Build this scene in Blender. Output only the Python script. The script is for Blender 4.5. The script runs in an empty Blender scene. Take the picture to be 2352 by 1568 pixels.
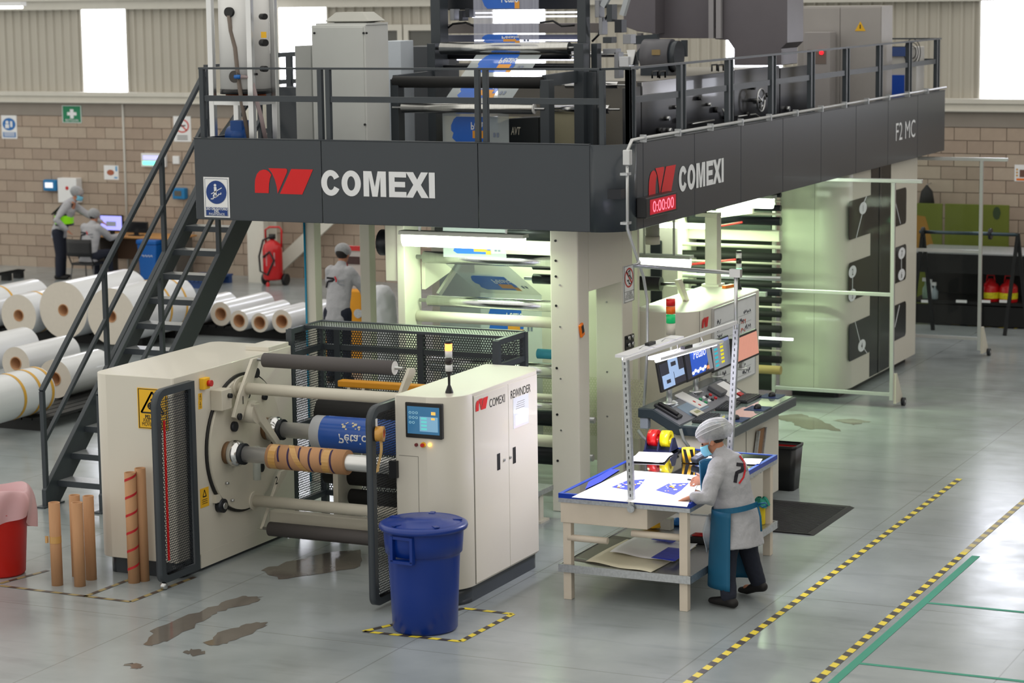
import bpy, bmesh, math, random
from mathutils import Vector as V, Matrix
random.seed(7)
R = math.radians
# ---------------------------------------------------------------- camera, world, exposure
sc = bpy.context.scene
CAM = (8.43, -17.0, 5.0)
YAW, PITCH, ROLL, FPX = R(-25.0055), R(8.42706), R(-0.75786), 5491.3
_f = V((math.sin(YAW)*math.cos(PITCH), math.cos(YAW)*math.cos(PITCH), -math.sin(PITCH)))
_r = V((math.cos(YAW), -math.sin(YAW), 0)); _u = _r.cross(_f)
_r2 = _r*math.cos(ROLL)+_u*math.sin(ROLL); _u2 = _u*math.cos(ROLL)-_r*math.sin(ROLL)
cd = bpy.data.cameras.new('camera'); cam = bpy.data.objects.new('camera', cd); sc.collection.objects.link(cam)
cam.matrix_world = Matrix(((_r2.x, _u2.x, -_f.x, CAM[0]), (_r2.y, _u2.y, -_f.y, CAM[1]), (_r2.z, _u2.z, -_f.z, CAM[2]), (0, 0, 0, 1)))
cd.sensor_width = 36; cd.lens = FPX/2352*36; cd.clip_end = 200
cd.dof.use_dof = True; cd.dof.focus_distance = 20.6; cd.dof.aperture_fstop = 2.5
sc.camera = cam
w = bpy.data.worlds.new('world'); sc.world = w; w.use_nodes = True
bg = w.node_tree.nodes['Background']; bg.inputs[0].default_value = (1.0, 0.97, 0.89, 1); bg.inputs[1].default_value = 0.72
sc.view_settings.view_transform = 'Standard'; sc.view_settings.look = 'None'; sc.view_settings.gamma = 1
sc.view_settings.use_curve_mapping = False; sc.view_settings.exposure = 0.55
sc.cycles.use_denoising = True
sc.cycles.max_bounces = 6; sc.cycles.transparent_max_bounces = 10; sc.cycles.use_adaptive_sampling = True; sc.cycles.adaptive_threshold = .02
def area(name, loc, rot, sx, sy, power, col):
    d = bpy.data.lights.new(name, 'AREA'); d.shape = 'RECTANGLE'; d.size = sx; d.size_y = sy; d.energy = power; d.color = col
    o = bpy.data.objects.new(name, d); sc.collection.objects.link(o); o.location = loc; o.rotation_euler = rot; return o
# ---------------------------------------------------------------- pixel -> place helpers (photo frame 2352x1568)
def ray(px, py): return _r2*((px-1176)/FPX) - _u2*((py-784)/FPX) + _f
def aY(px, py, Y): d = ray(px, py); t = (Y-CAM[1])/d.y; return V(CAM)+d*t
def aZ(px, py, Z=0.0): d = ray(px, py); t = (Z-CAM[2])/d.z; return V(CAM)+d*t
def aX(px, py, X): d = ray(px, py); t = (X-CAM[0])/d.x; return V(CAM)+d*t
# ---------------------------------------------------------------- materials
MATS = {}
def mat(name, col, rough=.5, metal=0.0, var=.06, scale=6.0, bump=0.0, coat=0.0, emit=None, estr=0.0, alpha=1.0, trans=0.0, ior=1.45, vec=None, spec=None):
    if name in MATS: return MATS[name]
    m = bpy.data.materials.new(name); m.use_nodes = True; nt = m.node_tree; N = nt.nodes; L = nt.links
    p = N['Principled BSDF']
    p.inputs['Roughness'].default_value = rough; p.inputs['Metallic'].default_value = metal
    p.inputs['Coat Weight'].default_value = coat; p.inputs['Alpha'].default_value = alpha
    p.inputs['Transmission Weight'].default_value = trans; p.inputs['IOR'].default_value = ior
    if spec is not None: p.inputs['Specular IOR Level'].default_value = spec
    tc = N.new('ShaderNodeTexCoord'); nz = N.new('ShaderNodeTexNoise'); nz.inputs['Scale'].default_value = scale; nz.inputs['Detail'].default_value = 4
    if vec:
        mp = N.new('ShaderNodeMapping'); mp.inputs['Scale'].default_value = vec; L.new(tc.outputs['Object'], mp.inputs[0]); L.new(mp.outputs[0], nz.inputs['Vector'])
    else: L.new(tc.outputs['Object'], nz.inputs['Vector'])
    mx = N.new('ShaderNodeMix'); mx.data_type = 'RGBA'
    mx.inputs[6].default_value = tuple(c*(1-var) for c in col)+(1,); mx.inputs[7].default_value = tuple(min(1, c*(1+var)) for c in col)+(1,)
    L.new(nz.outputs[0], mx.inputs[0]); L.new(mx.outputs[2], p.inputs['Base Color'])
    if bump:
        b = N.new('ShaderNodeBump'); b.inputs['Strength'].default_value = bump; b.inputs['Distance'].default_value = .01
        L.new(nz.outputs[0], b.inputs['Height']); L.new(b.outputs[0], p.inputs['Normal'])
    if emit: p.inputs['Emission Color'].default_value = tuple(emit)+(1,); p.inputs['Emission Strength'].default_value = estr
    MATS[name] = m; return m
def s(r, g, b):  # sRGB 0-255 -> linear
    f = lambda c: (c/255/12.92) if c <= 10 else ((c/255+.055)/1.055)**2.4
    return (f(r), f(g), f(b))
cream = mat('cream_paint', s(216, 211, 199), .38, var=.03, scale=1.5, coat=.15)
cream2 = mat('cream_paint_aged', s(205, 200, 186), .45, var=.08, scale=5)
charc = mat('charcoal_paint', s(55, 61, 68), .32, var=.05, scale=2, coat=.1)
charc2 = mat('charcoal_rail', s(58, 64, 70), .4, var=.08, scale=5)
black = mat('black_plastic', s(26, 27, 30), .4)
dark = mat('dark_steel', s(38, 41, 47), .35, metal=.3)
soot = mat('black_rubber', s(30, 30, 31), .7)
chrome = mat('chrome_steel', (.72, .72, .73), .16, metal=1, var=.06, scale=3, vec=(1, 30, 30))
steel = mat('brushed_steel', (.55, .56, .57), .35, metal=1, var=.1, vec=(40, 2, 2))
alu = mat('aluminium_profile', (.68, .69, .70), .35, metal=.9, var=.05)
galv = mat('galvanised_steel', (.52, .54, .56), .42, metal=.85, var=.35, scale=45)
rubber = mat('grey_rubber_roller', s(84, 80, 80), .65, var=.05, scale=3)
red = mat('red_print', s(214, 20, 24), .45)
redp = mat('red_paint', s(196, 18, 24), .35, coat=.3)
white = mat('white_paint', s(235, 236, 238), .45, var=.03)
lettr = mat('white_lettering', s(232, 234, 238), .5, var=.02)
blackp = mat('black_print', s(24, 24, 26), .5)
yellow = mat('yellow_sign', s(240, 186, 40), .5)
blueS = mat('blue_sign', s(28, 62, 130), .5)
greenS = mat('green_sign', s(24, 128, 88), .5)
cabgrey = mat('cabinet_grey', s(206, 208, 206), .5, var=.03)
kraft = mat('kraft_cardboard', s(188, 142, 104), .75, var=.08, scale=12, vec=(6, 6, .8))
film = mat('roll_film_white', s(228, 230, 234), .28, var=.06, scale=2.5, vec=(9, .6, 9), coat=.4)
filme = mat('roll_film_end', s(214, 206, 194), .6, var=.05, scale=20)
orange = mat('orange_plastic', s(236, 120, 30), .4)
bluep = mat('blue_bin_plastic', s(4, 46, 130), .33, var=.05, scale=4, coat=.1)
web = mat('clear_film_web', s(206, 216, 220), .2, alpha=.55, var=.04)
webb = mat('film_print_blue', s(36, 104, 206), .3, alpha=.93, var=.08, scale=9)
webo = mat('film_print_orange', s(232, 160, 60), .3, var=.1)
webw = mat('film_print_white', s(236, 238, 240), .3, var=.03)
skin = mat('skin', s(186, 128, 100), .55, var=.06, scale=14)
cloth = mat('grey_sweatshirt', s(172, 172, 177), .9, var=.1, scale=60, bump=.3)
navy = mat('navy_trousers', s(34, 38, 52), .9, var=.15, scale=40, bump=.3)
capm = mat('hair_net_white', s(186, 188, 192), .7, var=.3, scale=55, alpha=.62)
hair = mat('dark_hair', s(30, 24, 22), .6)
maskm = mat('face_mask_blue', s(126, 196, 224), .8)
lampg = mat('fluorescent_diffuser', (.9, 1, .85), .3, emit=(.86, 1, .80), estr=5.5)
led = mat('led_tube_violet', (.9, .85, 1), .3, emit=(.86, .80, 1), estr=22)
def acrylic():
    m = bpy.data.materials.new('clear_acrylic'); m.use_nodes = True; N = m.node_tree.nodes; L = m.node_tree.links; N.remove(N['Principled BSDF'])
    t = N.new('ShaderNodeBsdfTransparent'); t.inputs[0].default_value = (.95, .975, .965, 1); g = N.new('ShaderNodeBsdfGlossy'); g.inputs['Roughness'].default_value = .04
    nz = N.new('ShaderNodeTexNoise'); nz.inputs['Scale'].default_value = 3; mr = N.new('ShaderNodeMapRange'); mr.inputs[3].default_value = .03; mr.inputs[4].default_value = .08; L.new(nz.outputs[0], mr.inputs[0]); L.new(mr.outputs[0], g.inputs['Roughness'])
    f = N.new('ShaderNodeFresnel'); f.inputs[0].default_value = 1.22; x = N.new('ShaderNodeMixShader'); L.new(f.outputs[0], x.inputs[0]); L.new(t.outputs[0], x.inputs[1]); L.new(g.outputs[0], x.inputs[2]); L.new(x.outputs[0], N['Material Output'].inputs[0]); return m
glassm = acrylic()
# ---------------------------------------------------------------- mesh builder
ORG = {}
class MB:
    def __init__(s_): s_.v = []; s_.f = []; s_.sm = []; s_.mi = []; s_.m = 0
    def face(s_, idx, smooth=False): s_.f.append(tuple(idx)); s_.sm.append(smooth); s_.mi.append(s_.m)
    def poly(s_, pts, smooth=False):
        b = len(s_.v); s_.v += [tuple(p) for p in pts]; s_.face(range(b, b+len(pts)), smooth); return s_
    def box(s_, x0, x1, y0, y1, z0, z1):
        if x0 > x1: x0, x1 = x1, x0
        if y0 > y1: y0, y1 = y1, y0
        if z0 > z1: z0, z1 = z1, z0
        b = len(s_.v); s_.v += [(x, y, z) for z in (z0, z1) for y in (y0, y1) for x in (x0, x1)]
        for q in ((0, 2, 3, 1), (4, 5, 7, 6), (0, 1, 5, 4), (2, 6, 7, 3), (0, 4, 6, 2), (1, 3, 7, 5)): s_.face([b+i for i in q])
        return s_
    def obox(s_, c, ax, ay, az):  # centre, three half-axis vectors
        c = V(c); ax = V(ax); ay = V(ay); az = V(az)
        if ax.cross(ay).dot(az) < 0: ax = -ax
        b = len(s_.v); s_.v += [tuple(c+ax*i+ay*j+az*k) for k in (-1, 1) for j in (-1, 1) for i in (-1, 1)]
        for q in ((0, 2, 3, 1), (4, 5, 7, 6), (0, 1, 5, 4), (2, 6, 7, 3), (0, 4, 6, 2), (1, 3, 7, 5)): s_.face([b+i for i in q])
        return s_
    def bar(s_, p, q, w, h=None, up=(0, 0, 1)):
        p = V(p); q = V(q); h = w if h is None else h; d = (q-p); a = d.normalized(); u = V(up)
        if abs(a.dot(u)) > .98: u = V((0, 1, 0))
        sx = a.cross(u).normalized(); u = sx.cross(a)
        return s_.obox((p+q)/2, d/2, sx*w/2, u*h/2)
    def ring(s_, c, a, b2, n): return [tuple(V(c)+V(a)*math.cos(2*math.pi*i/n)+V(b2)*math.sin(2*math.pi*i/n)) for i in range(n)]
    def cyl(s_, p, q, r, n=18, r2=None, caps=True, hole=0.0):
        p = V(p); q = V(q); d = (q-p).normalized(); r2 = r if r2 is None else r2
        u = V((0, 0, 1)) if abs(d.z) < .9 else V((1, 0, 0)); a = d.cross(u).normalized(); e = d.cross(a)
        b = len(s_.v); s_.v += s_.ring(p, a*r, e*r, n)+s_.ring(q, a*r2, e*r2, n)
        for i in range(n): j = (i+1) % n; s_.face((b+i, b+n+i, b+n+j, b+j), True)
        if hole:
            h = len(s_.v); s_.v += s_.ring(p, a*hole, e*hole, n)+s_.ring(q, a*hole, e*hole, n)
            for i in range(n):
                j = (i+1) % n; s_.face((h+i, h+j, h+n+j, h+n+i), True); s_.face((b+i, b+j, h+j, h+i)); s_.face((b+n+i, h+n+i, h+n+j, b+n+j))
        elif caps: s_.face([b+i for i in range(n)]); s_.face([b+n+i for i in range(n-1, -1, -1)])
        return s_
    def tube(s_, path, r, n=8, closed=False):
        P = [V(p) for p in path]; rs = []; u = None
        for i, p in enumerate(P):
            d = (P[min(i+1, len(P)-1)]-P[max(i-1, 0)]).normalized()
            if u is None: u = d.orthogonal().normalized()
            u = (u-d*u.dot(d)).normalized(); e = d.cross(u); rr = r[i] if isinstance(r, (list, tuple)) else r
            b = len(s_.v); s_.v += s_.ring(p, u*rr, e*rr, n); rs.append(b)
        for a, b in zip(rs, rs[1:]):
            for i in range(n): j = (i+1) % n; s_.face((a+i, a+j, b+j, b+i), True)
        s_.face([rs[0]+i for i in range(n-1, -1, -1)]); s_.face([rs[-1]+i for i in range(n)])
        return s_
    def prism(s_, pts, ax, a, b, smooth=False):
        def P(p, t): return {'x': (t, p[0], p[1]), 'y': (p[0], t, p[1]), 'z': (p[0], p[1], t)}[ax]
        A = sum(p[0]*q[1]-q[0]*p[1] for p, q in zip(pts, pts[1:]+pts[:1]))
        if (A < 0) != (ax == 'y'): pts = pts[::-1]
        if a > b: a, b = b, a
        n = len(pts); k = len(s_.v); s_.v += [P(p, a) for p in pts]+[P(p, b) for p in pts]
        s_.face([k+i for i in range(n-1, -1, -1)]); s_.face([k+n+i for i in range(n)])
        for i in range(n):
            j = (i+1) % n; l = math.hypot(pts[j][0]-pts[i][0], pts[j][1]-pts[i][1])
            s_.face((k+i, k+j, k+n+j, k+n+i), smooth and l < .12)
        return s_
    def lathe(s_, prof, c, n=32, ax='z', smooth=True):
        k = len(s_.v); c = V(c)
        for r, t in prof:
            for i in range(n):
                a = 2*math.pi*i/n; x, y = r*math.cos(a), r*math.sin(a)
                s_.v.append(tuple(c+V({'z': (x, y, t), 'x': (t, x, y), 'y': (y, t, x)}[ax])))
        for q in range(len(prof)-1):
            for i in range(n): j = (i+1) % n; s_.face((k+q*n+i, k+q*n+j, k+q*n+n+j, k+q*n+n+i), smooth)
        return s_
    def text(s_, t, size, o, u, v, depth=.003, bold=0.0, align='LEFT', wid=None, shear=0.0):
        bold = 0.0 if set(t) & set('MNWmnw') else bold
        cu = bpy.data.curves.new('t', 'FONT'); cu.body = t; cu.size = 1; cu.align_x = align; cu.offset = bold; cu.resolution_u = 4; cu.shear = shear
        ob = bpy.data.objects.new('t', cu); sc.collection.objects.link(ob)
        bpy.context.view_layer.update(); me = bpy.data.meshes.new_from_object(ob.evaluated_get(bpy.context.evaluated_depsgraph_get()))
        o = V(o); u = V(u).normalized(); v = V(v).normalized(); nn = u.cross(v)
        xs = [q.co.x for q in me.vertices]; kx = size
        if wid and xs: kx = wid/(max(xs)-min(xs)); o = o-u*kx*(min(xs) if align == 'LEFT' else 0)
        k = len(s_.v)
        for q in me.vertices: s_.v.append(tuple(o+u*q.co.x*kx+v*q.co.y*size+nn*depth))
        for pl in me.polygons: s_.face([k+i for i in pl.vertices])
        bpy.data.objects.remove(ob); bpy.data.curves.remove(cu); bpy.data.meshes.remove(me); return s_
    def grid(s_, fn, nu, nv, smooth=True):
        k = len(s_.v); s_.v += [tuple(fn(i/nu, j/nv)) for j in range(nv+1) for i in range(nu+1)]
        for j in range(nv):
            for i in range(nu): q = k+j*(nu+1)+i; s_.face((q, q+1, q+nu+2, q+nu+1), smooth)
        return s_
    def build(s_, name, m, parent=None, bev=0.0, solid=0.0, label=None):
        me = bpy.data.meshes.new(name)
        if parent is not None: o0 = ORG[parent.name]
        else:
            xs = [p[0] for p in s_.v]; ys = [p[1] for p in s_.v]; zs = [p[2] for p in s_.v]; o0 = V(((min(xs)+max(xs))/2, (min(ys)+max(ys))/2, min(zs)))
        me.from_pydata([(p[0]-o0.x, p[1]-o0.y, p[2]-o0.z) for p in s_.v], [], s_.f)
        me.polygons.foreach_set('use_smooth', s_.sm)
        for mm in (m if isinstance(m, (list, tuple)) else [m]): me.materials.append(mm)
        if max(s_.mi or [0]): me.polygons.foreach_set('material_index', s_.mi)
        me.update(); o = bpy.data.objects.new(name, me); sc.collection.objects.link(o)
        if parent is None: o.location = o0
        else: o.parent = parent
        ORG[o.name] = o0
        if bev: b = o.modifiers.new('bevel', 'BEVEL'); b.width = bev; b.segments = 2; b.limit_method = 'ANGLE'; b.angle_limit = R(50)
        if solid: b = o.modifiers.new('solid', 'SOLIDIFY'); b.thickness = solid
        if label: o['label'] = label
        return o
def tag(o, label, cat, group=None, kind=None):
    if label: o['label'] = label
    if cat: o['category'] = cat
    if group: o['group'] = group
    if kind: o['kind'] = kind
    return o
def thing(name, loc, label, cat, group=None):
    o = bpy.data.objects.new(name, None); sc.collection.objects.link(o); o.location = loc; o.empty_display_size = .1
    ORG[o.name] = V(loc); return tag(o, label, cat, group)
def struct(o): o['kind'] = 'structure'; return o
def clone(o, loc=None, rotz=None, parent=None):
    c = o.copy(); sc.collection.objects.link(c); c.parent = parent
    if loc is not None: c.location = loc
    if rotz is not None: c.rotation_euler = (0, 0, rotz)
    for ch in o.children: clone(ch, parent=c)
    return c
def arc(cx, cy, r, a0, a1, n=8): return [(cx+r*math.cos(R(a0+(a1-a0)*i/n)), cy+r*math.sin(R(a0+(a1-a0)*i/n))) for i in range(n+1)]
def rrect(x0, x1, y0, y1, r):  # r: bl, br, tr, tl radii
    if not isinstance(r, (list, tuple)): r = [r]*4
    p = []
    for (cx, cy, rr, a) in ((x0+r[0], y0+r[0], r[0], 180), (x1-r[1], y0+r[1], r[1], 270), (x1-r[2], y1-r[2], r[2], 0), (x0+r[3], y1-r[3], r[3], 90)):
        p += arc(cx, cy, rr, a, a+90, 8) if rr else [(cx, cy)]
    return p
def perf(mb, o, u, v, W, H, pitch=.026, hole=.0098):  # perforated sheet: hexagonal cells, each with a hexagonal hole
    o = V(o); u = V(u).normalized(); v = V(v).normalized(); rc = pitch/math.sqrt(3); dy = rc*1.5; j = 0; y = rc
    while y < H-rc*.6:
        x = pitch/2+(pitch/2 if j % 2 else 0)
        while x < W-pitch*.4:
            k = len(mb.v)
            for rr in (rc, hole):
                for i in range(6): a = math.pi/6+i*math.pi/3; mb.v.append(tuple(o+u*(x+rr*math.cos(a))+v*(y+rr*math.sin(a))))
            for i in range(6): q = (i+1) % 6; mb.face((k+i, k+q, k+6+q, k+6+i))
            x += pitch
        y += dy; j += 1
    return mb
def frame_loop(mb, pts, w, d, n):  # closed bar frame along 3-D points
    for p, q in zip(pts, pts[1:]+pts[:1]): mb.bar(p, q, w, d, n)
    return mb
# ================================================================ hall: floor, back wall, windows
YW = 19.2
def floor_material():
    m = bpy.data.materials.new('epoxy_floor'); m.use_nodes = True; nt = m.node_tree; N = nt.nodes; L = nt.links; p = N['Principled BSDF']
    tc = N.new('ShaderNodeTexCoord'); g = N.new('ShaderNodeNewGeometry')
    def noise(sc_, det, vec=None):
        n = N.new('ShaderNodeTexNoise'); n.inputs['Scale'].default_value = sc_; n.inputs['Detail'].default_value = det
        if vec: mp = N.new('ShaderNodeMapping'); mp.inputs['Scale'].default_value = vec; L.new(g.outputs['Position'], mp.inputs[0]); L.new(mp.outputs[0], n.inputs['Vector'])
        else: L.new(g.outputs['Position'], n.inputs['Vector'])
        return n
    def ramp(src, stops):
        r = N.new('ShaderNodeValToRGB'); L.new(src, r.inputs[0]); e = r.color_ramp.elements
        e[0].position, e[0].color = stops[0][0], stops[0][1]+(1,); e[1].position, e[1].color = stops[-1][0], stops[-1][1]+(1,)
        return r
    base = ramp(noise(.8, 6).outputs[0], [(.3, s(134, 141, 143)), (.7, s(162, 169, 171))])
    scuff = ramp(noise(2.2, 8, (.5, 2.5, 1)).outputs[0], [(.55, (1, 1, 1)), (.75, (.82, .82, .83))])
    mul = N.new('ShaderNodeMix'); mul.data_type = 'RGBA'; mul.blend_type = 'MULTIPLY'; mul.inputs[0].default_value = 1
    L.new(base.outputs[0], mul.inputs[6]); L.new(scuff.outputs[0], mul.inputs[7])
    br = N.new('ShaderNodeTexBrick'); br.offset = 0; mp = N.new('ShaderNodeMapping'); mp.inputs['Location'].default_value = (2.1, 1.25, 0); L.new(g.outputs['Position'], mp.inputs[0]); L.new(mp.outputs[0], br.inputs[0])
    br.inputs['Scale'].default_value = 1; br.inputs['Brick Width'].default_value = 2.2; br.inputs['Row Height'].default_value = 2.6; br.inputs['Mortar Size'].default_value = .006; br.inputs['Mortar Smooth'].default_value = 0
    br.inputs['Color1'].default_value = br.inputs['Color2'].default_value = (1, 1, 1, 1); br.inputs['Mortar'].default_value = (.62, .6, .58, 1)
    m2 = N.new('ShaderNodeMix'); m2.data_type = 'RGBA'; m2.blend_type = 'MULTIPLY'; m2.inputs[0].default_value = .8
    L.new(mul.outputs[2], m2.inputs[6]); L.new(br.outputs[0], m2.inputs[7]); L.new(m2.outputs[2], p.inputs['Base Color'])
    rr = N.new('ShaderNodeMapRange'); L.new(noise(3, 6).outputs[0], rr.inputs[0]); rr.inputs[3].default_value = .12; rr.inputs[4].default_value = .30
    L.new(rr.outputs[0], p.inputs['Roughness']); p.inputs['Specular IOR Level'].default_value = .55
    b = N.new('ShaderNodeBump'); b.inputs['Strength'].default_value = .04; b.inputs['Distance'].default_value = .02; L.new(noise(5, 3).outputs[0], b.inputs['Height']); L.new(b.outputs[0], p.inputs['Normal'])
    return m
struct(MB().box(-30, 14, -22, YW+.3, -.2, 0).build('floor', floor_material()))
# back wall: one structure, with blocks as parts
mortar = mat('block_mortar', s(140, 126, 113), .9, var=.1, scale=8)
blockm = [mat('concrete_block_%d' % i, c, .92, var=.09, scale=9, bump=.4) for i, c in enumerate((s(172, 155, 140), s(165, 148, 134), s(177, 162, 147)))]
wallp = mat('upper_wall_cream', s(206, 203, 194), .6)
wall = struct(MB().box(-30, 14, YW+.02, YW+.3, 0, 2.79).build('wall_back', mortar))
MB().box(-30, 14, YW-.02, YW+.3, 2.79, 3.02).build('concrete_beam', mat('concrete_grey', s(146, 138, 130), .85, var=.08, scale=4), wall)
MB().box(-30, 14, YW-.06, YW+.3, 3.02, 3.225).box(-30, 14, YW-.12, YW-.06, 3.03, 3.06).box(-30, 14, YW-.10, YW-.06, 3.15, 3.225).build('sill_channel', wallp, wall, bev=.005)
MB().box(-30, 14, YW-.12, YW+.3, 4.70, 4.93).box(-30, 14, YW-.2, YW-.12, 4.86, 4.93).build('eave_beam', wallp, wall)
MB().box(-30, 14, YW+.1, YW+.3, 4.93, 9.0).build('upper_cladding', mat('upper_cladding', s(196, 193, 184), .7), wall)
BW, BH = .405, .2
bme = []
for i in range(3):
    o = MB().box(-BW/2+.005, BW/2-.005, -.012, .03, .005, BH-.005).build('tmp', blockm[i]); bme.append(o.data); bpy.data.objects.remove(o)
rest = MB(); nb = 0; near = []
for row in range(14):
    for c in range(-75, 35):
        x = c*BW+(BW/2 if row % 2 else 0)+.1; z = 2.79-(row+1)*BH
        if z < -.05 or x < -30 or x > 13.5: continue
        vis = (-19.2 < x < -14.2) or (-14.2 <= x < -12.9 and z < 1.4) or (-1.55 < x < .45 and z > .9)
        near.append((0 if vis else 1, x, z))
near.sort(key=lambda q: q[0])
for k, (vis, x, z) in enumerate(near):
    if vis == 0 and nb < 300:
        o = bpy.data.objects.new('concrete_block', bme[random.randrange(3)]); sc.collection.objects.link(o); o.parent = wall
        o0 = ORG[wall.name]; o.location = (x-o0.x, YW+random.uniform(-.004, .002)-o0.y, z-o0.z); nb += 1
    else: rest.box(x-BW/2+.005, x+BW/2-.005, YW-.01, YW+.03, z+.005, z+BH-.005)
o = rest.build('block_courses', blockm[0], wall); o['kind'] = 'stuff'
struct(MB().box(14, 14.3, -22, YW+.3, 0, 7.0).build('wall_right', mat('side_wall', s(150, 142, 132), .8)))
# corrugated cladding between the translucent window panels
corr = mat('corrugated_sheet', s(186, 181, 170), .5, var=.04, scale=2)
wins = [-25.17, -21.07, -16.97, -12.86, -8.75, -4.65, -.55, 3.55, 7.65]; WW = .97
def corrugate(xa, xb, z0, z1):
    mb = MB(); x = xa; P = []
    while x < xb-.01:
        for dx, dy in ((0, 0), (.10, 0), (.125, -.035), (.155, -.035)):
            if x+dx <= xb: P.append((x+dx, YW+.08+dy))
        x += .18
    P.append((xb, YW+.08)); k = 0
    for (a, b) in zip(P, P[1:]): mb.poly([(a[0], a[1], z0), (b[0], b[1], z0), (b[0], b[1], z1), (a[0], a[1], z1)])
    return mb.build('corrugated_panel', corr, wall)
xs = [-30]
for x in wins: xs += [x, x+WW]
xs.append(14)
for a, b in zip(xs[0::2], xs[1::2]): corrugate(a, b, 3.225, 4.70)
winm = mat('translucent_window', (.95, .97, 1), .4, emit=(.92, .94, 1.06), estr=5.0, var=.01)
for i, x in enumerate(wins):
    w_ = struct(MB().box(x, x+WW, YW+.05, YW+.07, 3.235, 4.70).build('window_%d' % (i+1), winm))
    fr = MB()
    for q in (x-.015, x+WW-.015): fr.box(q, q+.03, YW+.02, YW+.08, 3.226, 4.70)
    fr.build('window_frame', wallp, w_)
# small internal windows in the wall behind the platform
for (a, b) in ((884, 912), (938, 992)):
    p = aY(a, 112, YW-.05); q = aY(b, 70, YW-.05)
    o = struct(MB().box(p.x, q.x, YW-.01, YW+.02, p.z, q.z).build('window_%d' % (10+(a > 900)), mat('dark_pane', s(88, 88, 84), .15)))
    f_ = MB()
    for (x0, x1, z0, z1) in ((p.x-.09, p.x, p.z-.05, q.z+.1), (q.x, q.x+.09, p.z-.05, q.z+.1), (p.x, q.x, q.z, q.z+.1), (p.x, q.x, p.z-.05, p.z)): f_.box(x0, x1, YW-.05, YW+.03, z0, z1)
    f_.build('window_frame', wallp, o)
# vertical light conduit on the wall, steel column and brace
a = aY(281, 236, YW); MB().cyl((-16.1, YW-.03, .02), (-16.1, YW-.03, 3.2), .022, 10).build('conduit_pipe', mat('conduit_grey', s(196, 194, 188), .5))
tag(bpy.data.objects['conduit_pipe'], 'thin grey conduit pipe running down the block wall left of stairs', 'pipe')
colm = mat('column_offwhite', s(216, 214, 204), .6)
struct(MB().box(-13.08, -12.75, 18.35, 18.4, 0, 4.7).box(-13.08, -12.75, 18.75, 18.8, 0, 4.7).box(-12.93, -12.89, 18.4, 18.75, 0, 4.7).build('trim_1', colm))
p = aY(628, 622, 18.9); q = aY(850, 415, 18.9)
struct(MB().bar(p, q, .06, .24).build('trim_2', colm))
# ceiling tube fitting above the far left
ct = thing('ceiling_light', (-19.0, 17.2, 4.55), 'white ceiling tube light at the far upper left under the eave', 'ceiling light')
p = aY(-40, 12, 17.2); q = aY(54, 8, 17.2)
MB().box(p.x, q.x, 17.12, 17.28, p.z-.02, p.z+.05).build('housing', white, ct); MB().cyl((p.x+.03, 17.2, p.z-.04), (q.x-.03, 17.2, p.z-.04), .025, 10).build('tube_lamp', mat('tube_white', (1, 1, 1), .4, emit=(1, 1, .97), estr=4), ct)
# ---------------------------------------------------------------- floor markings
ty = mat('tape_yellow', s(226, 204, 60), .5, var=.1, scale=14); tk = mat('tape_black', s(62, 56, 56), .5, var=.15, scale=14); tyf = mat('tape_yellow_worn', s(206, 190, 130), .5, var=.2, scale=8); tkf = mat('tape_black_worn', s(142, 138, 136), .5, var=.2, scale=8)
tyb = mat('tape_tan_dirty', s(150, 134, 92), .5, var=.25, scale=9); tkb = mat('tape_dark_dirty', s(78, 66, 58), .5, var=.25, scale=9)
tg = mat('tape_green', s(44, 142, 118), .5, var=.1, scale=6)
def hazard(path, wdt, label, pitch=.1, mats=(ty, tk), closed=False):
    mb = MB(); t0 = 0
    for p, q in zip(path, path[1:]):
        p = V(p+(0,)) if len(p) == 2 else V(p); q = V(q+(0,)) if len(q) == 2 else V(q); d = (q-p); l = d.length; d.normalize(); nn = V((-d.y, d.x, 0))*wdt/2; n = max(1, round(l/pitch))
        for i in range(n):
            a = p+d*l*i/n; b = p+d*l*(i+1)/n; sk = d*wdt*.45; s0 = sk if i else d*0; s1 = sk if i < n-1 else d*0
            mb.m = i % 2; z = V((0, 0, .003)); mb.poly([a-nn+z, b-nn+z, b+nn+z+s1, a+nn+z+s0])
    return tag(mb.build('floor_tape', list(mats)), label, 'floor tape')
hazard([(2.465, -2.6), (2.465, 6.5)], .06, 'yellow and black hazard tape line nearest the worker, along the aisle', .105)
hazard([(3.31, -2.2), (3.31, 3.4)], .06, 'yellow and black hazard tape line beside the green floor line', .105)
hazard([(3.31, 3.4), (3.31, 7.5)], .06, 'faded worn stretch of hazard tape at far right of the aisle', .105, (tyf, tkf))
tag(MB().box(3.40, 3.47, -2.2, 3.3, .001, .003).build('floor_line', tg), 'straight green floor line beside the right hazard tape', 'floor line')
for k, yy in enumerate((1.55, -.35)):
    tag(MB().box(3.47, 5.4, yy, yy+.045, .001, .003).build('floor_line', tg), ('green cross line branching right from the green line, the farther one', 'green cross line at the bottom right edge, the nearer one')[k], 'floor line')
q = [aZ(835, 1450), aZ(1065, 1397), aZ(1178, 1410), aZ(1058, 1473)]
hazard([q[0], q[1], q[2], q[3], q[0]], .05, 'yellow and black tape square around the blue bin', .085)
hazard([aZ(0, 1345), aZ(300, 1382), aZ(448, 1325)], .045, 'hazard tape corner on floor in front of the brown cores', .09, (tyb, tkb))
hazard([aZ(195, 1370), aZ(300, 1330)], .045, 'short hazard tape strip beneath the red striped core', .09, (tyb, tkb))
hazard([aZ(0, 1340), aZ(110, 1310)], .045, 'short hazard tape strip by the red bin', .09, (tyb, tkb))
wet = mat('wet_floor_stain', s(104, 98, 92), .1, var=.15, scale=5)
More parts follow.
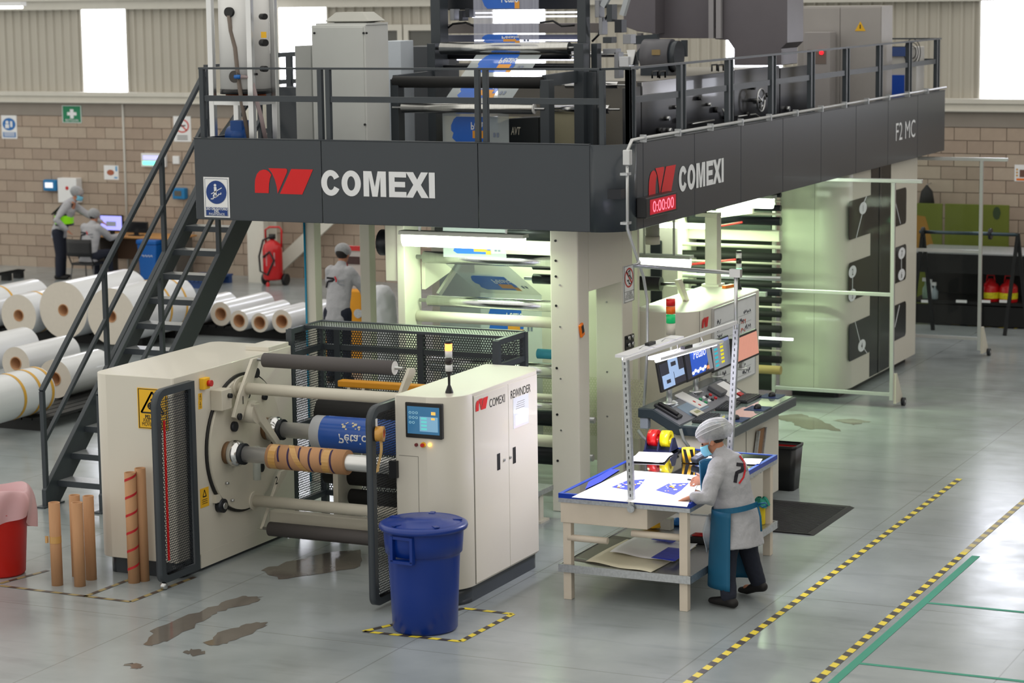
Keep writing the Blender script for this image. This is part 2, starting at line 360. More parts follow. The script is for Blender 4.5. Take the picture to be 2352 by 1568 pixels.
def stain(pts, label, seed):
    rnd = random.Random(seed); P = [aZ(*p) for p in pts]; out = []
    for a, b in zip(P, P[1:]+P[:1]):
        for i in range(5): t = i/5; j = (b-a); out.append(a+j*t+V((rnd.uniform(-.03, .03), rnd.uniform(-.03, .03), 0))*(1 if i else .4))
    return tag(MB().poly([(p.x, p.y, .002) for p in out][::-1]).build('floor_stain', wet), label, 'stain')
stain([(330, 1480), (360, 1440), (480, 1395), (560, 1368), (602, 1370), (580, 1385), (500, 1405), (470, 1425), (390, 1468), (345, 1485)], 'long dark wet stain on the floor in front of the rewinder', 1)
stain([(470, 1480), (500, 1452), (570, 1432), (614, 1428), (600, 1442), (540, 1470), (500, 1482)], 'smaller dark stain below the long wet stain', 2)
stain([(425, 1495), (455, 1490), (472, 1500), (440, 1508)], 'small dark spot of dried liquid at bottom left', 3)
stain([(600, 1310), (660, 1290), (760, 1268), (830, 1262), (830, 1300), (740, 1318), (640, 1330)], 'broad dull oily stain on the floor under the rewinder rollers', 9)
stain([(285, 1528), (305, 1522), (326, 1530), (310, 1538)], 'tiny dark floor spot at the lowest left', 4)
stain([(1785, 955), (1840, 950), (1880, 962), (1905, 974), (1930, 990), (1890, 985), (1850, 985), (1820, 970), (1790, 964)], 'dull dark puddle on floor beyond the console', 5)
stain([(1910, 965), (1960, 962), (2000, 968), (1960, 976)], 'thin puddle streak right of the dull puddle', 6)
# ================================================================ signs and logos
def logo(mb, o, u, v, W, H, d=.004):
    o = V(o); u = V(u).normalized(); v = V(v).normalized(); n = u.cross(v)*d
    def P(L): mb.poly([o+u*(x-443)/402*W+v*(1338-y)/162*H+n for x, y in L][::-1])
    P([(443, 1335), (443, 1290), (447, 1250), (460, 1215), (480, 1194), (505, 1186), (525, 1187), (545, 1199), (560, 1218), (550, 1240), (542, 1275), (538, 1335)])
    P([(540, 1176), (660, 1176), (669, 1182), (668, 1198), (600, 1336), (594, 1290), (582, 1245), (565, 1208)])
    P([(697, 1178), (845, 1178), (768, 1338), (615, 1337)])
    return mb
def plate(name, o, u, v, W, H, base, label, cat, items=(), t=.006):
    """flat sign: items = list of (material, function(mb, P, u, v)) ; P(x,y) maps 0..1 plate coordinates to a point just above it"""
    o = V(o); u = V(u).normalized(); v = V(v).normalized(); n = u.cross(v)
    r = MB().obox(o+u*W/2+v*H/2-n*t/2, u*W/2, v*H/2, n*t/2).build(name, base)
    tag(r, label, cat)
    for k, (nm, m, fn) in enumerate(items):
        mb = MB(); P = lambda x, y, q=k: o+u*x*W+v*y*H+n*(.0015*(q+1)); fn(mb, P, u, v); mb.build(nm, m, r)
    return r
def disc(mb, P, cx, cy, rx, ry, n=28): mb.poly([P(cx+rx*math.cos(2*math.pi*i/n), cy+ry*math.sin(2*math.pi*i/n)) for i in range(n)])
def annulus(mb, P, cx, cy, rx, ry, t, n=28):
    for i in range(n):
        a, b = 2*math.pi*i/n, 2*math.pi*(i+1)/n
        mb.poly([P(cx+rx*math.cos(a), cy+ry*math.sin(a)), P(cx+rx*math.cos(b), cy+ry*math.sin(b)), P(cx+rx*t*math.cos(b), cy+ry*t*math.sin(b)), P(cx+rx*t*math.cos(a), cy+ry*t*math.sin(a))])
def rect(mb, P, x0, x1, y0, y1): mb.poly([P(x0, y0), P(x1, y0), P(x1, y1), P(x0, y1)])
def strip(mb, P, pts, w, asp=1.0):
    for (a, b), (c, d) in zip(pts, pts[1:]):
        l = math.hypot(c-a, (d-b)/asp) or 1; nx, ny = -(d-b)/asp/l*w/2, (c-a)/l*w/2*asp; mb.poly([P(a+nx, b+ny), P(a-nx, b-ny), P(c-nx, d-ny), P(c+nx, d+ny)])
def txt(mb, P, u, v, t, x, y, size, wid=None, bold=.02): mb.text(t, size, P(x, y), u, v, 0, bold, 'CENTER', wid)
UX, UY, UZ = V((1, 0, 0)), V((0, 1, 0)), V((0, 0, 1))
def comexi(mb, o, u, v, W, H, d=.004):
    o = V(o); u = V(u).normalized(); v = V(v).normalized(); n = u.cross(v)*d
    Q = lambda x, y: o+u*(x-895)/790*W+v*(1365-y)/170*H+n
    P = lambda L: mb.poly([Q(x, y) for x, y in L][::-1])
    def bowl(cx, a0, a1, N=26):
        for i in range(N):
            t0, t1 = R(a0+(a1-a0)*i/N), R(a0+(a1-a0)*(i+1)/N); e = lambda t, rx, ry: (cx+rx*math.cos(t), 1280-ry*math.sin(t)); P([e(t0, 68, 85), e(t0, 27, 47), e(t1, 27, 47), e(t1, 68, 85)])
    bowl(963, 28, 332); bowl(1107, 0, 360)
    P([(1193, 1363), (1193, 1197), (1250, 1197), (1272, 1300), (1293, 1197), (1350, 1197), (1350, 1363), (1311, 1363), (1311, 1235), (1290, 1363), (1253, 1363), (1232, 1235), (1232, 1363)][::-1])
    P([(1370, 1363), (1370, 1197), (1490, 1197), (1490, 1233), (1410, 1233), (1410, 1262), (1482, 1262), (1482, 1297), (1410, 1297), (1410, 1327), (1490, 1327), (1490, 1363)][::-1])
    P([(1488, 1197), (1538, 1197), (1565, 1245), (1592, 1197), (1640, 1197), (1590, 1279), (1642, 1363), (1592, 1363), (1563, 1313), (1534, 1363), (1486, 1363), (1538, 1279)][::-1])
    P([(1645, 1197), (1645, 1363), (1685, 1363), (1685, 1197)]); return mb
# ================================================================ mezzanine platform around the press
FX0, FX1, FY0, FY1, FZ0, FZ1, RT, RM = -4.48, .13, 3.25, 14.65, 2.75, 3.555, 4.245, 3.95
plat = thing('mezzanine_platform', (-2.2, 9.0, FZ0), 'charcoal steel mezzanine platform with white lettering and railings around the press', 'platform')
for a, b in ((FX0, -3.03), (-3.03, -1.345), (-1.345, FX1-.33)):
    MB().box(a+.003, b-.003, FY0, FY0+.03, FZ0, FZ1).build('fascia_panel', charc, plat, bev=.006)
ca = arc(FX1-.33, FY0+.33, .33, -90, 0, 10); ci = arc(FX1-.33, FY0+.33, .30, 0, -90, 10)
MB().prism(ca+ci, 'z', FZ0, FZ1, True).build('fascia_corner', charc, plat)
ys = [FY0+.33, 3.74]+[3.74+1.362*k for k in range(1, 9)]
for a, b in zip(ys, ys[1:]): MB().box(FX1-.03, FX1, a+.003, b-.003, FZ0, FZ1).build('fascia_panel', charc, plat, bev=.006)
MB().box(FX0, FX0+.03, FY0+.03, 4.2, FZ0, FZ1).build('fascia_return', charc, plat); MB().box(FX0+.03, FX1-.03, FY1-.03, FY1, FZ0, FZ1).build('fascia_return', charc, plat)
MB().box(FX0+.03, FX1-.04, FY0+.04, FY1-.04, 3.06, 3.15).build('deck', dark, plat)
MB().box(FX0, FX1-.34, FY0-.004, FY0+.05, FZ1, FZ1+.008).box(FX1-.05, FX1+.004, FY0+.36, FY1, FZ1, FZ1+.008).build('top_edging', charc2, plat)
logo(MB(), (-3.785, FY0, 3.026), UX, UZ, .662, .25).build('logo', red, plat, label='red abstract logo')
comexi(MB(), (-3.035, FY0, 3.022), UX, UZ, 1.235, .25).build('lettering', lettr, plat, label='white COMEXI lettering on front')
logo(MB(), (FX1, 3.87, 3.02), UY, UZ, .71, .27).build('logo', red, plat, label='red abstract logo')
comexi(MB(), (FX1, 4.66, 3.01), UY, UZ, 1.27, .25).build('lettering', lettr, plat, label='white COMEXI lettering on side')
MB().text('F2 MC', .32, (FX1, 12.25, 3.03), UY, UZ, .004, .008, wid=.9).build('lettering', lettr, plat, label='white F2 MC lettering')
def rail(mb, p, q): mb.bar((p[0], p[1], RT), (q[0], q[1], RT), .045, .02)
def post(x, y, wd=(.05, .05)): return MB().box(x-wd[0]/2, x+wd[0]/2, y-wd[1]/2, y+wd[1]/2, 3.15, RT-.01).build('railing_post', charc2, plat, bev=.004)
RX, RY = FX1-.07, FY0+.07
mb = MB(); rail(mb, (FX0+.05, RY), (RX-.18, RY)); rail(mb, (RX-.18, RY), (RX, RY+.25)); rail(mb, (RX, RY+.25), (RX, FY1-.05)); rail(mb, (RX, FY1-.05), (-2.6, FY1-.05)); mb.build('top_rail', charc2, plat)
pairs = [FX0+.08, -3.06, -2.97, -1.37, -1.285, RX-.16]
for x in pairs: post(x, RY)
for a, b in zip((FX0+.08, -2.97, -1.285), (-3.06, -1.37, RX-.16)): MB().box(a+.025, b-.025, RY-.015, RY+.015, RM-.028, RM+.028).build('mid_rail', charc2, plat)
prev = RY+.24; post(RX, prev)
for k, yc in enumerate((3.62, 4.93, 6.30, 7.67, 9.03, 10.37, 11.75, 13.08, 14.45)):
    post(RX, yc-.055, (.05, .06)); post(RX, yc+.055, (.05, .03))
    MB().box(RX-.012, RX+.012, prev+.03, yc-.07, RM-.03, RM+.03).build('mid_rail', charc2, plat); prev = yc+.055
for x in (-.9, -1.8): post(x, FY1-.06)
MB().box(-2.6, RX, FY1-.07, FY1-.05, RM-.03, RM+.03).build('mid_rail', charc2, plat)
# grey conduit clipped along the side fascia and dropping at the corner
cond = thing('electrical_conduit', (FX1+.02, 3.6, 1.0), 'thin galvanised conduit clipped along platform side and dropping behind the console', 'conduit')
pipe = mat('conduit_galvanised', (.6, .61, .62), .38, metal=.7, var=.08)
c0 = aX(1440, 345, FX1+.05)
MB().tube([(FX1+.05, c0.y, 3.50), (FX1+.05, c0.y+.12, 3.60), (FX1+.04, c0.y+.3, 3.60), (FX1+.03, FY1-.1, 3.60)], .016).build('horizontal_run', pipe, cond)
drop = [(FX1+.05, c0.y, 3.46), aX(1441, 440, FX1+.05), aX(1441, 525, FX1+.05), aX(1478, 636, FX1+.05), aX(1487, 690, FX1+.05), aX(1487, 800, FX1+.05), aX(1479, 935, FX1+.05)]
MB().tube(drop, .015).build('vertical_drop', pipe, cond)
MB().box(FX1+.02, FX1+.09, c0.y-.035, c0.y+.035, 3.38, 3.52).build('junction_fitting', pipe, cond, bev=.008)
for k in range(12):
    y = c0.y+.45+k*.9; MB().box(FX1, FX1+.06, y-.012, y+.012, 3.56, 3.63).build('pipe_clip', galv, cond)
for z in (3.30, 2.85): MB().box(FX1, FX1+.07, c0.y-.05, c0.y+.05, z-.012, z+.012).build('pipe_clip', galv, cond)
# red digital clock on the side fascia
clk = thing('digital_clock', (FX1+.06, 4.25, 2.80), 'black digital clock with red digits hung on the platform side', 'clock')
ck = aX(1484, 492, FX1+.1); c1 = aX(1556, 446, FX1+.1)
MB().box(FX1, FX1+.1, ck.y, c1.y, 2.86, 3.02+.03).build('housing', black, clk, bev=.01)
MB().box(FX1+.1, FX1+.103, ck.y+.1, c1.y-.05, 2.885, 3.025).build('display', mat('clock_display', s(110, 6, 20), .3, emit=s(170, 6, 34), estr=.6), clk)
MB().text('0:00:00', .15, (FX1+.103, ck.y+.16, 2.905), UY, UZ, .002, .0, wid=c1.y-ck.y-.27).build('digits', mat('clock_digits', s(255, 90, 110), .3, emit=s(255, 110, 130), estr=1.3), clk)
# handrail sign on the platform front
def st_fig(mb, P, u, v):
    disc(mb, P, .46, .80, .05, .033); strip(mb, P, [(.46, .76), (.47, .62)], .10, .66); strip(mb, P, [(.46, .63), (.38, .52)], .05, .66); strip(mb, P, [(.48, .63), (.50, .50)], .05, .66)
    strip(mb, P, [(.30, .58), (.72, .74)], .03, .66); strip(mb, P, [(.28, .46), (.38, .46), (.38, .50), (.48, .50), (.48, .54), (.58, .54), (.58, .58), (.68, .58), (.68, .62)], .035, .66)
def st_txt(mb, P, u, v):
    for k, t in enumerate(('USO OBLIGATORIO', 'DEL', 'PASAMANOS')): txt(mb, P, u, v, t, .5, .185-.065*k, .034, (.25, .06, .18)[k])
plate('safety_sign', (-4.375, FY0-.006, 2.775), UX, UZ, .295, .40, white, 'blue and white handrail safety sign at left end of platform front', 'sign',
      [('border', mat('sign_dark_line', s(40, 70, 100), .5), lambda mb, P, u, v: [rect(mb, P, a, b, c, d) for a, b, c, d in ((.05, .95, .955, .965), (.05, .95, .035, .045), (.05, .062, .04, .96), (.938, .95, .04, .96))]),
       ('emblem', blueS, lambda mb, P, u, v: (disc(mb, P, .5, .625, .40, .29), rect(mb, P, .08, .92, .05, .25))), ('pictogram', lettr, st_fig), ('lettering', lettr, st_txt)])
# ================================================================ stairs beside the platform
st = thing('steel_staircase', (-5.17, 3.5, 0), 'charcoal open steel staircase with handrails climbing to the platform at left', 'staircase')
tread = mat('checker_tread', (.62, .64, .66), .3, metal=.6, var=.3, scale=60)
SX0, SX1 = -5.5, -4.83; sl = .945
def zy(y): return (y-1.95)*sl
for x in (SX0, SX1):
    MB().prism([(1.93, 0), (2.15, 0), (5.32, 3.0), (5.32, 3.15), (5.12, 3.15), (1.93, .17)], 'x', x-.025, x+.025).build('stringer', charc2, st, bev=.004)
    MB().box(x-.05, x+.05, 1.86, 2.2, 0, .015).build('base_plate', charc2, st)
for k in range(1, 13):
    y = 1.95+k*.243; z = zy(y)
    t_ = MB().box(SX0+.026, SX1-.026, y-.06, y+.17, z-.03, z).build('tread', tread, st)
    MB().box(SX0+.026, SX1-.026, y-.064, y-.056, z-.055, z+.002).build('nosing', charc2, t_)
for x in (SX0, SX1):
    MB().bar((x, 1.96, 1.15), (x, 5.15, 1.15+3.19*sl), .05, .045).build('handrail', charc2, st, bev=.004)
    MB().bar((x, 1.96, .64), (x, 5.15, .64+3.19*sl), .04, .035).build('mid_rail', charc2, st)
    for y in (1.97, 3.1, 4.22, 5.13): MB().box(x-.022, x+.022, y-.022, y+.022, max(0, zy(y)-.03), zy(y)+1.13).build('rail_post', charc2, st)
MB().box(-5.55, -4.46, 5.2, 7.0, 3.06, 3.15).build('stair_landing', charc2, st)
MB().bar((SX0, 5.13, 4.2), (SX0, 6.5, 4.2), .045, .03).box(SX0-.02, SX0+.02, 6.48, 6.52, 3.15, 4.2).build('landing_rail', charc2, st)
# ================================================================ rewinder machine
def tower(parent, x, y, z, h, r, segs, stem=True):
    """stack light: segs bottom-up list of materials; returns nothing, parts go under parent"""
    n = len(segs); sh = r*1.9; z1 = z+h-n*sh-r*.8
    if stem: MB().lathe([(r*1.1, z), (r*1.1, z+r*.3), (r*.55, z+r*1.8), (r*.35, z+r*2.2), (r*.35, z1-r), (r*.9, z1-r*.4), (r*.9, z1)], (x, y, 0), 16).build('lamp_stem', black, parent)
    for k, m in enumerate(segs): MB().cyl((x, y, z1+k*sh+.002), (x, y, z1+(k+1)*sh-.002), r, 18).build('lamp_segment', m, parent)
    MB().cyl((x, y, z1+n*sh), (x, y, z1+n*sh+r*.8), r*.95, 18).build('lamp_cap', black, parent)
lensW = mat('lens_white', s(226, 226, 226), .3); lensK = mat('lens_black', s(40, 34, 34), .3)
lensR = mat('lens_red_lit', s(255, 120, 60), .3, emit=s(255, 110, 50), estr=4); lensG = mat('lens_green_lit', s(150, 255, 190), .3, emit=s(120, 255, 170), estr=3)
rw = thing('rewinder_machine', (-1.7, .9, 0), 'cream rewinder machine with turret disc, rollers and perforated charcoal guards', 'machine')
# left housing
HX0, HX1, HY0, HY1 = -3.47, -2.63, -.1, 1.9
h = MB().prism(rrect(HX0, HX1, HY0, HY1, [.16, .02, .02, .1]), 'z', .15, 1.76, True).build('side_housing', cream, rw, bev=.006)
MB().box(HX1-.02, HX1+.001, .25, 1.88, .03, .16).build('side_skirt', cream, h)
MB().prism(rrect(HX0+.07, HX1-.03, HY0+.07, HY1-.05, .08), 'z', 0, .15, True).build('plinth', charc, h)
MB().box(HX1-.25, HX1-.005, 1.5, 1.86, 1.76, 1.80).build('top_hatch', cream, h, bev=.004)
def peligro(mb, P, u, v):
    strip(mb, P, [(.5, .92), (.12, .40), (.88, .40), (.5, .92), (.12, .40)], .06, .62); annulus(mb, P, .5, .57, .17, .105, .72); annulus(mb, P, .5, .57, .10, .062, .5)
    for k in range(8): a = k*math.pi/4; strip(mb, P, [(.5+.08*math.cos(a), .57+.05*math.sin(a)), (.5+.13*math.cos(a), .57+.08*math.sin(a))], .05, .62)
    annulus(mb, P, .5, .72, .06, .037, .5)
    for k, t in enumerate(('PELIGRO', 'PARTES EN', 'MOVIMIENTO')): txt(mb, P, u, v, t, .5, .25-.09*k, .048, (.155, .19, .22)[k], .025)
    for a, b, c, d in ((.03, .97, .97, .985), (.03, .97, .015, .03), (.03, .055, .02, .98), (.945, .97, .02, .98)): rect(mb, P, a, b, c, d)
p0 = aY(318, 983, HY0-.008); p1 = aY(316, 890, HY0-.008)
plate('danger_sign', (p0.x, HY0-.008, p0.z), UX, UZ, .30, p1.z-p0.z, yellow, 'yellow moving parts danger sign on the left rewinder housing', 'sign', [('print', blackp, peligro)])
# turret
shaftm = mat('winding_shaft_steel', (.72, .72, .72), .3, metal=.7, var=.1, vec=(2, 30, 30))
TY, TZ, TR = .99, 1.02, .60
MB().cyl((HX1, TY, TZ), (HX1+.02, TY, TZ), TR+.025, 64).build('turret_ring', black, rw)
tdisc = MB().cyl((HX1+.005, TY, TZ), (HX1+.045, TY, TZ), TR, 64).build('turret_disc', cream2, rw)
for (yy, zz, rr) in ((1.0, 1.45, .035), (.77, 1.2, .045), (1.16, 1.62, .045), (1.2, .75, .04), (.76, .86, .02), (.62, .72, .012), (.7, .55, .012), (1.45, .95, .04), (1.3, 1.38, .03)):
    MB().cyl((HX1+.04, yy, zz), (HX1+.075, yy, zz), rr, 14).build('disc_plug', dark if rr > .02 else steel, tdisc)
def rod(name, y, z, r, x0, x1, m, n=20): return MB().cyl((x0, y, z), (x1, y, z), r, n).build(name, m, rw)
for nm, y, z in (('upper', .87, 1.53), ('lower', 1.08, .47)):
    b_ = rod('tie_bar', y, z, .052, HX1+.04, -.55, cream2); MB().cyl((HX1+.04, y, z), (HX1+.06, y, z), .085, 20).build('flange', cream2, b_)
for y, z, nm in ((.66, .985, 'front'), (1.33, 1.085, 'rear')):
    sh = rod('winding_shaft', y, z, .072, HX1+.04, -.58, shaftm)
    MB().cyl((HX1+.04, y, z), (HX1+.09, y, z), .10, 24).build('bearing_seat', mat('worn_bronze', s(120, 92, 66), .5, metal=.4), sh)
    MB().lathe([(.085, -2.54), (.115, -2.53), (.118, -2.50), (.115, -2.46), (.095, -2.44)], (0, y, z), 24, 'x').build('chuck_collar', chrome, sh); MB().cyl((-2.49, y, z), (-2.40, y, z), .095, 24).build('chuck_face', dark, sh)
UYR, UZR, LYR, LZR = 1.03, 1.765, 1.04, .235
for nm, y, z in (('u', UYR, UZR), ('l', LYR, LZR)):
    ro = rod('contact_roller', y, z, .064, -2.40, -1.10 if nm == 'u' else -.75, rubber, 24); MB().cyl((-2.47, y, z), (-1.02, y, z), .014, 10).build('axle', steel, ro)
    if nm == 'u': MB().cyl((-1.10, y, z), (-1.095, y, z), .06, 24).build('roller_cap', mat('roller_end_white', s(226, 226, 224), .3), ro)
def arm(x, pts, t=.03):
    return MB().prism(pts, 'x', x-t/2, x+t/2).build('swing_arm', cream2, rw, bev=.004)
A = lambda px, py, X=-2.5: (lambda q: (q.y, q.z))(aX(px, py, X))
a1 = arm(-2.5, [A(578, 824), A(592, 820), A(592, 830), A(554, 962), A(546, 962), A(534, 958), A(548, 905)])
for q in (A(565, 894), A(544, 956)): MB().cyl((-2.48, q[0], q[1]), (-2.46, q[0], q[1]), .03, 14).build('bolt', black, a1)
MB().text('1', .10, (-2.483, A(551, 928)[0], A(551, 928)[1]), UY, UZ, .002, .01).build('numeral', blackp, a1)
a2 = arm(-2.5, [A(592, 1213), A(600, 1213), A(642, 1082), A(660, 1075), A(655, 1090), A(622, 1150), A(602, 1216)])
MB().text('2', .10, (-2.483, A(628, 1112)[0], A(628, 1112)[1]), UY, UZ, .002, .01).build('numeral', blackp, a2)
arm(-1.06, [A(938, 845, -1.06), A(950, 845, -1.06), A(952, 857, -1.06), A(928, 905, -1.06), A(916, 905, -1.06)])
# pivot arm with counterweight
MB().cyl((-2.58, A(575, 945)[0], A(575, 945)[1]), (-2.42, A(575, 945)[0], A(575, 945)[1]), .10, 24).build('pivot_drum', cream2, rw)
MB().prism([A(580, 928, -2.42), A(592, 926, -2.42), A(605, 955, -2.42), A(640, 1012, -2.42), A(632, 1020, -2.42), A(594, 968, -2.42)], 'x', -2.44, -2.40).build('lever', cream2, rw, bev=.004)
for (x, yy, z, sy) in ((-2.5, .75, 1.33, .16),): MB().cyl((-2.55, yy, z), (-2.55, yy+sy, z), .045, 16).build('pivot_pin', cream2, rw)
g = A(590, 1075, -2.45); MB().cyl((-2.45, g[0], .70), (-2.45, g[0], 1.0), .035, 16).build('air_cylinder', mat('clear_plastic_tube', s(200, 206, 200), .15, alpha=.6), rw)
# emergency stop, sensor box, guide wheel, small labels on the housing face
e = aX(463, 880, HX1); MB().box(HX1, HX1+.05, e.y-.04, e.y+.06, e.z-.05, e.z+.05).build('stop_box', yellow, h, bev=.006); MB().cyl((HX1+.05, e.y+.03, e.z), (HX1+.085, e.y+.03, e.z), .028, 16).build('stop_button', redp, h)
e = aX(497, 912, HX1); MB().box(HX1, HX1+.12, e.y-.10, e.y+.06, e.z-.10, e.z+.08).build('sensor_box', cream2, h, bev=.006)
MB().cyl((HX1+.12, e.y+.01, e.z+.02), (HX1+.15, e.y+.01, e.z+.02), .022, 12).build('sensor_plug', black, h)
e = aX(502, 1160, HX1); MB().cyl((HX1, e.y, e.z), (HX1+.06, e.y, e.z), .062, 22).build('guide_wheel', dark, h); MB().cyl((HX1+.06, e.y, e.z), (HX1+.075, e.y, e.z), .03, 16).build('wheel_hub', steel, h)
MB().box(HX1, HX1+.04, e.y-.1, e.y-.01, e.z+.04, e.z+.11).build('wheel_bracket', cream2, h)
for (px, py, W, H) in ((470, 1142, .14, .17), (460, 912, .06, .07), (460, 930, .06, .07)):
    e = aX(px, py, HX1+.002); l = MB().box(HX1, HX1+.002, e.y-W/2, e.y+W/2, e.z-H/2, e.z+H/2).build('warning_label', yellow, h)
    P = lambda x, y, e=e, W=W, H=H: V((HX1+.0035, e.y-W/2+x*W, e.z-H/2+y*H)); mb = MB(); strip(mb, P, [(.5, .9), (.3, .55), (.7, .55), (.5, .9)], .06); [strip(mb, P, [(.2, .4-k*.1), (.8, .4-k*.1)], .03) for k in range(3)]; mb.build('label_print', blackp, h)
# right control cabinet
CX0, CX1, CY0, CY1, CZ = -.53, .04, -.07, 1.65, 1.74
c = MB().prism(rrect(CX0, CX1, CY0, CY1, [.02, .28, .22, .02]), 'z', .14, CZ, True).build('control_cabinet', cream, rw, bev=.005)
MB().prism(rrect(CX0+.03, CX1-.03, CY0+.03, CY1-.06, [.02, .25, .15, .02]), 'z', 0, .14, True).build('plinth', charc, c)
seam = mat('panel_seam', s(120, 118, 110), .7)
for y0, y1, nm in ((.225, .88, 'a'), (.886, 1.47, 'b')):
    d = MB().box(CX1, CX1+.008, y0, y1, .155, CZ-.03).build('door', cream, c, bev=.003)
MB().box(CX1+.001, CX1+.003, .217, .226, .15, CZ-.02).box(CX1+.001, CX1+.003, .88, .886, .15, CZ-.03).box(CX1+.001, CX1+.003, 1.47, 1.476, .15, CZ-.03).build('door_gap', seam, c)
for px, py in ((1145, 1060), (1181, 1045)):
    e = aX(px, py, CX1+.008); MB().box(CX1+.008, CX1+.012, e.y-.028, e.y+.028, e.z-.07, e.z+.07).build('door_handle', black, c, bev=.003)
for px, py in ((1157, 1056), (1171, 1050)): e = aX(px, py, CX1+.008); MB().cyl((CX1+.008, e.y, e.z), (CX1+.02, e.y, e.z), .012, 12).build('door_lock', steel, c)
e = aX(1092, 946, CX1+.008); MB().__class__
logo(MB(), (CX1+.008, e.y, e.z), UY, UZ, .235, .095).build('logo', red, c)
e = aX(1124, 936, CX1+.008); MB().text('COMEXI', .10, e, UY, UZ, .002, 0, wid=.30).build('lettering', blackp, c, label='thin black COMEXI lettering')
e = aX(1173, 916, CX1+.008); MB().text('REWINDER', .10, e, UY, UZ, .002, .012, wid=.40).build('lettering', blackp, c, label='bold black REWINDER lettering')
e = aX(1179, 985, CX1+.008); f_ = aX(1213, 915, CX1+.008)
pp = MB().box(CX1+.008, CX1+.011, e.y, f_.y, e.z, e.z+.26).build('paper_notice', mat('paper_sleeve', s(222, 226, 232), .2, coat=.5), c)
MB().box(CX1+.011, CX1+.0125, e.y+.03, f_.y-.02, e.z+.02, e.z+.11).build('notice_print', white, c)
for k in range(4): MB().box(CX1+.011, CX1+.0122, e.y+.05+.01*k, f_.y-.08, e.z+.16+.018*k, e.z+.164+.018*k).build('notice_line', seam, c)
tl = aY(930, 923, CY0-.012); br = aY(1015, 1010, CY0-.012)
ts = MB().box(tl.x, br.x, CY0-.012, CY0+.03, br.z, tl.z).build('touch_screen', black, c, bev=.006)
scrm = mat('touch_display', s(40, 84, 116), .15, emit=s(48, 96, 130), estr=.55, var=.2, scale=4)
W, H = br.x-tl.x, tl.z-br.z
MB().box(tl.x+.02, br.x-.02, CY0-.014, CY0-.012, br.z+.035, tl.z-.03).build('display', scrm, c)
P = lambda x, y: V((tl.x+x*W, CY0-.0155, br.z+y*H)); mb = MB()
rect(mb, P, .40, .90, .20, .62); mb.build('display_panel', mat('ui_blue', s(110, 150, 176), .3, emit=s(110, 150, 176), estr=.5), c); mb = MB()
for k in range(4): rect(mb, lambda x, y: P(x, y)-V((0, .001, 0)), .44, .60, .24+k*.1, .30+k*.1)
mb.build('display_keys', mat('ui_teal', s(96, 190, 190), .3, emit=s(90, 180, 180), estr=.5), c); mb = MB(); rect(mb, P, .72, .84, .68, .77); rect(mb, lambda x, y: P(x, y)-V((0, .001, 0)), .72, .82, .54, .6); mb.build('display_buttons', mat('ui_amber', s(230, 180, 90), .3, emit=s(230, 180, 90), estr=.5), c); mb = MB()
for k in range(8): annulus(mb, P, .14+.09*(k % 3), .72-.14*(k//3), .035, .035, .7, 14)
mb.build('display_rings', mat('ui_line', s(150, 190, 200), .3, emit=s(140, 180, 190), estr=.5), c)
for px, m in ((957, mat('dark_red_button', s(110, 40, 44), .4)), (973, yellow), (988, mat('amber_lit', s(255, 210, 90), .3, emit=s(255, 200, 80), estr=2.5))):
    e = aY(px, 1021, CY0); MB().cyl((e.x, CY0, e.z), (e.x, CY0-.015, e.z), .022 if m is yellow else .014, 16).build('push_button', m, c)
    if m is yellow: MB().cyl((e.x, CY0-.015, e.z), (e.x, CY0-.035, e.z), .015, 14).build('stop_knob', redp, c)
e0 = aY(917, 1045, CY0); e1 = aY(963, 1180, CY0); mb = MB()
for a, b in (((e0.x, e0.z), (e1.x, e0.z)), ((e1.x, e0.z), (e1.x, .3))): mb.box(min(a[0], b[0])-.002, max(a[0], b[0])+.002, CY0-.001, CY0+.002, min(a[1], b[1])-.002, max(a[1], b[1])+.002)
mb.build('panel_outline', seam, c)
t_ = aZ(1032, 902, CZ); tower(rw, t_.x, t_.y, CZ, .43, .030, [lensW, lensK, lensW, lensR])
# perforated guards
sheet = mat('perforated_sheet', s(46, 50, 56), .45, metal=.2)
def guard(x, y0, y1, z0, z1, name='guard_door'):
    g_ = MB(); w_ = .06
    fr = [(y1, z0), (y0+.08, z0)]+[(q[0], q[1]) for q in arc(y0+.08, z0+.08, .08, 270, 180, 5)]+[(q[0], q[1]) for q in arc(y0+.14, z1-.14, .14, 180, 90, 6)]+[(y1, z1)]
    inn = [(y1-w_, z0+w_), (y0+.10, z0+w_)]+[(q[0], q[1]) for q in arc(y0+.10, z0+.10, .04, 270, 180, 5)]+[(q[0], q[1]) for q in arc(y0+.14, z1-.14, .08, 180, 90, 6)]+[(y1-w_, z1-w_)]
    n = len(fr); k = len(g_.v)
    for xx in (x-.03, x+.03): g_.v += [(xx, a, b) for a, b in fr]+[(xx, a, b) for a, b in inn]
    for i in range(n):
        j = (i+1) % n
        g_.face((k+i, k+n+i, k+n+j, k+j)); g_.face((k+2*n+i, k+2*n+j, k+3*n+j, k+3*n+i)); g_.face((k+i, k+j, k+2*n+j, k+2*n+i), True); g_.face((k+n+i, k+3*n+i, k+3*n+j, k+n+j), True)
    go = g_.build(name, charc2, rw)
    perf(MB(), (x, y0+w_-.01, z0+w_-.01), UY, UZ, y1-y0-2*w_+.02, z1-z0-2*w_, .024, .0088).build('perforated_panel', sheet, go); return go
gl = guard(-2.59, -.46, .13, .06, 1.71); MB().box(-2.555, -2.545, -.38, -.36, .25, 1.45).build('red_edge_strip', redp, gl)
MB().lathe([(0, 0), (.03, .01), (.035, .04), (.02, .06)], (-2.59, -.4, 0), 14).build('guard_foot', steel, gl)
gr = guard(-.60, -.38, .21, .04, 1.68)
MB().box(-.57, -.50, -.11, -.07, 1.06, 1.20).build('guard_hinge', black, gr)
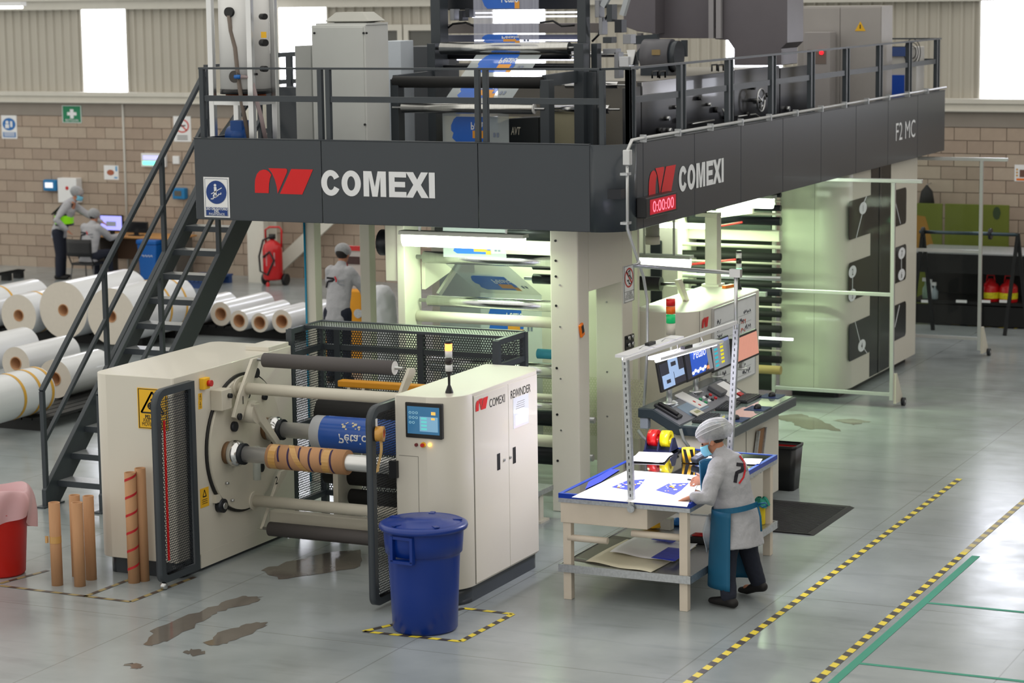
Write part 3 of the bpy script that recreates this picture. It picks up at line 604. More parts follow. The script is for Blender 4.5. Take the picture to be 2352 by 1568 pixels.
gb = thing('x', (0, 0, 0), None, None); bpy.data.objects.remove(gb)
bk = MB()
for a, b in (((-2.68, 1.97), (-2.68, 2.55)), ((-2.68, 2.55), (-.57, 2.55)), ((-.57, 2.55), (-.57, 1.97))):
    for z in (1.88, 1.66, .98, .25): bk.bar((a[0], a[1], z), (b[0], b[1], z), .045, .05)
for (x, y) in ((-2.68, 1.97), (-2.68, 2.55), (-1.62, 2.55), (-.57, 2.55), (-.57, 1.97), (-2.5, 2.55)): bk.box(x-.03, x+.03, y-.03, y+.03, 0, 1.9)
bko = bk.build('rear_guard', charc2, rw)
perf(MB(), (-2.65, 2.55, .27), UX, UZ, 2.05, 1.58).build('perforated_panel', sheet, bko)
perf(MB(), (-2.68, 2.0, .27), UY, UZ, .52, 1.58).build('perforated_panel', sheet, bko)
perf(MB(), (-.57, 2.0, .27), UY, UZ, .52, 1.58).build('perforated_panel', sheet, bko)
perf(MB(), (-2.66, 2.22, 1.90), UX, UY, 2.07, .32).build('perforated_lid', mat('lid_sheet', s(150, 158, 146), .4, metal=.3), bko)
MB().box(-2.68, -.57, 2.20, 2.23, 1.88, 1.905).box(-2.68, -.57, 2.52, 2.57, 1.88, 1.91).build('lid_frame', charc2, bko)
# inner mechanism behind the shafts
MB().box(-2.1, -.6, 1.80, 1.90, 1.42, 1.48).build('yellow_beam', mat('safety_yellow_beam', s(214, 146, 30), .45, var=.1), rw, bev=.01)
for x in (-2.0, -1.85): MB().box(x, x+.03, 1.80, 1.92, .75, 1.42).build('beam_bracket', cream2, rw)
MB().cyl((-2.3, 1.85, 1.16), (-.6, 1.85, 1.16), .15, 24).build('lay_on_roller', soot, rw)
MB().cyl((-2.2, 1.75, .62), (-.6, 1.75, .62), .09, 20).build('guide_roller', soot, rw); MB().cyl((-2.2, 1.6, .78), (-.6, 1.6, .78), .05, 16).build('guide_roller', chrome, rw)
MB().cyl((-1.9, 1.65, .45), (-.6, 1.65, .45), .07, 16).build('guide_roller', soot, rw)
MB().prism([(1.5, .1), (1.95, .1), (1.95, 1.0), (1.7, 1.05), (1.5, .8)], 'x', -2.0, -1.95).build('inner_plate', cream2, rw)
MB().box(-2.5, -.55, 1.2, 1.3, .22, .36).build('cross_member', cream2, rw, bev=.01)
MB().tube([(-2.3, 1.86, 1.2), (-2.35, 1.8, 1.1), (-2.36, 1.85, .9), (-2.3, 1.9, .7)], .02).build('hose', black, rw)
# ---------------------------------------------------------------- reels and cores carried by the machine
q = aY(728, 1005, 1.33)
fr = thing('film_roll', (q.x+.6, 1.33, .93), 'blue printed film reel on the rear rewinder shaft', 'film roll')
MB().cyl((q.x, 1.33, 1.085), (-.75, 1.33, 1.085), .155, 40, hole=.08).build('clear_edge', mat('clear_reel_edge', s(214, 218, 226), .25), fr)
MB().cyl((q.x+.10, 1.33, 1.085), (-.85, 1.33, 1.085), .157, 40, caps=False).build('blue_print', mat('reel_blue', s(48, 92, 178), .22, var=.12, scale=4), fr)
def on_roll(mb, t, x, sz, cy, cz, r, ang):
    tm = MB().text(t, sz, (0, 0, 0), UX, UY, 0, .01)
    k = len(mb.v)
    for vx, vy, _ in tm.v: a = R(ang)-vy/r; mb.v.append((x+vx, cy-r*math.cos(a), cz+r*math.sin(a)))
    for f__ in tm.f: mb.face([k+i for i in f__])
mb = MB(); on_roll(mb, 'Pétalo', q.x+.30, .12, 1.33, 1.085, .159, 12); mb.build('print_lettering', webw, fr)
rq = random.Random(8); mb = MB()
for k in range(14):
    xx, aa, w_ = q.x+.30+rq.random()*.28, R(26+rq.random()*26), .012+.02*rq.random(); f__ = lambda a, x_: (x_, 1.33-.1592*math.cos(a), 1.085+.1592*math.sin(a)); mb.poly([f__(aa, xx), f__(aa, xx+w_), f__(aa+w_*5, xx+w_), f__(aa+w_*5, xx)])
o = mb.build('print_product', mat('reel_cream', s(216, 206, 176), .3), fr); o['kind'] = 'stuff'
q0 = aY(622, 1050, .66); q1 = aY(800, 1055, .66)
co = thing('core_tube', ((q0.x+q1.x)/2, .66, .88), 'brown cardboard core with purple stripes and tape on the front rewinder shaft', 'core tube')
MB().cyl((q0.x, .66, .985), (q1.x, .66, .985), .108, 36, hole=.074).build('tube', kraft, co)
def helix(mb, x, cy, cz, r, a0, a1, w, lead):
    n = 14
    for i in range(n):
        A_, B_ = R(a0+(a1-a0)*i/n), R(a0+(a1-a0)*(i+1)/n); xa, xb = x+lead*i/n, x+lead*(i+1)/n
        f__ = lambda a, xx: (xx, cy-r*math.cos(a), cz+r*math.sin(a)); mb.poly([f__(A_, xa), f__(A_, xa+w), f__(B_, xb+w), f__(B_, xb)])
pur = mat('purple_marker', s(52, 34, 72), .6)
tapem = mat('packing_tape', s(208, 160, 92), .2, coat=.6, alpha=.9)
for k in range(6): mb = MB(); helix(mb, q0.x+.10+.105*k, .66, .985, .1095, 75, -60 if k % 2 else -10, .018, .03); mb.build('marker_stripe', pur, co)
for xx, w_ in ((.03, .07), (.56, .07)): mb = MB(); helix(mb, q0.x+xx, .66, .985, .110, 120, -110, w_, 0); mb.build('tape_band', tapem, co)
mb = MB(); helix(mb, q0.x+.17, .66, .985, .112, 100, -80, .06, .22); mb.build('tape_band', tapem, co)
e = aX(876, 996, -.52)
tr = thing('tape_roll', (-0.530, e.y, e.z-.06), 'roll of brown packing tape hung on the right guard door, end dangling', 'tape')
MB().cyl((-0.565, e.y-.01, e.z), (-0.500, e.y+.01, e.z), .062, 28, hole=.038).build('tape_reel', mat('tape_reel_tan', s(206, 150, 66), .3, coat=.5), tr)
MB().cyl((-0.560, e.y, e.z), (-0.505, e.y+.01, e.z), .037, 24, hole=.03).build('tape_core', mat('tape_core_red', s(190, 80, 60), .6), tr)
mb = MB(); mb.grid(lambda a, b: (-0.515+.01*math.sin(b*5), e.y-.02+.05*(a-.5)-.05*b, e.z-.05-.25*b), 2, 10); mb.build('loose_end', mat('tape_end', s(222, 180, 110), .25, alpha=.92), tr)
MB().box(-0.568, -0.564, e.y-.01, e.y+.02, e.z+.05, e.z+.12).build('hanger_strip', white, tr)
# ================================================================ film web with print
def film_print(parent, o, u, v, W, H, flip=True):
    """blue wrapper artwork on film: o lower-left corner, u across, v up; flip mirrors the lettering top to bottom"""
    o = V(o); u = V(u).normalized(); v = V(v).normalized(); n = u.cross(v)*.004; n2 = n*1.5
    Y = (lambda y: 1-y) if flip else (lambda y: y)
    def pg(L, m, nm, k=1): MB().poly([o+u*x*W+v*Y(y)*H+n*k for x, y in L]).build(nm, m, parent)
    pg([(.0, .35), (.06, .1), (.12, .0), (.75, .0), (.75, .3), (.8, .6), (.78, .98), (.1, 1.0), (.02, .85), (.05, .65), (0, .55)], webb, 'print_blue')
    pg([(.70, .0), (.80, .0), (.80, .25), (.70, .25)] if not flip else [(.70, .75), (.80, .75), (.80, 1.0), (.70, 1.0)], webo, 'print_orange', 1.3)
    pg([(.45, .55), (.72, .55), (.72, .85), (.45, .85)], webo, 'print_product', 1.2)
    for x in (.88, .95): pg([(x, .62), (x+.045, .62), (x+.045, .80), (x, .80)], mat('film_print_grey', s(120, 130, 150), .3), 'print_mark', 1.2)
    mb = MB(); mb.text('Pétalo', H*.42, o+u*.42*W+v*(H*(.78 if flip else .22)), u, -v if flip else v, -.006 if flip else .006, .015, wid=W*.36); mb.build('print_lettering', webw, parent)
# ================================================================ press, first section: portal frame, rollers, web
pr = thing('printing_press', (-1.2, 8.0, 0), 'cream flexographic printing press standing under the mezzanine platform', 'machine')
crg = cream
X1, X0 = -.48, -.77
MB().box(X0, X1, 3.6, 3.86, 0, 2.75).build('frame_column', cream, pr, bev=.012)
MB().box(X0, X1, 4.70, 4.97, 0, 2.75).build('frame_column', cream, pr, bev=.012)
MB().box(X0+.05, X1, 3.86, 4.70, 2.115, 2.75).build('frame_header', cream, pr)
for z in (2.62, 2.43, 2.28, 2.0, 1.4, .95, .5): MB().cyl((X0+.06, 3.601, z), (X0+.06, 3.594, z), .012, 10).build('frame_bolt', black, pr)
for z in (2.2, 1.8, 1.3, .8): MB().cyl((X0+.10, 3.601, z), (X0+.10, 3.594, z), .009, 8).build('frame_screw', steel, pr)
for z in (1.9, 1.2, .75): MB().cyl((X0+.12, 4.701, z), (X0+.12, 4.694, z), .01, 8).build('frame_screw', steel, pr)
# left side of the portal
MB().box(-2.41, -2.325, 3.6, 3.95, 0, 2.75).build('side_frame', cream, pr, bev=.008)
MB().box(-2.55, -2.415, 3.62, 4.0, 2.16, 2.75).build('drive_cover', cream, pr, bev=.01)
MB().cyl((-2.68, 3.8, 2.52), (-2.55, 3.8, 2.52), .13, 20).build('drive_motor', dark, pr)
for x, y, nm in ((-3.68, 4.0, 'a'), (-4.13, 6.0, 'b')):
    cc = MB().box(x, x+.12, y, y+.14, 0, 3.06).build('support_column', cream, pr, bev=.006)
MB().cyl((-3.66, 3.98, .0), (-3.66, 3.98, 2.75), .011, 8).build('air_hose', mat('hose_blue', s(20, 132, 172), .4), pr)
def roller(y, z, r, x0, x1, m, nm='roller', ax=True, n=24):
    o = MB().cyl((x0, y, z), (x1, y, z), r, n).build(nm, m, pr)
    if ax: MB().cyl((x0-.1, y, z), (x1+.1, y, z), r*.35, 10).build('roller_axle', steel, o)
    return o
ring = mat('grooved_roller', (.66, .68, .68), .2, metal=1, var=.25, scale=8, vec=(40, .1, .1))
roller(3.86, 2.385, .060, -2.24, -.80, ring); roller(3.86, 1.955, .055, -2.20, -.79, ring)
roller(3.86, 1.795, .055, -2.32, -.77, cream, 'tie_bar', False)
for z, r, m in ((1.28, .075, ring), (1.02, .03, cream), (.93, .045, ring), (.58, .06, cream)): roller(4.1, z, r, -2.3, -.78, m, 'roller' if m is ring else 'tie_bar')
roller(4.45, .75, .09, -2.3, -.78, dark); roller(4.4, .38, .10, -2.3, -.78, dark)
perf(MB(), (-1.6, 4.9, .5), UX, UZ, 1.3, .6, .03, .009).build('perforated_cover', mat('cover_green_grey', s(196, 196, 170), .5), pr)
MB().cyl((-1.2, 4.25, 1.42), (-.75, 4.25, 1.42), .05, 20).build('blue_reel', mat('reel_cyan', s(66, 168, 196), .4), pr)
for a, b in (((-2.3, 4.3, 2.62), (-.8, 4.3, 2.62)),): MB().cyl(a, b, .09, 24).build('chill_drum', mat('drum_blued', s(96, 100, 102), .3, metal=.5), pr)
for z in (2.27, 2.13): roller(4.5, z, .05, -1.35, -.79, dark)
MB().box(-2.32, -.5, 5.15, 5.2, .2, 2.7).build('rear_panel', cream, pr)
MB().box(-2.6, -2.0, 4.9, 4.95, .2, 2.1).build('grey_panel', mat('panel_blue_grey', s(150, 156, 160), .5), pr)
MB().prism([(3.95, 2.05), (4.7, 2.2), (4.7, 2.35), (3.95, 2.35)], 'x', -2.32, -2.28).build('web_guide_plate', cream, pr)
MB().bar((-2.15, 3.98, 2.0), (-2.0, 4.2, 2.33), .05, .04).build('guide_strut', steel, pr)
# web: down over the grooved roller, back to the drum, then down
WX0, WX1 = -2.0, -1.32
fw = thing('film_web', (-1.66, 4.0, .4), 'clear printed film web running down through the front press rollers', 'film')
def wsheet(pts, nm='web_span', x0=WX0, x1=WX1):
    for (y0, z0), (y1, z1) in zip(pts, pts[1:]): MB().poly([(x0, y0, z0), (x1, y0, z0), (x1, y1, z1), (x0, y1, z1)]).build(nm, web, fw)
wsheet([(3.80, 2.40), (3.80, 2.9)]); wsheet([(4.62, 1.95), (3.84, 2.33)]); wsheet([(4.62, .3), (4.62, 1.95)])
film_print(fw, (WX0+.1, 3.80, 2.44), UX, UZ, .52, .16)
dv = V((0, 3.84-4.62, 2.33-1.95)).normalized()
film_print(fw, V((WX0+.08, 4.62, 1.95))+dv*.12, UX, dv, .55, .42)
film_print(fw, (WX0+.08, 4.62, 1.52), UX, UZ, .50, .30); film_print(fw, (WX0+.08, 4.62, .8), UX, UZ, .50, .30)
# tube lights of the press, with hidden fill tubes added
def tube_light(name, x0, x1, y, z, label, pw=13, lit=lampg):
    t = thing(name, ((x0+x1)/2, y, z), label, 'light fitting')
    MB().prism([(y-.07, z+.05), (y-.06, z+.085), (y+.06, z+.085), (y+.07, z+.05)], 'x', x0, x1).build('housing', mat('fitting_grey', s(190, 194, 186), .5), t)
    prof = [(y-.068, z+.05), (y-.065, z-.02), (y-.035, z-.065), (y+.035, z-.065), (y+.065, z-.02), (y+.068, z+.05)]
    MB().prism(prof, 'x', x0+.03, x1-.03).build('diffuser', lit, t)
    for xx in (x0+.2, x1-.2): MB().box(xx-.01, xx+.01, y-.01, y+.01, z+.085, 3.06).build('hanger_rod', steel, t)
    area('tube_area', ((x0+x1)/2, y, z-.075), (0, 0, 0), x1-x0-.1, .12, pw, (.72, 1, .58)); return t
a = aY(922, 540, 3.42); b = aY(1208, 552, 3.42)
tube_light('tube_light', a.x, b.x, 3.42, a.z-.035, 'bright greenish tube light under the front edge of the platform')
a = aY(1440, 605, 6.4); b = aY(1589, 605, 6.4)
tube_light('tube_light', a.x, b.x, 6.4, b.z, 'greenish tube light between portal frame and square post')
tube_light('tube_light', -2.1, -.9, 4.75, 2.66, 'added unseen greenish tube light inside the portal behind the film web', 8)  # hidden fill tube, added to brighten the inside of the portal
a = aY(1780, 478, 8.7); tube_light('tube_light', a.x-1.1, a.x, 8.7, 2.55, 'greenish tube light over the print decks below the platform side', 32)
tube_light('tube_light', -1.9, -.9, 9.7, 2.62, 'added unseen greenish tube light in front of the press housing', 34)  # unseen tube added to throw more light on the housing front
# ================================================================ press, print decks behind the electrical cabinet
dk = lambda y, z, r, x0, x1, m, nm: MB().cyl((x0, y, z), (x1, y, z), r, 20).build(nm, m, pr)
MB().box(-3.4, -1.28, 8.3, 8.45, .1, 2.75).build('side_frame', cream, pr)
MB().box(-3.4, -1.9, 6.3, 6.42, .1, 2.75).build('side_frame', cream, pr)
for px, y0, y1 in ((1508, 552, 690), (1508, 690, 800)):
    p = aY(px-14, y1, 8.28); q = aY(px+12, y0, 8.28); MB().box(p.x, q.x, 8.27, 8.3, p.z, q.z).build('frame_slot', dark, pr, bev=.02)
p = aY(1485, 560, 5.6); q = aY(1513, 520, 5.6)
mo = MB().cyl(((p.x+q.x)/2, 5.6, p.z), ((p.x+q.x)/2, 5.6, p.z+.08), .075, 20).build('motor_cap', cream2, pr); MB().cyl(((p.x+q.x)/2, 5.6, p.z+.08), ((p.x+q.x)/2, 5.6, 2.75), .07, 20).build('motor_body', mat('motor_grey', s(150, 148, 138), .5), pr)
p = aY(1380, 652, 6.0); q = aY(1519, 652, 6.0); MB().cyl((p.x, 6.0, q.z), (q.x, 6.0, q.z), .075, 24).build('dark_roller', soot, pr); MB().cyl((q.x, 6.0, q.z), (q.x+.2, 6.0, q.z), .018, 10).build('roller_axle', steel, pr)
MB().prism([(5.9, q.z+.06), (6.02, q.z+.06), (6.3, q.z-.25), (6.2, q.z-.25)], 'x', q.x+.18, q.x+.22).build('roller_arm', cream2, pr)
# decks: horizontal cylinders and beams along the press width
rows = [(448, 8, dark), (462, 6, cream2), (478, 10, dark), (492, 7, cream2), (508, 14, dark), (542, 16, cream), (568, 9, cream2), (590, 12, soot), (606, 6, cream2), (622, 10, soot), (640, 8, steel), (655, 8, soot),
        (672, 12, dark), (690, 10, soot), (706, 5, cream2), (722, 10, soot), (740, 5, cream2), (756, 12, soot), (790, 12, dark), (806, 5, cream2), (826, 12, soot), (850, 14, mat('ink_tray', s(170, 150, 96), .5))]
for k, (py, hpx, m) in enumerate(rows):
    y = 9.9+.25*math.sin(k*1.7); p = aY(1790, py, y); r = hpx/2/203
    if m is cream: MB().box(-3.2, p.x+.02, y-.06, y+.06, p.z-r*1.6, p.z+r*1.6).build('deck_beam', cream, pr, bev=.008)
    else: dk(y, p.z, r*1.5 if m is not cream2 else r, -3.2, p.x+.02, m, 'deck_cylinder' if m in (dark, soot, steel) else 'deck_bar')
MB().box(-3.3, -.86, 10.35, 10.45, .1, 2.75).build('deck_back', mat('deck_back_dark', s(44, 50, 48), .6), pr)
MB().box(-1.95, -1.80, 8.5, 10.3, .1, 2.75).build('inner_side', cream, pr)
p = aY(1745, 776, 9.3); MB().box(p.x-.6, p.x+.4, 9.3, 9.33, p.z-.012, p.z+.012).build('led_strip', mat('led_strip_white', (1, 1, 1), .3, emit=(.9, 1, .95), estr=5), pr)
p = aY(1456, 516, 8.0); q = aY(1632, 520, 8.0); MB().cyl((p.x, 8.0, q.z), (q.x, 8.0, q.z), .03, 14).build('tube_lamp', mat('deck_tube', (.9, 1, .85), .3, emit=(.86, 1, .78), estr=8), pr)
ro = mat('red_hose', s(176, 40, 44), .4)
for a, b in (((1648, 520), (1705, 510)), ((1590, 606), (1690, 596)), ((1545, 612), (1640, 602))): MB().tube([aY(a[0], a[1], 9.2), aY(b[0], b[1], 9.2)], .012).build('ink_hose', ro, pr)
p = aY(1650, 500, 9.0); q = aY(1728, 480, 9.0)
MB().prism([(p.x, p.z), (q.x, q.z-.05), (q.x, 2.7), (p.x-.1, 2.7)], 'y', 9.0, 9.06).build('swing_plate', cream2, pr)
MB().box(-3.2, -.5, 9.1, 9.16, 1.42, 1.47).build('chain_guard', galv, pr)
# ---------------------------------------------------------------- press main housing with numbered dark windows
PX0, PX1, PY0, PY1, PZ = -.82, 0.0, 10.55, 13.85, 2.75
ho = MB().prism(rrect(PX0, PX1, PY0, PY1, [.02, .32, .10, .02]), 'z', .1, PZ, True).build('main_housing', cream, pr, bev=.008)
MB().prism(rrect(PX0+.1, PX1-.12, PY0+.15, PY1-.1, .05), 'z', 0, .1).build('housing_plinth', dark, pr)
p = aY(1870, 700, PY0); MB().box(p.x-.002, p.x+.002, PY0-.001, PY0+.002, .12, PZ).build('panel_seam', seam, pr)
gls = mat('dark_glass', s(22, 25, 30), .2, spec=.25)
MB().box(PX1-.01, PX1+.006, 11.63, 12.5, .12, PZ).build('dark_door', gls, pr)
MB().box(PX1, PX1+.012, 11.98, 12.06, .12, PZ).build('door_rail', mat('dark_rail', s(22, 24, 28), .3), pr)
def vent(y0, y1, z0, z1, rl, marks):
    r = .06; pts = rrect(y0, y1, z0, z1, [r, 0, 0, r] if rl else [0, r, r, 0]); MB().prism(pts, 'x', PX1, PX1+.006).build('dark_window', gls, pr)
    for (fy, fz, t) in marks:
        yy, zz = y0+fy*(y1-y0), z0+fz*(z1-z0)
        MB().poly([(PX1+.008, yy+.16*math.cos(a*math.pi/10), zz+.075*math.sin(a*math.pi/10)) for a in range(20)]).build('number_disc', lettr, pr)
        MB().text(t, .11, (PX1+.0085, yy, zz-.04), UY, UZ, .001, .01, 'CENTER').build('numeral', blackp, pr)
ln = MB()
vent(10.70, 11.63, 1.93, 2.40, True, [(.62, .72, '1')]); vent(10.72, 11.63, 1.18, 1.65, True, [(.15, .75, '2'), (.15, .14, '3')]); vent(10.74, 11.63, .44, .90, True, [(.6, .28, '4')])
vent(12.70, 13.23, 1.90, 2.37, False, []); vent(12.70, 13.25, 1.165, 1.63, False, [(.6, .78, '7'), (.6, .18, '6')]); vent(12.70, 13.27, .42, .88, False, [])
for (y0, z0), (y1, z1) in (((11.0, 1.93), (11.24, 2.2)), ((11.3, 2.33), (11.42, 2.40)), ((10.86, 1.30), (10.86, 1.46)), ((10.98, .90), (11.2, .62)), ((11.36, .52), (11.5, .44)), ((12.72, 2.2), (12.95, 1.92)), ((13.02, 1.3), (13.02, 1.46)), ((12.74, .6), (12.95, .86))):
    MB().bar((PX1+.008, y0, z0), (PX1+.008, y1, z1), .012, .004, (1, 0, 0)).build('guide_line', lettr, pr)
# ---------------------------------------------------------------- electrical cabinet beside the press, with post on top
EX0, EX1, EY0, EY1 = -.66, .04, 5.28, 7.42
ec = thing('electrical_cabinet', (-.3, 6.3, 0), 'cream rounded electrical cabinet carrying a whiteboard behind the console', 'cabinet')
eb = MB().prism(rrect(EX0, EX1, EY0, EY1, [.1, .30, .14, .05]), 'z', .12, 1.74, True).build('body', cream, ec, bev=.006)
MB().prism(rrect(EX0+.05, EX1-.04, EY0+.05, EY1-.05, .05), 'z', 0, .12).build('plinth', charc, ec)
e = aX(1612, 754, EX1+.001); logo(MB(), e, UY, UZ, .19, .10).build('logo', red, ec)
e = aX(1607, 720, EX1); MB().box(EX1-.002, EX1+.002, e.y-.003, e.y+.003, .15, 1.74).build('door_gap', seam, ec)
p = aZ(1638, 656, 1.74); po = MB().box(p.x-.07, p.x+.07, p.y-.07, p.y+.07, 1.74, 2.5).build('square_post', cream, ec, bev=.006)
MB().box(p.x-.10, p.x+.10, p.y-.10, p.y+.10, 1.74, 1.765).build('post_foot', cream, ec); MB().box(p.x-.18, p.x+.07, p.y-.07, p.y+.07, 2.5, 2.54).build('post_head', cream, ec)
MB().cyl((p.x-.10, p.y, 2.54), (p.x-.10, p.y, 2.75), .03, 14).build('post_jack', steel, ec)
t_ = aZ(1697, 664, 1.74); tower(ec, t_.x, t_.y, 1.74, .42, .030, [lensG, lensW, lensK, lensW])
p = aZ(1673, 660, 1.74); tag(MB().obox((p.x, p.y, 1.755), (.02, .09, 0), (.025, -.006, 0), (0, 0, .015)).build('orange_tool', orange), 'small orange hand tool lying on top of the electrical cabinet', 'tool')
# whiteboard on the cabinet face
y0 = aX(1639, 720, EX1+.02).y; y1 = aX(1734, 690, EX1+.02).y; z1 = aX(1639, 712, EX1+.02).z; z0 = aX(1734, 855, EX1+.02).z
wb = thing('whiteboard', (EX1+.02, (y0+y1)/2, z0), 'white marker board with handwritten notes fixed to the electrical cabinet', 'whiteboard')
MB().box(EX1+.002, EX1+.02, y0, y1, z0, z1).build('board', mat('whiteboard_face', s(226, 228, 232), .25), wb)
mb = MB(); [mb.box(EX1+.002, EX1+.028, a, b, c_, d) for a, b, c_, d in ((y0-.01, y1+.01, z0-.015, z0), (y0-.01, y1+.01, z1, z1+.015), (y0-.012, y0, z0, z1), (y1, y1+.012, z0, z1))]; mb.build('board_frame', alu, wb)
for k in range(9): MB().box(EX1+.02, EX1+.0215, y0+.06+.03*(k % 3), y1-.12, z1-.17-.08*k, z1-.173-.08*k).build('ruled_line', mat('marker_grey', s(130, 132, 140), .5), wb)
rnd = random.Random(4)
def scrawl(y, z, n, h, m):
    """unreadable marker handwriting as one continuous line"""
    P = []; x = y
    for k in range(n*4): P.append((EX1+.0225, x, z+h*rnd.uniform(-.5, .5))); x += h*rnd.uniform(.10, .34)
    MB().tube(P, .0028, 5).build('handwriting', mat(*m), wb)
for k in range(9):
    scrawl(y0+.08+rnd.random()*.1, z1-.14-.08*k, rnd.randint(3, 6), .05, ('marker_dark', s(70, 72, 84), .5)); scrawl(y0+.75+rnd.random()*.2, z1-.14-.08*k, rnd.randint(3, 7), .05, ('marker_dark', s(70, 72, 84), .5))
for k in range(4): scrawl(y1-.45, z1-.24-.09*k, 3, .06, ('marker_red', s(214, 110, 90), .5))
# no-operating sign on the portal
def prohib(mb, P, u, v): annulus(mb, P, .5, .66, .42, .27, .82); strip(mb, P, [(.22, .85), (.80, .48)], .09, .64)
def machine_pic(mb, P, u, v): strip(mb, P, [(.40, .82), (.60, .86), (.58, .72), (.42, .70), (.40, .82)], .05, .64); strip(mb, P, [(.58, .72), (.75, .60)], .06, .64); strip(mb, P, [(.30, .58), (.45, .60), (.50, .50), (.65, .48)], .06, .64)
def nop_txt(mb, P, u, v):
    for k, t in enumerate(('NO OPERE', 'ESTA MAQUINA', 'SIN AUTORIZACION')): txt(mb, P, u, v, t, .5, .21-.07*k, .034, (.13, .18, .21)[k])
    for a, b, c_, d in ((.02, .98, .98, .99), (.02, .98, .01, .02), (.02, .05, .01, .99), (.95, .98, .01, .99), (.02, .98, .29, .30)): rect(mb, P, a, b, c_, d)
p = aX(1433, 697, X1+.008); q = aX(1433, 612, X1+.008)
plate('prohibition_sign', (X1+.008, p.y, p.z), UY, UZ, .27, q.z-p.z, white, 'red and white do not operate sign on the portal frame side', 'sign', [('ring', redp, prohib), ('pictogram', blackp, machine_pic), ('lettering', blackp, nop_txt)])
p = aX(1437, 800, X1+.01); q = aX(1456, 770, X1+.01)
sw = thing('switch_plate', (X1+.01, p.y, p.z), 'black air regulator plate with knobs on the portal frame side', 'switch'); MB().box(X1, X1+.012, p.y, q.y, p.z-.02, q.z+.02).build('plate', black, sw)
for k in range(4): MB().cyl((X1+.012, p.y+.05+.1*(k % 2), p.z+.03+.07*(k//2)), (X1+.04, p.y+.05+.1*(k % 2), p.z+.03+.07*(k//2)), .02, 12).build('knob', steel, sw)
p = aX(1337, 758, X1+.02); og = thing('barcode_gun', (X1+.03, p.y, p.z-.06), 'orange handheld gauge stuck on the portal column', 'gauge'); MB().obox((X1+.016, p.y, p.z), (.012, 0, 0), (0, .035, .012), (0, -.02, .06)).build('case', orange, og, bev=.006); MB().obox((X1+.0295, p.y, p.z+.01), (.001, 0, 0), (0, .022, .008), (0, -.012, .035)).build('display', black, og)
# small roll cart between rewinder and press
kt = thing('roll_cart', (-.9, 3.2, 0), 'low galvanised roll cart leg and tray beside the rewinder', 'cart')
p = aZ(1266, 1115, .32); MB().box(p.x-.8, p.x, 2.95, 3.35, .27, .32).build('tray', galv, kt); MB().box(p.x-.13, p.x-.03, 3.1, 3.18, .02, .27).build('leg', cream2, kt); MB().box(p.x-.17, p.x, 3.05, 3.25, 0, .02).build('foot', cream2, kt); MB().cyl((p.x-.3, 3.1, .07), (p.x-.26, 3.1, .07), .07, 18).build('wheel', dark, kt)
# ---------------------------------------------------------------- mobile acrylic screens
def screen(name, Y, pxl, pxr, ztop, zbot, zmid, pxtop, label, lean):
    xl = aY(pxl, 700, Y).x; xr = aY(pxr, 700, Y).x; xt = aY(pxtop, 400, Y).x
    t = thing(name, ((xl+xr)/2, Y, 0), label, 'screen', 'mobile acrylic screens')
    for x in (xl, xr): MB().box(x-.022, x+.022, Y-.022, Y+.022, .1, ztop).build('frame_post', alu, t, bev=.004)
    for z in (zbot, zmid): MB().box(xl+.022, xr-.022, Y-.02, Y+.02, z-.022, z+.022).build('frame_rail', alu, t, bev=.004)
    MB().box(xl-.3, xt, Y-.022, Y+.022, ztop, ztop+.045).build('top_rail', alu, t, bev=.004)
    MB().box(xl+.022, xr-.022, Y-.003, Y+.003, zbot+.02, zmid-.02).build('acrylic_pane', glassm, t); MB().box(xl+.022, xr-.022, Y-.003, Y+.003, zmid+.02, ztop).build('acrylic_pane', glassm, t)
    for sgn in (1,):
        MB().prism([(Y, .42), (Y+sgn*.05, .42), (Y+sgn*.28, .12), (Y+sgn*.28, .06), (Y, .06)], 'x', xr+.022, xr+.052).build('foot_plate', cream2, t)
        f_ = MB().cyl((xr+.055, Y+sgn*.25, .05), (xr+.095, Y+sgn*.25, .05), .05, 18).build('castor', dark, t); MB().cyl((xr+.095, Y+sgn*.25, .05), (xr+.10, Y+sgn*.25, .05), .02, 12).build('castor_hub', galv, f_)
    return t
screen('acrylic_screen', 10.2, 1778, 2050, 2.68, .17, 1.36, 2119, 'near mobile clear acrylic screen in aluminium frame in front of press housing', 0)
screen('acrylic_screen', 14.35, 2060, 2250, 2.64, .26, 1.43, 2315, 'far mobile clear acrylic screen in aluminium frame beyond the press housing', 0)
# ================================================================ control console
DY0, DY1 = 3.20, 5.07
cs = thing('control_console', (.75, 4.1, 0), 'cream control console with charcoal desk top and sloped key panel', 'console')
MB().box(.36, 1.06, 3.3, 4.95, .08, .90).build('body', cream, cs, bev=.008)
MB().box(.40, 1.0, 3.35, 4.9, 0, .08).build('plinth', charc, cs)
MB().box(1.06, 1.064, 3.98, 3.986, .1, .88).build('panel_gap', seam, cs)
MB().prism([(.28, 1.05), (.28, 1.14), (.43, 1.14), (.70, 1.0), (1.20, 1.0), (1.20, .91), (.66, .91), (.40, 1.05)], 'y', DY0, DY1).build('desk_top', mat('desk_slate', s(40, 52, 60), .3, coat=.2), cs, bev=.01)
glt = mat('desk_glass', s(150, 170, 164), .05, coat=1)
MB().box(.72, 1.17, DY0+.03, DY1-.03, 1.0, 1.006).build('glass_plate', glt, cs)
sn = V((.14, 0, .27)).normalized(); su = V((.27, 0, -.14)).normalized()
def slope(px, py, off=.004):
    d = ray(px, py); p0 = V((.43, 0, 1.14))+sn*off; t = (p0-V(CAM)).dot(sn)/d.dot(sn); return V(CAM)+d*t
def slab(o, u, v, n, W, H, T): o = V(o); u = V(u).normalized(); v = V(v).normalized(); n = V(n).normalized(); return MB().obox(o+n*T/2, u*W/2, v*H/2, n*T/2)
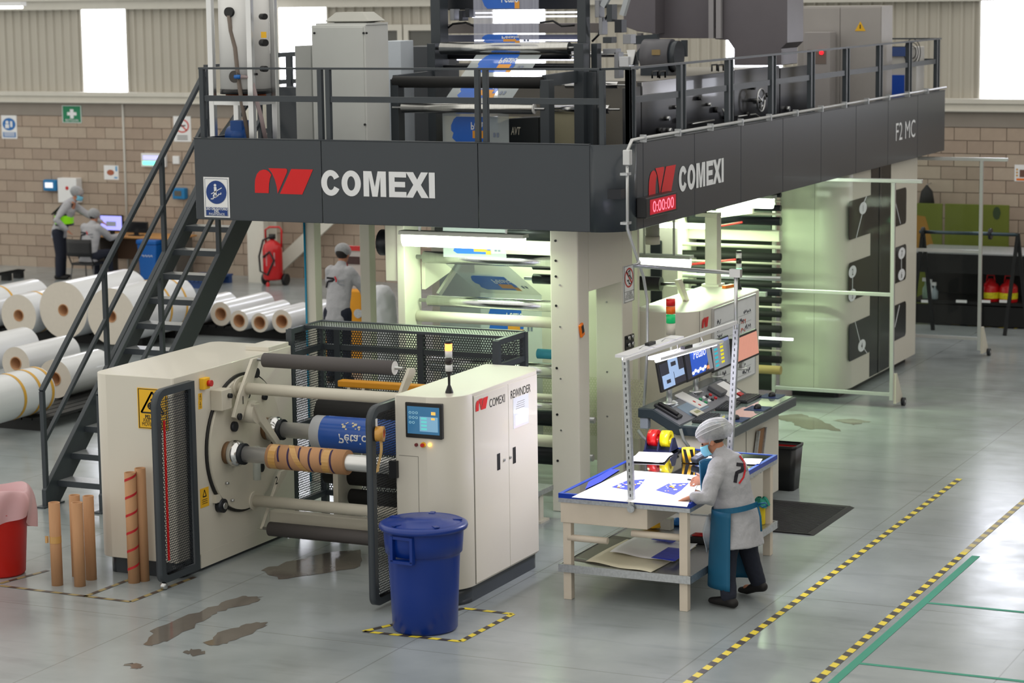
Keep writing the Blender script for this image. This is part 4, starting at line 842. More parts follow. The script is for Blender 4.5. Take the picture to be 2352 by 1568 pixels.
kp = mat('key_panel_grey', s(112, 114, 122), .4)
slab((.565, 4.1, 1.07), su, UY, sn, .28, 1.78, .004).build('key_panel', kp, cs)
slab(slope(1592, 935), su, UY, sn, .16, .5, .003).build('key_field', mat('key_field_blue', s(120, 140, 160), .4), cs)
MB().text('COMEXI', .06, slope(1598, 908, .008), UY, -su, .0, .005, wid=.22).build('lettering', lettr, cs)
for k in range(12): c_ = V((.60, 3.95+.09*(k % 6), 1.052+.0))-su*(.06*(k//6)); MB().cyl(c_+sn*.0, c_+sn*.02, .017, 12).build('panel_button', (redp, white, mat('button_green', s(30, 150, 90), .4), white, black, redp)[k % 6], cs)
slab(slope(1668, 893, .006), su, UY, sn, .2, .34, .003).build('panel_paper', white, cs); slab(slope(1545, 928, .006), su, UY, sn, .07, .14, .003).build('panel_display', mat('panel_lcd', s(220, 230, 240), .3), cs)
for px, py in ((1548, 925), (1690, 912), (1700, 905)): slab(slope(px, py, .008), su, UY, sn, .05, .09, .01).build('panel_module', (lettr, redp, yellow)[(px//50) % 3], cs)
# cables and socket on the console end
gh = mat('corrugated_hose', s(120, 124, 122), .5)
for a, b, c_ in (((1563, 985), (1570, 1010), (1582, 1026)), ((1466, 988), (1476, 1003), (1490, 1014))): MB().tube([aY(*a, 3.16), aY(*b, 3.14), aY(*c_, 3.12)], .016).build('cable_hose', gh, cs)
p = aY(1484, 968, 3.28); MB().box(p.x-.04, p.x+.04, 3.22, 3.3, p.z-.06, p.z+.06).build('socket_box', mat('socket_grey', s(140, 148, 158), .5), cs, bev=.01)
# phone handset, notepad, calculator
c_ = slope(1533, 947, .0); ph = thing('desk_phone', c_, 'black desk telephone at the left end of the console slope', 'phone')
slab(c_, su+UY*.05, UY, sn, .26, .13, .035).build('base', black, ph, bev=.01); slab(c_+sn*.035-UY*.03, su, UY, sn, .22, .045, .03).build('handset', mat('handset_black', s(20, 20, 24), .25), ph, bev=.012); mb = MB()
for k in range(12): q = c_+sn*.037+UY*.03+su*(.02*(k//3)-.02)+UY*(.016*(k % 3)); mb.obox(q, su*.006, UY*.005, sn*.003)
o = mb.build('keys', mat('key_grey', s(90, 92, 98), .5), ph); o['kind'] = 'stuff'
c_ = slope(1587, 920, .006); tag(slab(c_, su*1.0+UY*.22, UY, sn, .27, .20, .012).build('notepad', mat('notepad_paper', s(226, 226, 224), .6)), 'white writing pad lying on the console slope', 'notepad')
c_ = slope(1600, 948, .02); ca = thing('calculator', c_, 'small ivory calculator lying on the writing pad', 'calculator'); slab(c_, su+UY*.2, UY, sn, .09, .17, .015).build('case', mat('ivory_plastic', s(206, 204, 190), .5), ca, bev=.004); slab(c_+sn*.015, su+UY*.2, UY, sn, .035, .11, .002).build('display', mat('lcd_green', s(150, 150, 110), .3), ca)
# keyboards, mice
def keyboard(px, py, rz, label):
    c_ = aZ(px, py, 1.008); t = thing('keyboard', c_, label, 'keyboard', 'console keyboards'); u = V((math.cos(rz), math.sin(rz), 0)); v = V((-u.y, u.x, 0))
    MB().obox(c_+UZ*.012, u*.075, v*.21, UZ*.012).build('case', black, t, bev=.006); mb = MB()
    for i in range(5):
        for j in range(14): mb.obox(c_+UZ*.027+u*(-.055+.0275*i)+v*(-.19+.0285*j), u*.0105, v*.0115, UZ*.004)
    o = mb.build('keycaps', mat('keycap', s(58, 60, 66), .5), t); o['kind'] = 'stuff'
keyboard(1622, 963, .05, 'black keyboard nearest the worker, on the console ledge'); keyboard(1672, 935, .1, 'middle black keyboard on the console ledge'); keyboard(1716, 918, .0, 'far black keyboard towards the right end of the console')
def mouse(px, py, label):
    c_ = aZ(px, py, 1.008); pd = tag(MB().box(c_.x-.10, c_.x+.10, c_.y-.11, c_.y+.13, 1.007, 1.011).build('mouse_pad', mat('pad_blue', s(28, 46, 96), .6)), label.replace('black mouse', 'blue mouse pad'), 'mouse pad', 'console mouse pads')
    tag(MB().lathe([(.0, .04), (.018, .038), (.030, .026), (.034, .010), (.033, .0)], (0, 0, 0), 20).build('computer_mouse', black), label, 'mouse', 'console mice')
    o = bpy.context.scene.objects[-1] if False else [x for x in sc.objects if x.name.startswith('computer_mouse')][-1]; o.location = (c_.x, c_.y, 1.0115); o.scale = (1.0, 1.5, 1)
mouse(1690, 963, 'black mouse at the near end of the console ledge'); mouse(1740, 938, 'black mouse in the middle of the console ledge'); mouse(1773, 910, 'black mouse at the far end of the console ledge')
c_ = aZ(1650, 918, 1.008); tag(slab(slope(1645, 900, .01), su, UY, sn, .16, .16, .05).build('card_reader', mat('reader_grey', s(90, 92, 96), .4), bev=.01), 'grey card reader box on the upper console slope', 'card reader')
# monitors from their corners
def monitor(c4, xb, tilt, face, label, extra=None):
    bl = aX(*c4[0], xb); br = aX(*c4[1], xb); tr_ = aX(*c4[2], xb-tilt); tl_ = aX(*c4[3], xb-tilt)
    y0, y1 = (bl.y+tl_.y)/2, (br.y+tr_.y)/2; z0 = (bl.z+br.z)/2; z1 = (tl_.z+tr_.z)/2
    u = UY; v = V((-tilt, 0, z1-z0)).normalized(); n = u.cross(v); W = y1-y0; H = z1-z0; o = V((xb, y0, z0))
    t = thing('monitor', (xb-.1, (y0+y1)/2, 1.14), label, 'monitor', 'console monitors')
    slab(o+u*W/2+v*H/2-n*.03, u, v, n, W, H, .03).build('bezel', black, t, bev=.005)
    slab(o+u*W/2+v*H/2+n*.0005, u, v, n, W-.03, H-.045, .002).build('screen', face, t)
    MB().cyl((xb-.06, (y0+y1)/2, 1.13), (xb-.06, (y0+y1)/2, z0+H*.4), .028, 16).build('stand_post', alu, t); MB().cyl((xb-.06, (y0+y1)/2, 1.13), (xb-.06, (y0+y1)/2, 1.15), .06, 20).build('stand_foot', alu, t)
    P = lambda x, y, k=1: o+u*x*W+v*y*H+n*(.003+.001*k)
    if extra:
        for nm, m, fn in extra: mb = MB(); fn(mb, P); mb.build(nm, m, t)
def scr(name, c, e=.45): return mat(name, c, .2, emit=c, estr=e, var=.05)
lav = scr('ui_lavender', s(140, 152, 200)); dkb = scr('ui_dark', s(34, 38, 50), .7); sky = scr('ui_sky', s(150, 176, 214)); uib = scr('ui_blue_art', s(36, 84, 190)); uiw = scr('ui_white', s(236, 240, 250)); uiy = scr('ui_yellow', s(226, 214, 40)); uit = scr('ui_turquoise', s(40, 176, 196)); uig = scr('ui_grey', s(128, 132, 140)); uip = scr('ui_peach', s(184, 128, 112), .65); uio = scr('ui_orange', s(224, 140, 90))
monitor([(1513, 905), (1570, 881), (1575, 806), (1520, 829)], .52, .05, dkb, 'first monitor from the left on the console, showing pale blue windows',
        [('window_view', sky, lambda mb, P: (rect(mb, P, .36, .75, .52, .97), rect(mb, P, .06, .52, .08, .52), rect(mb, P, .54, .95, .30, .52))), ('window_detail', dkb, lambda mb, P: (rect(mb, lambda x, y: P(x, y, 3), .46, .66, .72, .86), rect(mb, lambda x, y: P(x, y, 3), .20, .36, .22, .34)))])
monitor([(1571, 880), (1630, 858), (1642, 779), (1578, 805)], .52, .05, dkb, 'second monitor from the left, showing a blue printed package',
        [('artwork', uib, lambda mb, P: mb.poly([P(.18, .12), (P(.66, .12)), P(.84, .5), P(.82, .95), P(.2, .95)])), ('artwork_side', uig, lambda mb, P: rect(mb, lambda x, y: P(x, y, 2), .80, .95, .12, .95)), ('artwork_white', uiw, lambda mb, P: [disc(mb, lambda x, y: P(x, y, 3), .22+.09*k, .22+.05*(k % 2), .05, .06, 12) for k in range(6)]),
         ('artwork_text', uiw, lambda mb, P: mb.text('Pétalo', .13, P(.30, .66, 4), UY, UZ, 0, .01, wid=.33)), ('artwork_tag', uio, lambda mb, P: rect(mb, lambda x, y: P(x, y, 4), .72, .82, .16, .28))])
monitor([(1632, 856), (1674, 845), (1680, 768), (1640, 778)], .40, .04, uig, 'third monitor from the left behind the galvanised post, with yellow and turquoise keys',
        [('key_blocks', uiy, lambda mb, P: [rect(mb, P, .45, .62, .2+.12*k, .27+.12*k) for k in range(6)]), ('key_blocks', uit, lambda mb, P: [rect(mb, P, .12, .30, .15+.13*k, .22+.13*k) for k in range(5)]), ('header', lav, lambda mb, P: rect(mb, P, .05, .95, .86, .95))])
monitor([(1681, 836), (1738, 823), (1744, 755), (1686, 771)], .46, .03, uip, 'rightmost monitor on the console, showing a plain brownish chart', [('chart_line', scr('ui_brown', s(150, 100, 88), .6), lambda mb, P: [rect(mb, P, .06+.06*k, .064+.06*k, .1, .9) for k in range(15)])])
# signal tower standing behind the console
p = aY(1541, 845, 3.9); tw = thing('signal_tower', (p.x, 3.9, 1.14), 'red orange green signal tower on thin pole behind the console', 'signal lamp')
z_ = lambda py: aY(1541, py, 3.9).z
MB().cyl((p.x, 3.9, 1.135), (p.x, 3.9, z_(768)), .012, 10).build('pole', alu, tw)
for a, b, m in ((768, 742, cream2), (741, 721, mat('tower_green', s(20, 160, 92), .25, emit=s(20, 160, 92), estr=.35)), (720, 703, mat('tower_orange', s(240, 110, 30), .3)), (702, 686, mat('tower_red', s(214, 28, 32), .3))): MB().cyl((p.x, 3.9, z_(a)), (p.x, 3.9, z_(b)), .044, 20).build('lamp_segment', m, tw)
# ================================================================ inspection table with lamps
TX0, TX1, TY0, TY1, TZ1 = .64, 1.79, .56, 2.74, .89
tb = thing('inspection_table', (1.2, 1.6, 0), 'cream steel inspection table with blue edged black glass top', 'table')
leg = mat('table_cream', s(216, 204, 188), .5, var=.08, scale=7)
for x, y in ((TX0+.03, TY0+.02), (TX1-.10, TY0+.02), (TX1-.10, TY1-.10), (TX0+.03, TY1-.10)):
    l = MB().box(x, x+.07, y, y+.07, 0, TZ1-.07).build('leg', leg, tb, bev=.004)
MB().box(TX0, TX1, TY0, TY1, TZ1-.07, TZ1-.035).build('apron_frame', galv, tb)
MB().box(TX0+.03, TX1-.03, TY0+.03, TY1-.03, TZ1-.035, TZ1).build('glass_top', mat('black_glass', s(18, 18, 22), .05, coat=1), tb)
bl = mat('blue_edge', s(14, 56, 168), .35)
for a, b, c_, d in ((TX0, TX1, TY0, TY0+.03), (TX0, TX1, TY1-.03, TY1), (TX0, TX0+.03, TY0+.03, TY1-.03), (TX1-.03, TX1, TY0+.03, TY1-.03)): MB().box(a, b, c_, d, TZ1-.035, TZ1+.004).build('blue_edge', bl, tb)
MB().box(TX0+.015, TX0+.78, TY0+.008, TY0+1.0, TZ1-.24, TZ1-.07).build('drawer_box', leg, tb, bev=.004)
SZ = .29
MB().box(TX0, TX1, TY0, TY1, SZ-.01, SZ).build('shelf', steel, tb)
for a, b, c_, d in ((TX0-.005, TX1+.005, TY0-.005, TY0+.01), (TX0-.005, TX1+.005, TY1-.01, TY1+.005), (TX0-.005, TX0+.01, TY0, TY1), (TX1-.01, TX1+.005, TY0, TY1)): MB().box(a, b, c_, d, SZ-.055, SZ+.01).build('shelf_rim', galv, tb)
MB().cyl((TX0+.07, TY0+.04, .52), (TX0+.42, TY0+.04, .52), .028, 16).build('roll_peg', leg, tb); MB().cyl((TX1-.10, TY0+.05, .60), (TX1-.52, TY0+.05, .60), .028, 16).build('roll_peg', leg, tb)
for x, y, za, zb, xt, yt in ((1.29, TY0-.015, .80, 2.03, 1.24, TY0-.015), (1.33, TY1+.02, .80, 2.05, 1.42, TY1-.05)):
    d = V((xt-x, yt-y, zb-za)); u = V((1, 0, 0)); mb = MB(); c0 = V((x, y, za))
    po = MB(); po.bar(c0, c0+d, .006, .045, UX); po.bar(c0+V((.022, .02, 0)), c0+V((.022, .02, 0))+d, .006, .04, UY); po.bar(c0-V((.022, -.02, 0)), c0-V((.022, -.02, 0))+d, .006, .04, UY); pm = po.build('slotted_post', galv, tb)
    hs = MB()
    for k in range(24): q = c0+d*((k+.5)/24); hs.obox(q-V((0, .0035, 0)), (.005, 0, 0), (0, .001, 0), (0, 0, .012))
    o = hs.build('post_slots', mat('slot_dark', s(70, 74, 76), .6), tb); o['kind'] = 'stuff'
MB().cyl((1.29, TY0-.03, .82), (1.29, TY0-.015, .82), .032, 16).build('post_bolt', galv, tb)
MB().bar((1.24, TY0-.02, 2.03), (1.42, TY1-.03, 2.06), .03, .03).build('cross_beam', mat('batten_white', s(226, 226, 230), .4), tb)
p = aY(1690, 627, TY1); MB().tube([(1.42, TY1-.05, 2.0), (p.x, TY1, p.z)], .018).build('pipe_mast', alu, tb); q = aY(1455, 610, TY1); MB().tube([p, q, aY(1470, 600, TY1)], .018).build('pipe_arm', alu, tb); MB().obox(p, (.05, 0, 0), (0, .03, 0), (0, 0, .035)).build('pipe_elbow', alu, tb)
for a, b, z, lb in (((1503, 829), (1648, 788), 1.93, 'near LED batten hung right of the beam over the inspection table'), ((1428, 824), (1556, 779), 2.0, 'far LED batten hung left of the beam over the inspection table')):
    A_, B_ = aZ(*a, z), aZ(*b, z); lt = thing('led_batten', ((A_+B_)/2), lb, 'lamp', 'LED battens')
    d = (B_-A_).normalized(); sd = d.cross(UZ).normalized()
    MB().obox((A_+B_)/2+UZ*.02, (B_-A_)/2, sd*.06, UZ*.012).build('reflector', mat('batten_white', s(226, 226, 230), .4), lt); MB().cyl(A_+d*.03-UZ*.005, B_-d*.03-UZ*.005, .012, 10).build('led_tube', led, lt)
    for k in (.3, .7): q = A_+(B_-A_)*k; MB().tube([q+UZ*.03, q+UZ*.06+sd*.04, V((1.24+.18*(q.y-TY0)/2.2, q.y, 2.05))], .004, 6).build('hanger_wire', steel, lt)
    MB().obox((A_+B_)/2+UZ*.045, d*.07, sd*.02, UZ*.012).build('ballast_clip', black, lt)
    ar = area('led_area', tuple((A_+B_)/2-UZ*.03), (0, 0, 0), .06, (B_-A_).length*.9, 11, (.93, .91, 1)); ar.rotation_euler = (0, 0, math.atan2(d.y, d.x)-math.pi/2)
# sheets on the table
Z1 = TZ1+.006
pap = mat('proof_paper', s(240, 240, 244), .5, var=.01)
pts = [aZ(1313, 1141, Z1), aZ(1578, 1163, Z1), aZ(1612, 1092, Z1), aZ(1442, 1079, Z1)]
sh = tag(MB().poly([(p.x, p.y, Z1-.001) for p in pts]).build('proof_sheet', pap, solid=.002), 'large white proof sheet with blue prints under the table lamps', 'paper')
PR = mat('proof_blue', s(52, 66, 190), .5, var=.3, scale=18)
for L in ([(1405, 1118), (1455, 1127), (1468, 1118), (1482, 1100), (1440, 1103)], [(1506, 1125), (1548, 1136), (1565, 1125), (1583, 1108), (1535, 1110)]):
    mb = MB().poly([aZ(x, y, Z1+.001) for x, y in L][::-1]); o = mb.build('proof_print', PR, sh)
    rq = random.Random(L[0][0]); mb = MB(); mo = MB()
    for k in range(16):
        a_, b_ = rq.random(), rq.random()*.8; q = [L[1][i]*(1-a_)*.5+L[0][i]*(1-a_)*.5+a_*(L[3][i]*.5+L[4][i]*.5)+(b_-.4)*(L[1][i]-L[0][i])*.8 for i in (0, 1)]; q[1] = min(q[1], L[4][1]*.35+L[1][1]*.65); (mo if k % 5 == 0 else mb).poly([aZ(q[0]+w_*math.cos(i), q[1]+w_*.35*math.sin(i), Z1+.0022+.0002*k) for i in range(6) for w_ in (2.2+(k % 4),)][::-1])
    o = mb.build('proof_white', webw, sh); o['kind'] = 'stuff'; o = mo.build('proof_orange', webo, sh); o['kind'] = 'stuff'  # small white and orange blobs of the printed artwork
for L in ([(1344, 1123), (1380, 1106), (1424, 1078), (1404, 1077), (1352, 1106)],): tag(MB().poly([aZ(x, y, Z1) for x, y in L]).build('film_strip', PR), 'narrow blue printed film strip along the left table edge', 'film strip')
def sheet_stack(px, py, W, H, n, rz, label, m=pap):
    c_ = aZ(px, py, Z1); mb = MB(); rn = random.Random(px)
    for k in range(n): a = rz+rn.uniform(-.12, .12); u = V((math.cos(a), math.sin(a), 0)); v = V((-u.y, u.x, 0)); mb.obox(c_+UZ*(.002+.003*k)+V((rn.uniform(-.02, .02), rn.uniform(-.02, .02), 0)), u*W/2, v*H/2, UZ*.001)
    return tag(mb.build('paper_stack', m), label, 'papers')
sheet_stack(1498, 1050, .30, .42, 3, .15, 'loose white papers behind the proof sheet on the table'); sheet_stack(1610, 1055, .2, .28, 2, .3, 'white slip of paper in front of the worker mask'); sheet_stack(1722, 1060, .16, .22, 2, .1, 'white paper at the right far corner of the table')
# tape dispenser with red and yellow reels, black-yellow tape, handheld scanner
c_ = aZ(1518, 1034, Z1); td = thing('tape_dispenser', c_, 'navy tape dispenser holding red and yellow tape reels on the table', 'tape dispenser')
dn = mat('dispenser_navy', s(26, 34, 74), .4)
for k in range(3): MB().prism([(c_.y-.09, Z1), (c_.y+.11, Z1), (c_.y+.03, Z1+.12), (c_.y-.02, Z1+.12)], 'x', c_.x-.13+.12*k, c_.x-.115+.12*k).build('side_plate', dn, td)
MB().box(c_.x-.13, c_.x+.125, c_.y-.1, c_.y+.12, Z1, Z1+.01).build('base', dn, td)
for k, m in enumerate((mat('tape_red', s(214, 16, 22), .3, coat=.4), mat('tape_bright_yellow', s(246, 226, 20), .3, coat=.4))): MB().cyl((c_.x-.105+.12*k, c_.y+.0, Z1+.11), (c_.x-.025+.12*k, c_.y+.0, Z1+.11), .075, 28, hole=.04).build('tape_reel', m, td)
c_ = aZ(1581, 1060, Z1); by = thing('caution_tape', c_, 'upright yellow and black caution tape roll on the table', 'tape'); MB().cyl((c_.x, c_.y, Z1), (c_.x, c_.y, Z1+.12), .058, 28, hole=.038).build('reel', yellow, by)
mb = MB()
for k in range(6):
    for i in range(4): a0 = k*math.pi/3+i*.13; a1 = a0+.13; f_ = lambda a, z: (c_.x+.0605*math.cos(a), c_.y+.0605*math.sin(a), Z1+z); mb.poly([f_(a0+.5, 0), f_(a1+.5, 0), f_(a1, .12), f_(a0, .12)])
mb.build('black_bands', blackp, by)
c_ = aZ(1607, 1058, Z1+.02); sc_ = thing('handheld_scanner', c_, 'grey handheld measuring device beside the caution tape', 'scanner'); MB().obox(c_+UZ*.03, (.035, -.02, 0), (.03, .07, .02), (0, -.01, .025)).build('case', mat('device_grey', s(74, 80, 92), .4), sc_, bev=.012); MB().obox(c_+UZ*.062, (.022, -.012, 0), (.015, .03, .01), (0, 0, .002)).build('display', uig, sc_)
# ---------------------------------------------------------------- things on the lower shelf
SZ1 = SZ+.002
def sheetq(L, z, name, label, m, cat='paper', wave=.0):
    P_ = [aZ(x, y, z) for x, y in L]
    f_ = lambda a, b: (P_[0]*(1-a)+P_[1]*a)*(1-b)+(P_[3]*(1-a)+P_[2]*a)*b+UZ*(wave*(.5+.5*math.sin(a*9+b*4)))
    return tag(MB().grid(f_, 14, 8).build(name, m, solid=.001), label, cat)
sheetq([(1345, 1290), (1495, 1316), (1600, 1255), (1440, 1238)], SZ1+.004, 'proof_sheet', 'stack of cream proof sheets on the lower table shelf', mat('paper_cream', s(226, 220, 196), .6), wave=.012)
sheetq([(1400, 1268), (1545, 1292), (1602, 1250), (1460, 1232)], SZ1+.022, 'proof_sheet', 'white folded proof sheet on top of the shelf stack', pap, wave=.012)
o = sheetq([(1495, 1280), (1550, 1288), (1588, 1262), (1535, 1256)], SZ1+.05, 'print_sample', 'blue printed sample on the lower shelf stack', PR, 'sample'); o = sheetq([(1495, 1238), (1545, 1246), (1560, 1238), (1515, 1232)], SZ1+.052, 'print_sample', 'small blue printed sample towards the back of the shelf', PR, 'sample')
sheetq([(1310, 1285), (1400, 1300), (1490, 1240), (1400, 1228)], SZ1+.001, 'plastic_sheet', 'dark plastic sheet under the papers on the lower shelf', mat('dark_sheet', s(92, 90, 80), .35), 'plastic sheet')
c_ = aZ(1612, 1245, SZ1); ty_ = thing('tool_tray', c_, 'black tray with red pens on the lower table shelf', 'tray'); MB().box(c_.x-.1, c_.x+.1, c_.y-.08, c_.y+.08, SZ1, SZ1+.06).build('tray', black, ty_, bev=.006); [MB().cyl((c_.x-.07, c_.y-.05+.04*k, SZ1+.068), (c_.x+.08, c_.y-.04+.04*k, SZ1+.068), .007, 8).build('pen', redp, ty_) for k in range(3)]
c_ = aZ(1532, 1215, SZ1); tag(MB().box(c_.x-.05, c_.x+.05, c_.y-.04, c_.y+.04, SZ1, SZ1+.1).build('small_carton', mat('carton_grey', s(190, 188, 178), .7), bev=.003), 'small grey carton standing on the shelf under the drawer', 'box')
c_ = aZ(1500, 1212, SZ1); tag(MB().lathe([(.02, 0), (.10, .02), (.09, .05), (.03, .07)], (c_.x, c_.y, SZ1), 18).build('plastic_funnel', yellow), 'yellow plastic funnel lying on the shelf beside the carton', 'funnel')
c_ = aZ(1530, 1200, SZ1+.05); tag(MB().lathe([(.03, 0), (.08, .02), (.07, .05), (.0, .07)], (c_.x+.05, c_.y+.15, SZ1), 18).build('plastic_dome', mat('cap_blue', s(36, 110, 190), .4)), 'blue plastic dome on the shelf behind the carton', 'dome')
c_ = aZ(1748, 1203, SZ1); bt = thing('spray_bottle', c_, 'yellow bottle with green cloth on top at the shelf end', 'bottle')
MB().lathe([(0, 0), (.035, 0), (.038, .01), (.038, .18), (.03, .20), (.0, .2)], (c_.x, c_.y, SZ1), 18).build('bottle', mat('bottle_yellow', s(226, 200, 30), .4), bt)
mb = MB(); mb.grid(lambda a, b: (c_.x+(.02+.05*b+.012*math.sin(a*31))*math.cos(a*6.283), c_.y+(.02+.05*b+.012*math.sin(a*25))*math.sin(a*6.283), SZ1+.235-.07*b*b+.012*math.sin(a*19)), 28, 6); mb.build('cloth', mat('cloth_green', s(52, 148, 128), .9, bump=.3, scale=30), bt)
# black waste bin, rubber mat, steel frame leaning on the console
c_ = aZ(1812, 1128); wbn = thing('waste_bin', (c_.x-.1, c_.y+.1, 0), 'black rectangular waste bin stained red inside, beside the console', 'bin')
q0 = V((c_.x-.12, c_.y+.12, 0)); mb = MB(); H_ = .44
o_ = rrect(-.16, .16, -.12, .12, .05); i0 = rrect(-.19, .19, -.145, .145, .05); i1 = rrect(-.178, .178, -.133, .133, .05); n = len(o_); k = len(mb.v)
mb.v += [(q0.x+x, q0.y+y, 0) for x, y in o_]+[(q0.x+x, q0.y+y, H_) for x, y in i0]+[(q0.x+x, q0.y+y, H_) for x, y in i1]+[(q0.x+x*.98, q0.y+y*.98, .02) for x, y in o_]
for a in range(3):
    for i in range(n): j = (i+1) % n; mb.face((k+a*n+i, k+a*n+j, k+a*n+n+j, k+a*n+n+i), True)
mb.face([k+i for i in range(n-1, -1, -1)]); mb.face([k+3*n+i for i in range(n)]); mb.build('bucket', black, wbn)
mb = MB(); k = 0; mb.v += [(q0.x+x*1.02, q0.y+y*1.02, H_-.01) for x, y in i0]+[(q0.x+x*1.04, q0.y+y*1.04, H_+.015) for x, y in i0]+[(q0.x+x, q0.y+y, H_+.015) for x, y in i1]
for a in range(2):
    for i in range(n): j = (i+1) % n; mb.face((a*n+i, a*n+j, a*n+n+j, a*n+n+i), True)
mb.build('rim', black, wbn); MB().poly([(q0.x-.15, q0.y+.128, .15), (q0.x+.12, q0.y+.128, .15), (q0.x+.15, q0.y+.130, .42), (q0.x-.16, q0.y+.130, .42)]).build('red_stain', mat('red_ink', s(176, 20, 26), .4), wbn)
M0, M1, M2, M3 = aZ(1965, 1163, .012), aZ(1868, 1227, .012), aZ(1745, 1222, .012), aZ(1795, 1152, .012)
x1_ = (M0.x+M1.x)/2; mt = thing('rubber_mat', (x1_-.45, 4.2, 0), 'dark ribbed rubber mat on the floor in front of the console', 'mat')
MB().prism([(x1_-.95, 0), (x1_, 0), (x1_-.05, .014), (x1_-.92, .014)], 'y', M1.y, M0.y).build('mat_base', soot, mt); mb = MB()
for k in range(26): mb.box(x1_-.92, x1_-.07, M1.y+.05+k*(M0.y-M1.y-.1)/26, M1.y+.05+k*(M0.y-M1.y-.1)/26+.018, .014, .018)
o = mb.build('mat_ribs', mat('mat_rib', s(44, 44, 46), .7), mt); o['kind'] = 'stuff'
p = aX(1725, 1100, 1.09); lf = thing('leaning_frame', (1.1, p.y, .3), 'narrow steel tray frame leaning against the console side', 'frame'); a, b = aX(1735, 1090, 1.08), aX(1748, 985, 1.08)
W_ = .10; d = (b-a); MB().obox((a+b)/2, d/2, (0, W_, 0), (.006, 0, 0)).build('tray', mat('worn_wood', s(150, 112, 80), .7), lf)
for sg in (-1, 1): MB().obox((a+b)/2+V((.01, sg*W_, 0)), d/2, (0, .012, 0), (.015, 0, 0)).build('frame_rail', galv, lf)
# ================================================================ people
def loft(mb, pts, lat, n=14, flat=False):
    """pts: (point, r_lateral, r_depth); closed smooth hull with rounded ends"""
    lat = V(lat); P = [(V(p), a, b) for p, a, b in pts]; rows = []
    d0 = (P[1][0]-P[0][0]).normalized(); d1 = (P[-1][0]-P[-2][0]).normalized()
    def caps(p, a, b, d): r = min(a, b); return [(p+d*r*math.sin(t), a*math.cos(t), b*math.cos(t)) for t in (R(25), R(50), R(72))]
    full = ([] if flat else [q for q in caps(*P[0], -d0)][::-1])+P+caps(*P[-1], d1)
    for i, (p, a, b) in enumerate(full):
        d = (full[min(i+1, len(full)-1)][0]-full[max(i-1, 0)][0]).normalized(); l = (lat-d*lat.dot(d)).normalized(); e = d.cross(l)
        k = len(mb.v); mb.v += mb.ring(p, l*a, e*b, n); rows.append(k)
    for a, b in zip(rows, rows[1:]):
        for i in range(n): j = (i+1) % n; mb.face((a+i, a+j, b+j, b+i), True)
    mb.face([rows[0]+i for i in range(n-1, -1, -1)]); mb.face([rows[-1]+i for i in range(n)])
    return mb
def ball(mb, c, rx, ry, rz, f=(1, 0, 0), up=(0, 0, 1), n=18):
    f = V(f).normalized(); up = V(up); l = up.cross(f).normalized(); up = f.cross(l); k = len(mb.v); m = n//2
    for j in range(1, m):
        t = math.pi*j/m
        for i in range(n): a = 2*math.pi*i/n; mb.v.append(tuple(V(c)+f*rx*math.sin(t)*math.cos(a)+l*ry*math.sin(t)*math.sin(a)+up*rz*math.cos(t)))
    for j in range(m-2):
        for i in range(n): q = (i+1) % n; mb.face((k+j*n+i, k+(j+1)*n+i, k+(j+1)*n+q, k+j*n+q), True)
    mb.face([k+i for i in range(n)]); mb.face([k+(m-2)*n+i for i in range(n-1, -1, -1)]); return mb
def skinned(mb, name, m, parent, vox, it=4, noise=0.0):
    o = mb.build(name, m, parent); r = o.modifiers.new('r', 'REMESH'); r.mode = 'VOXEL'; r.voxel_size = vox
    q = o.modifiers.new('s', 'SMOOTH'); q.factor = .5; q.iterations = it
    if noise:
        tx = bpy.data.textures.get('folds') or bpy.data.textures.new('folds', 'CLOUDS'); tx.noise_scale = .09
        d = o.modifiers.new('d', 'DISPLACE'); d.texture = tx; d.strength = noise; d.mid_level = .5
    bpy.context.view_layer.update(); dg = bpy.context.evaluated_depsgraph_get(); me = bpy.data.meshes.new_from_object(o.evaluated_get(dg)); old = o.data
    o.modifiers.clear(); o.data = me; bpy.data.meshes.remove(old); me.polygons.foreach_set('use_smooth', [True]*len(me.polygons)); return o
def hand(mb, wrist, d, n, side, size=.17, curl=.25):
    """palm from wrist along d, palm normal n (palm side), side = direction of the thumb"""
    d = V(d).normalized(); n = V(n).normalized(); s_ = V(side).normalized(); w_ = V(wrist)
    loft(mb, [(w_, .026, .019), (w_+d*size*.22, .036, .017), (w_+d*size*.45, .040, .014)], s_, 12)
    for k, L in enumerate((.40, .46, .42, .33)):
        b = w_+d*size*.44+s_*(.034-.0225*k); e1 = b+d*size*L*.5+n*curl*.01; e2 = e1+(d+n*curl).normalized()*size*L*.3; e3 = e2+(d+n*curl*2).normalized()*size*L*.22
        loft(mb, [(b, .0084, .0084), (e1, .0078, .0078), (e2, .0072, .0072), (e3, .0062, .0062)], s_, 8)
    b = w_+d*size*.12+s_*.024; loft(mb, [(b, .012, .011), (b+(d*.6+s_*.7).normalized()*size*.22, .0105, .010), (b+(d*.9+s_*.55).normalized()*size*.42, .009, .0085)], n, 8)
def head_mesh(mb, c, f, up, k=1.0):
    f = V(f).normalized(); up = V(up).normalized(); l = up.cross(f)
    ball(mb, c+up*.03*k, .098*k, .076*k, .095*k, f, up); ball(mb, c-up*.035*k+f*.02*k, .072*k, .060*k, .080*k, f, up)
    loft(mb, [(c+f*.088*k+up*.02*k, .011*k, .012*k), (c+f*.112*k-up*.022*k, .015*k, .014*k)], l, 8)
    for sg in (-1, 1): ball(mb, c+l*sg*.078*k-f*.005*k, .024*k, .010*k, .034*k, f, up)
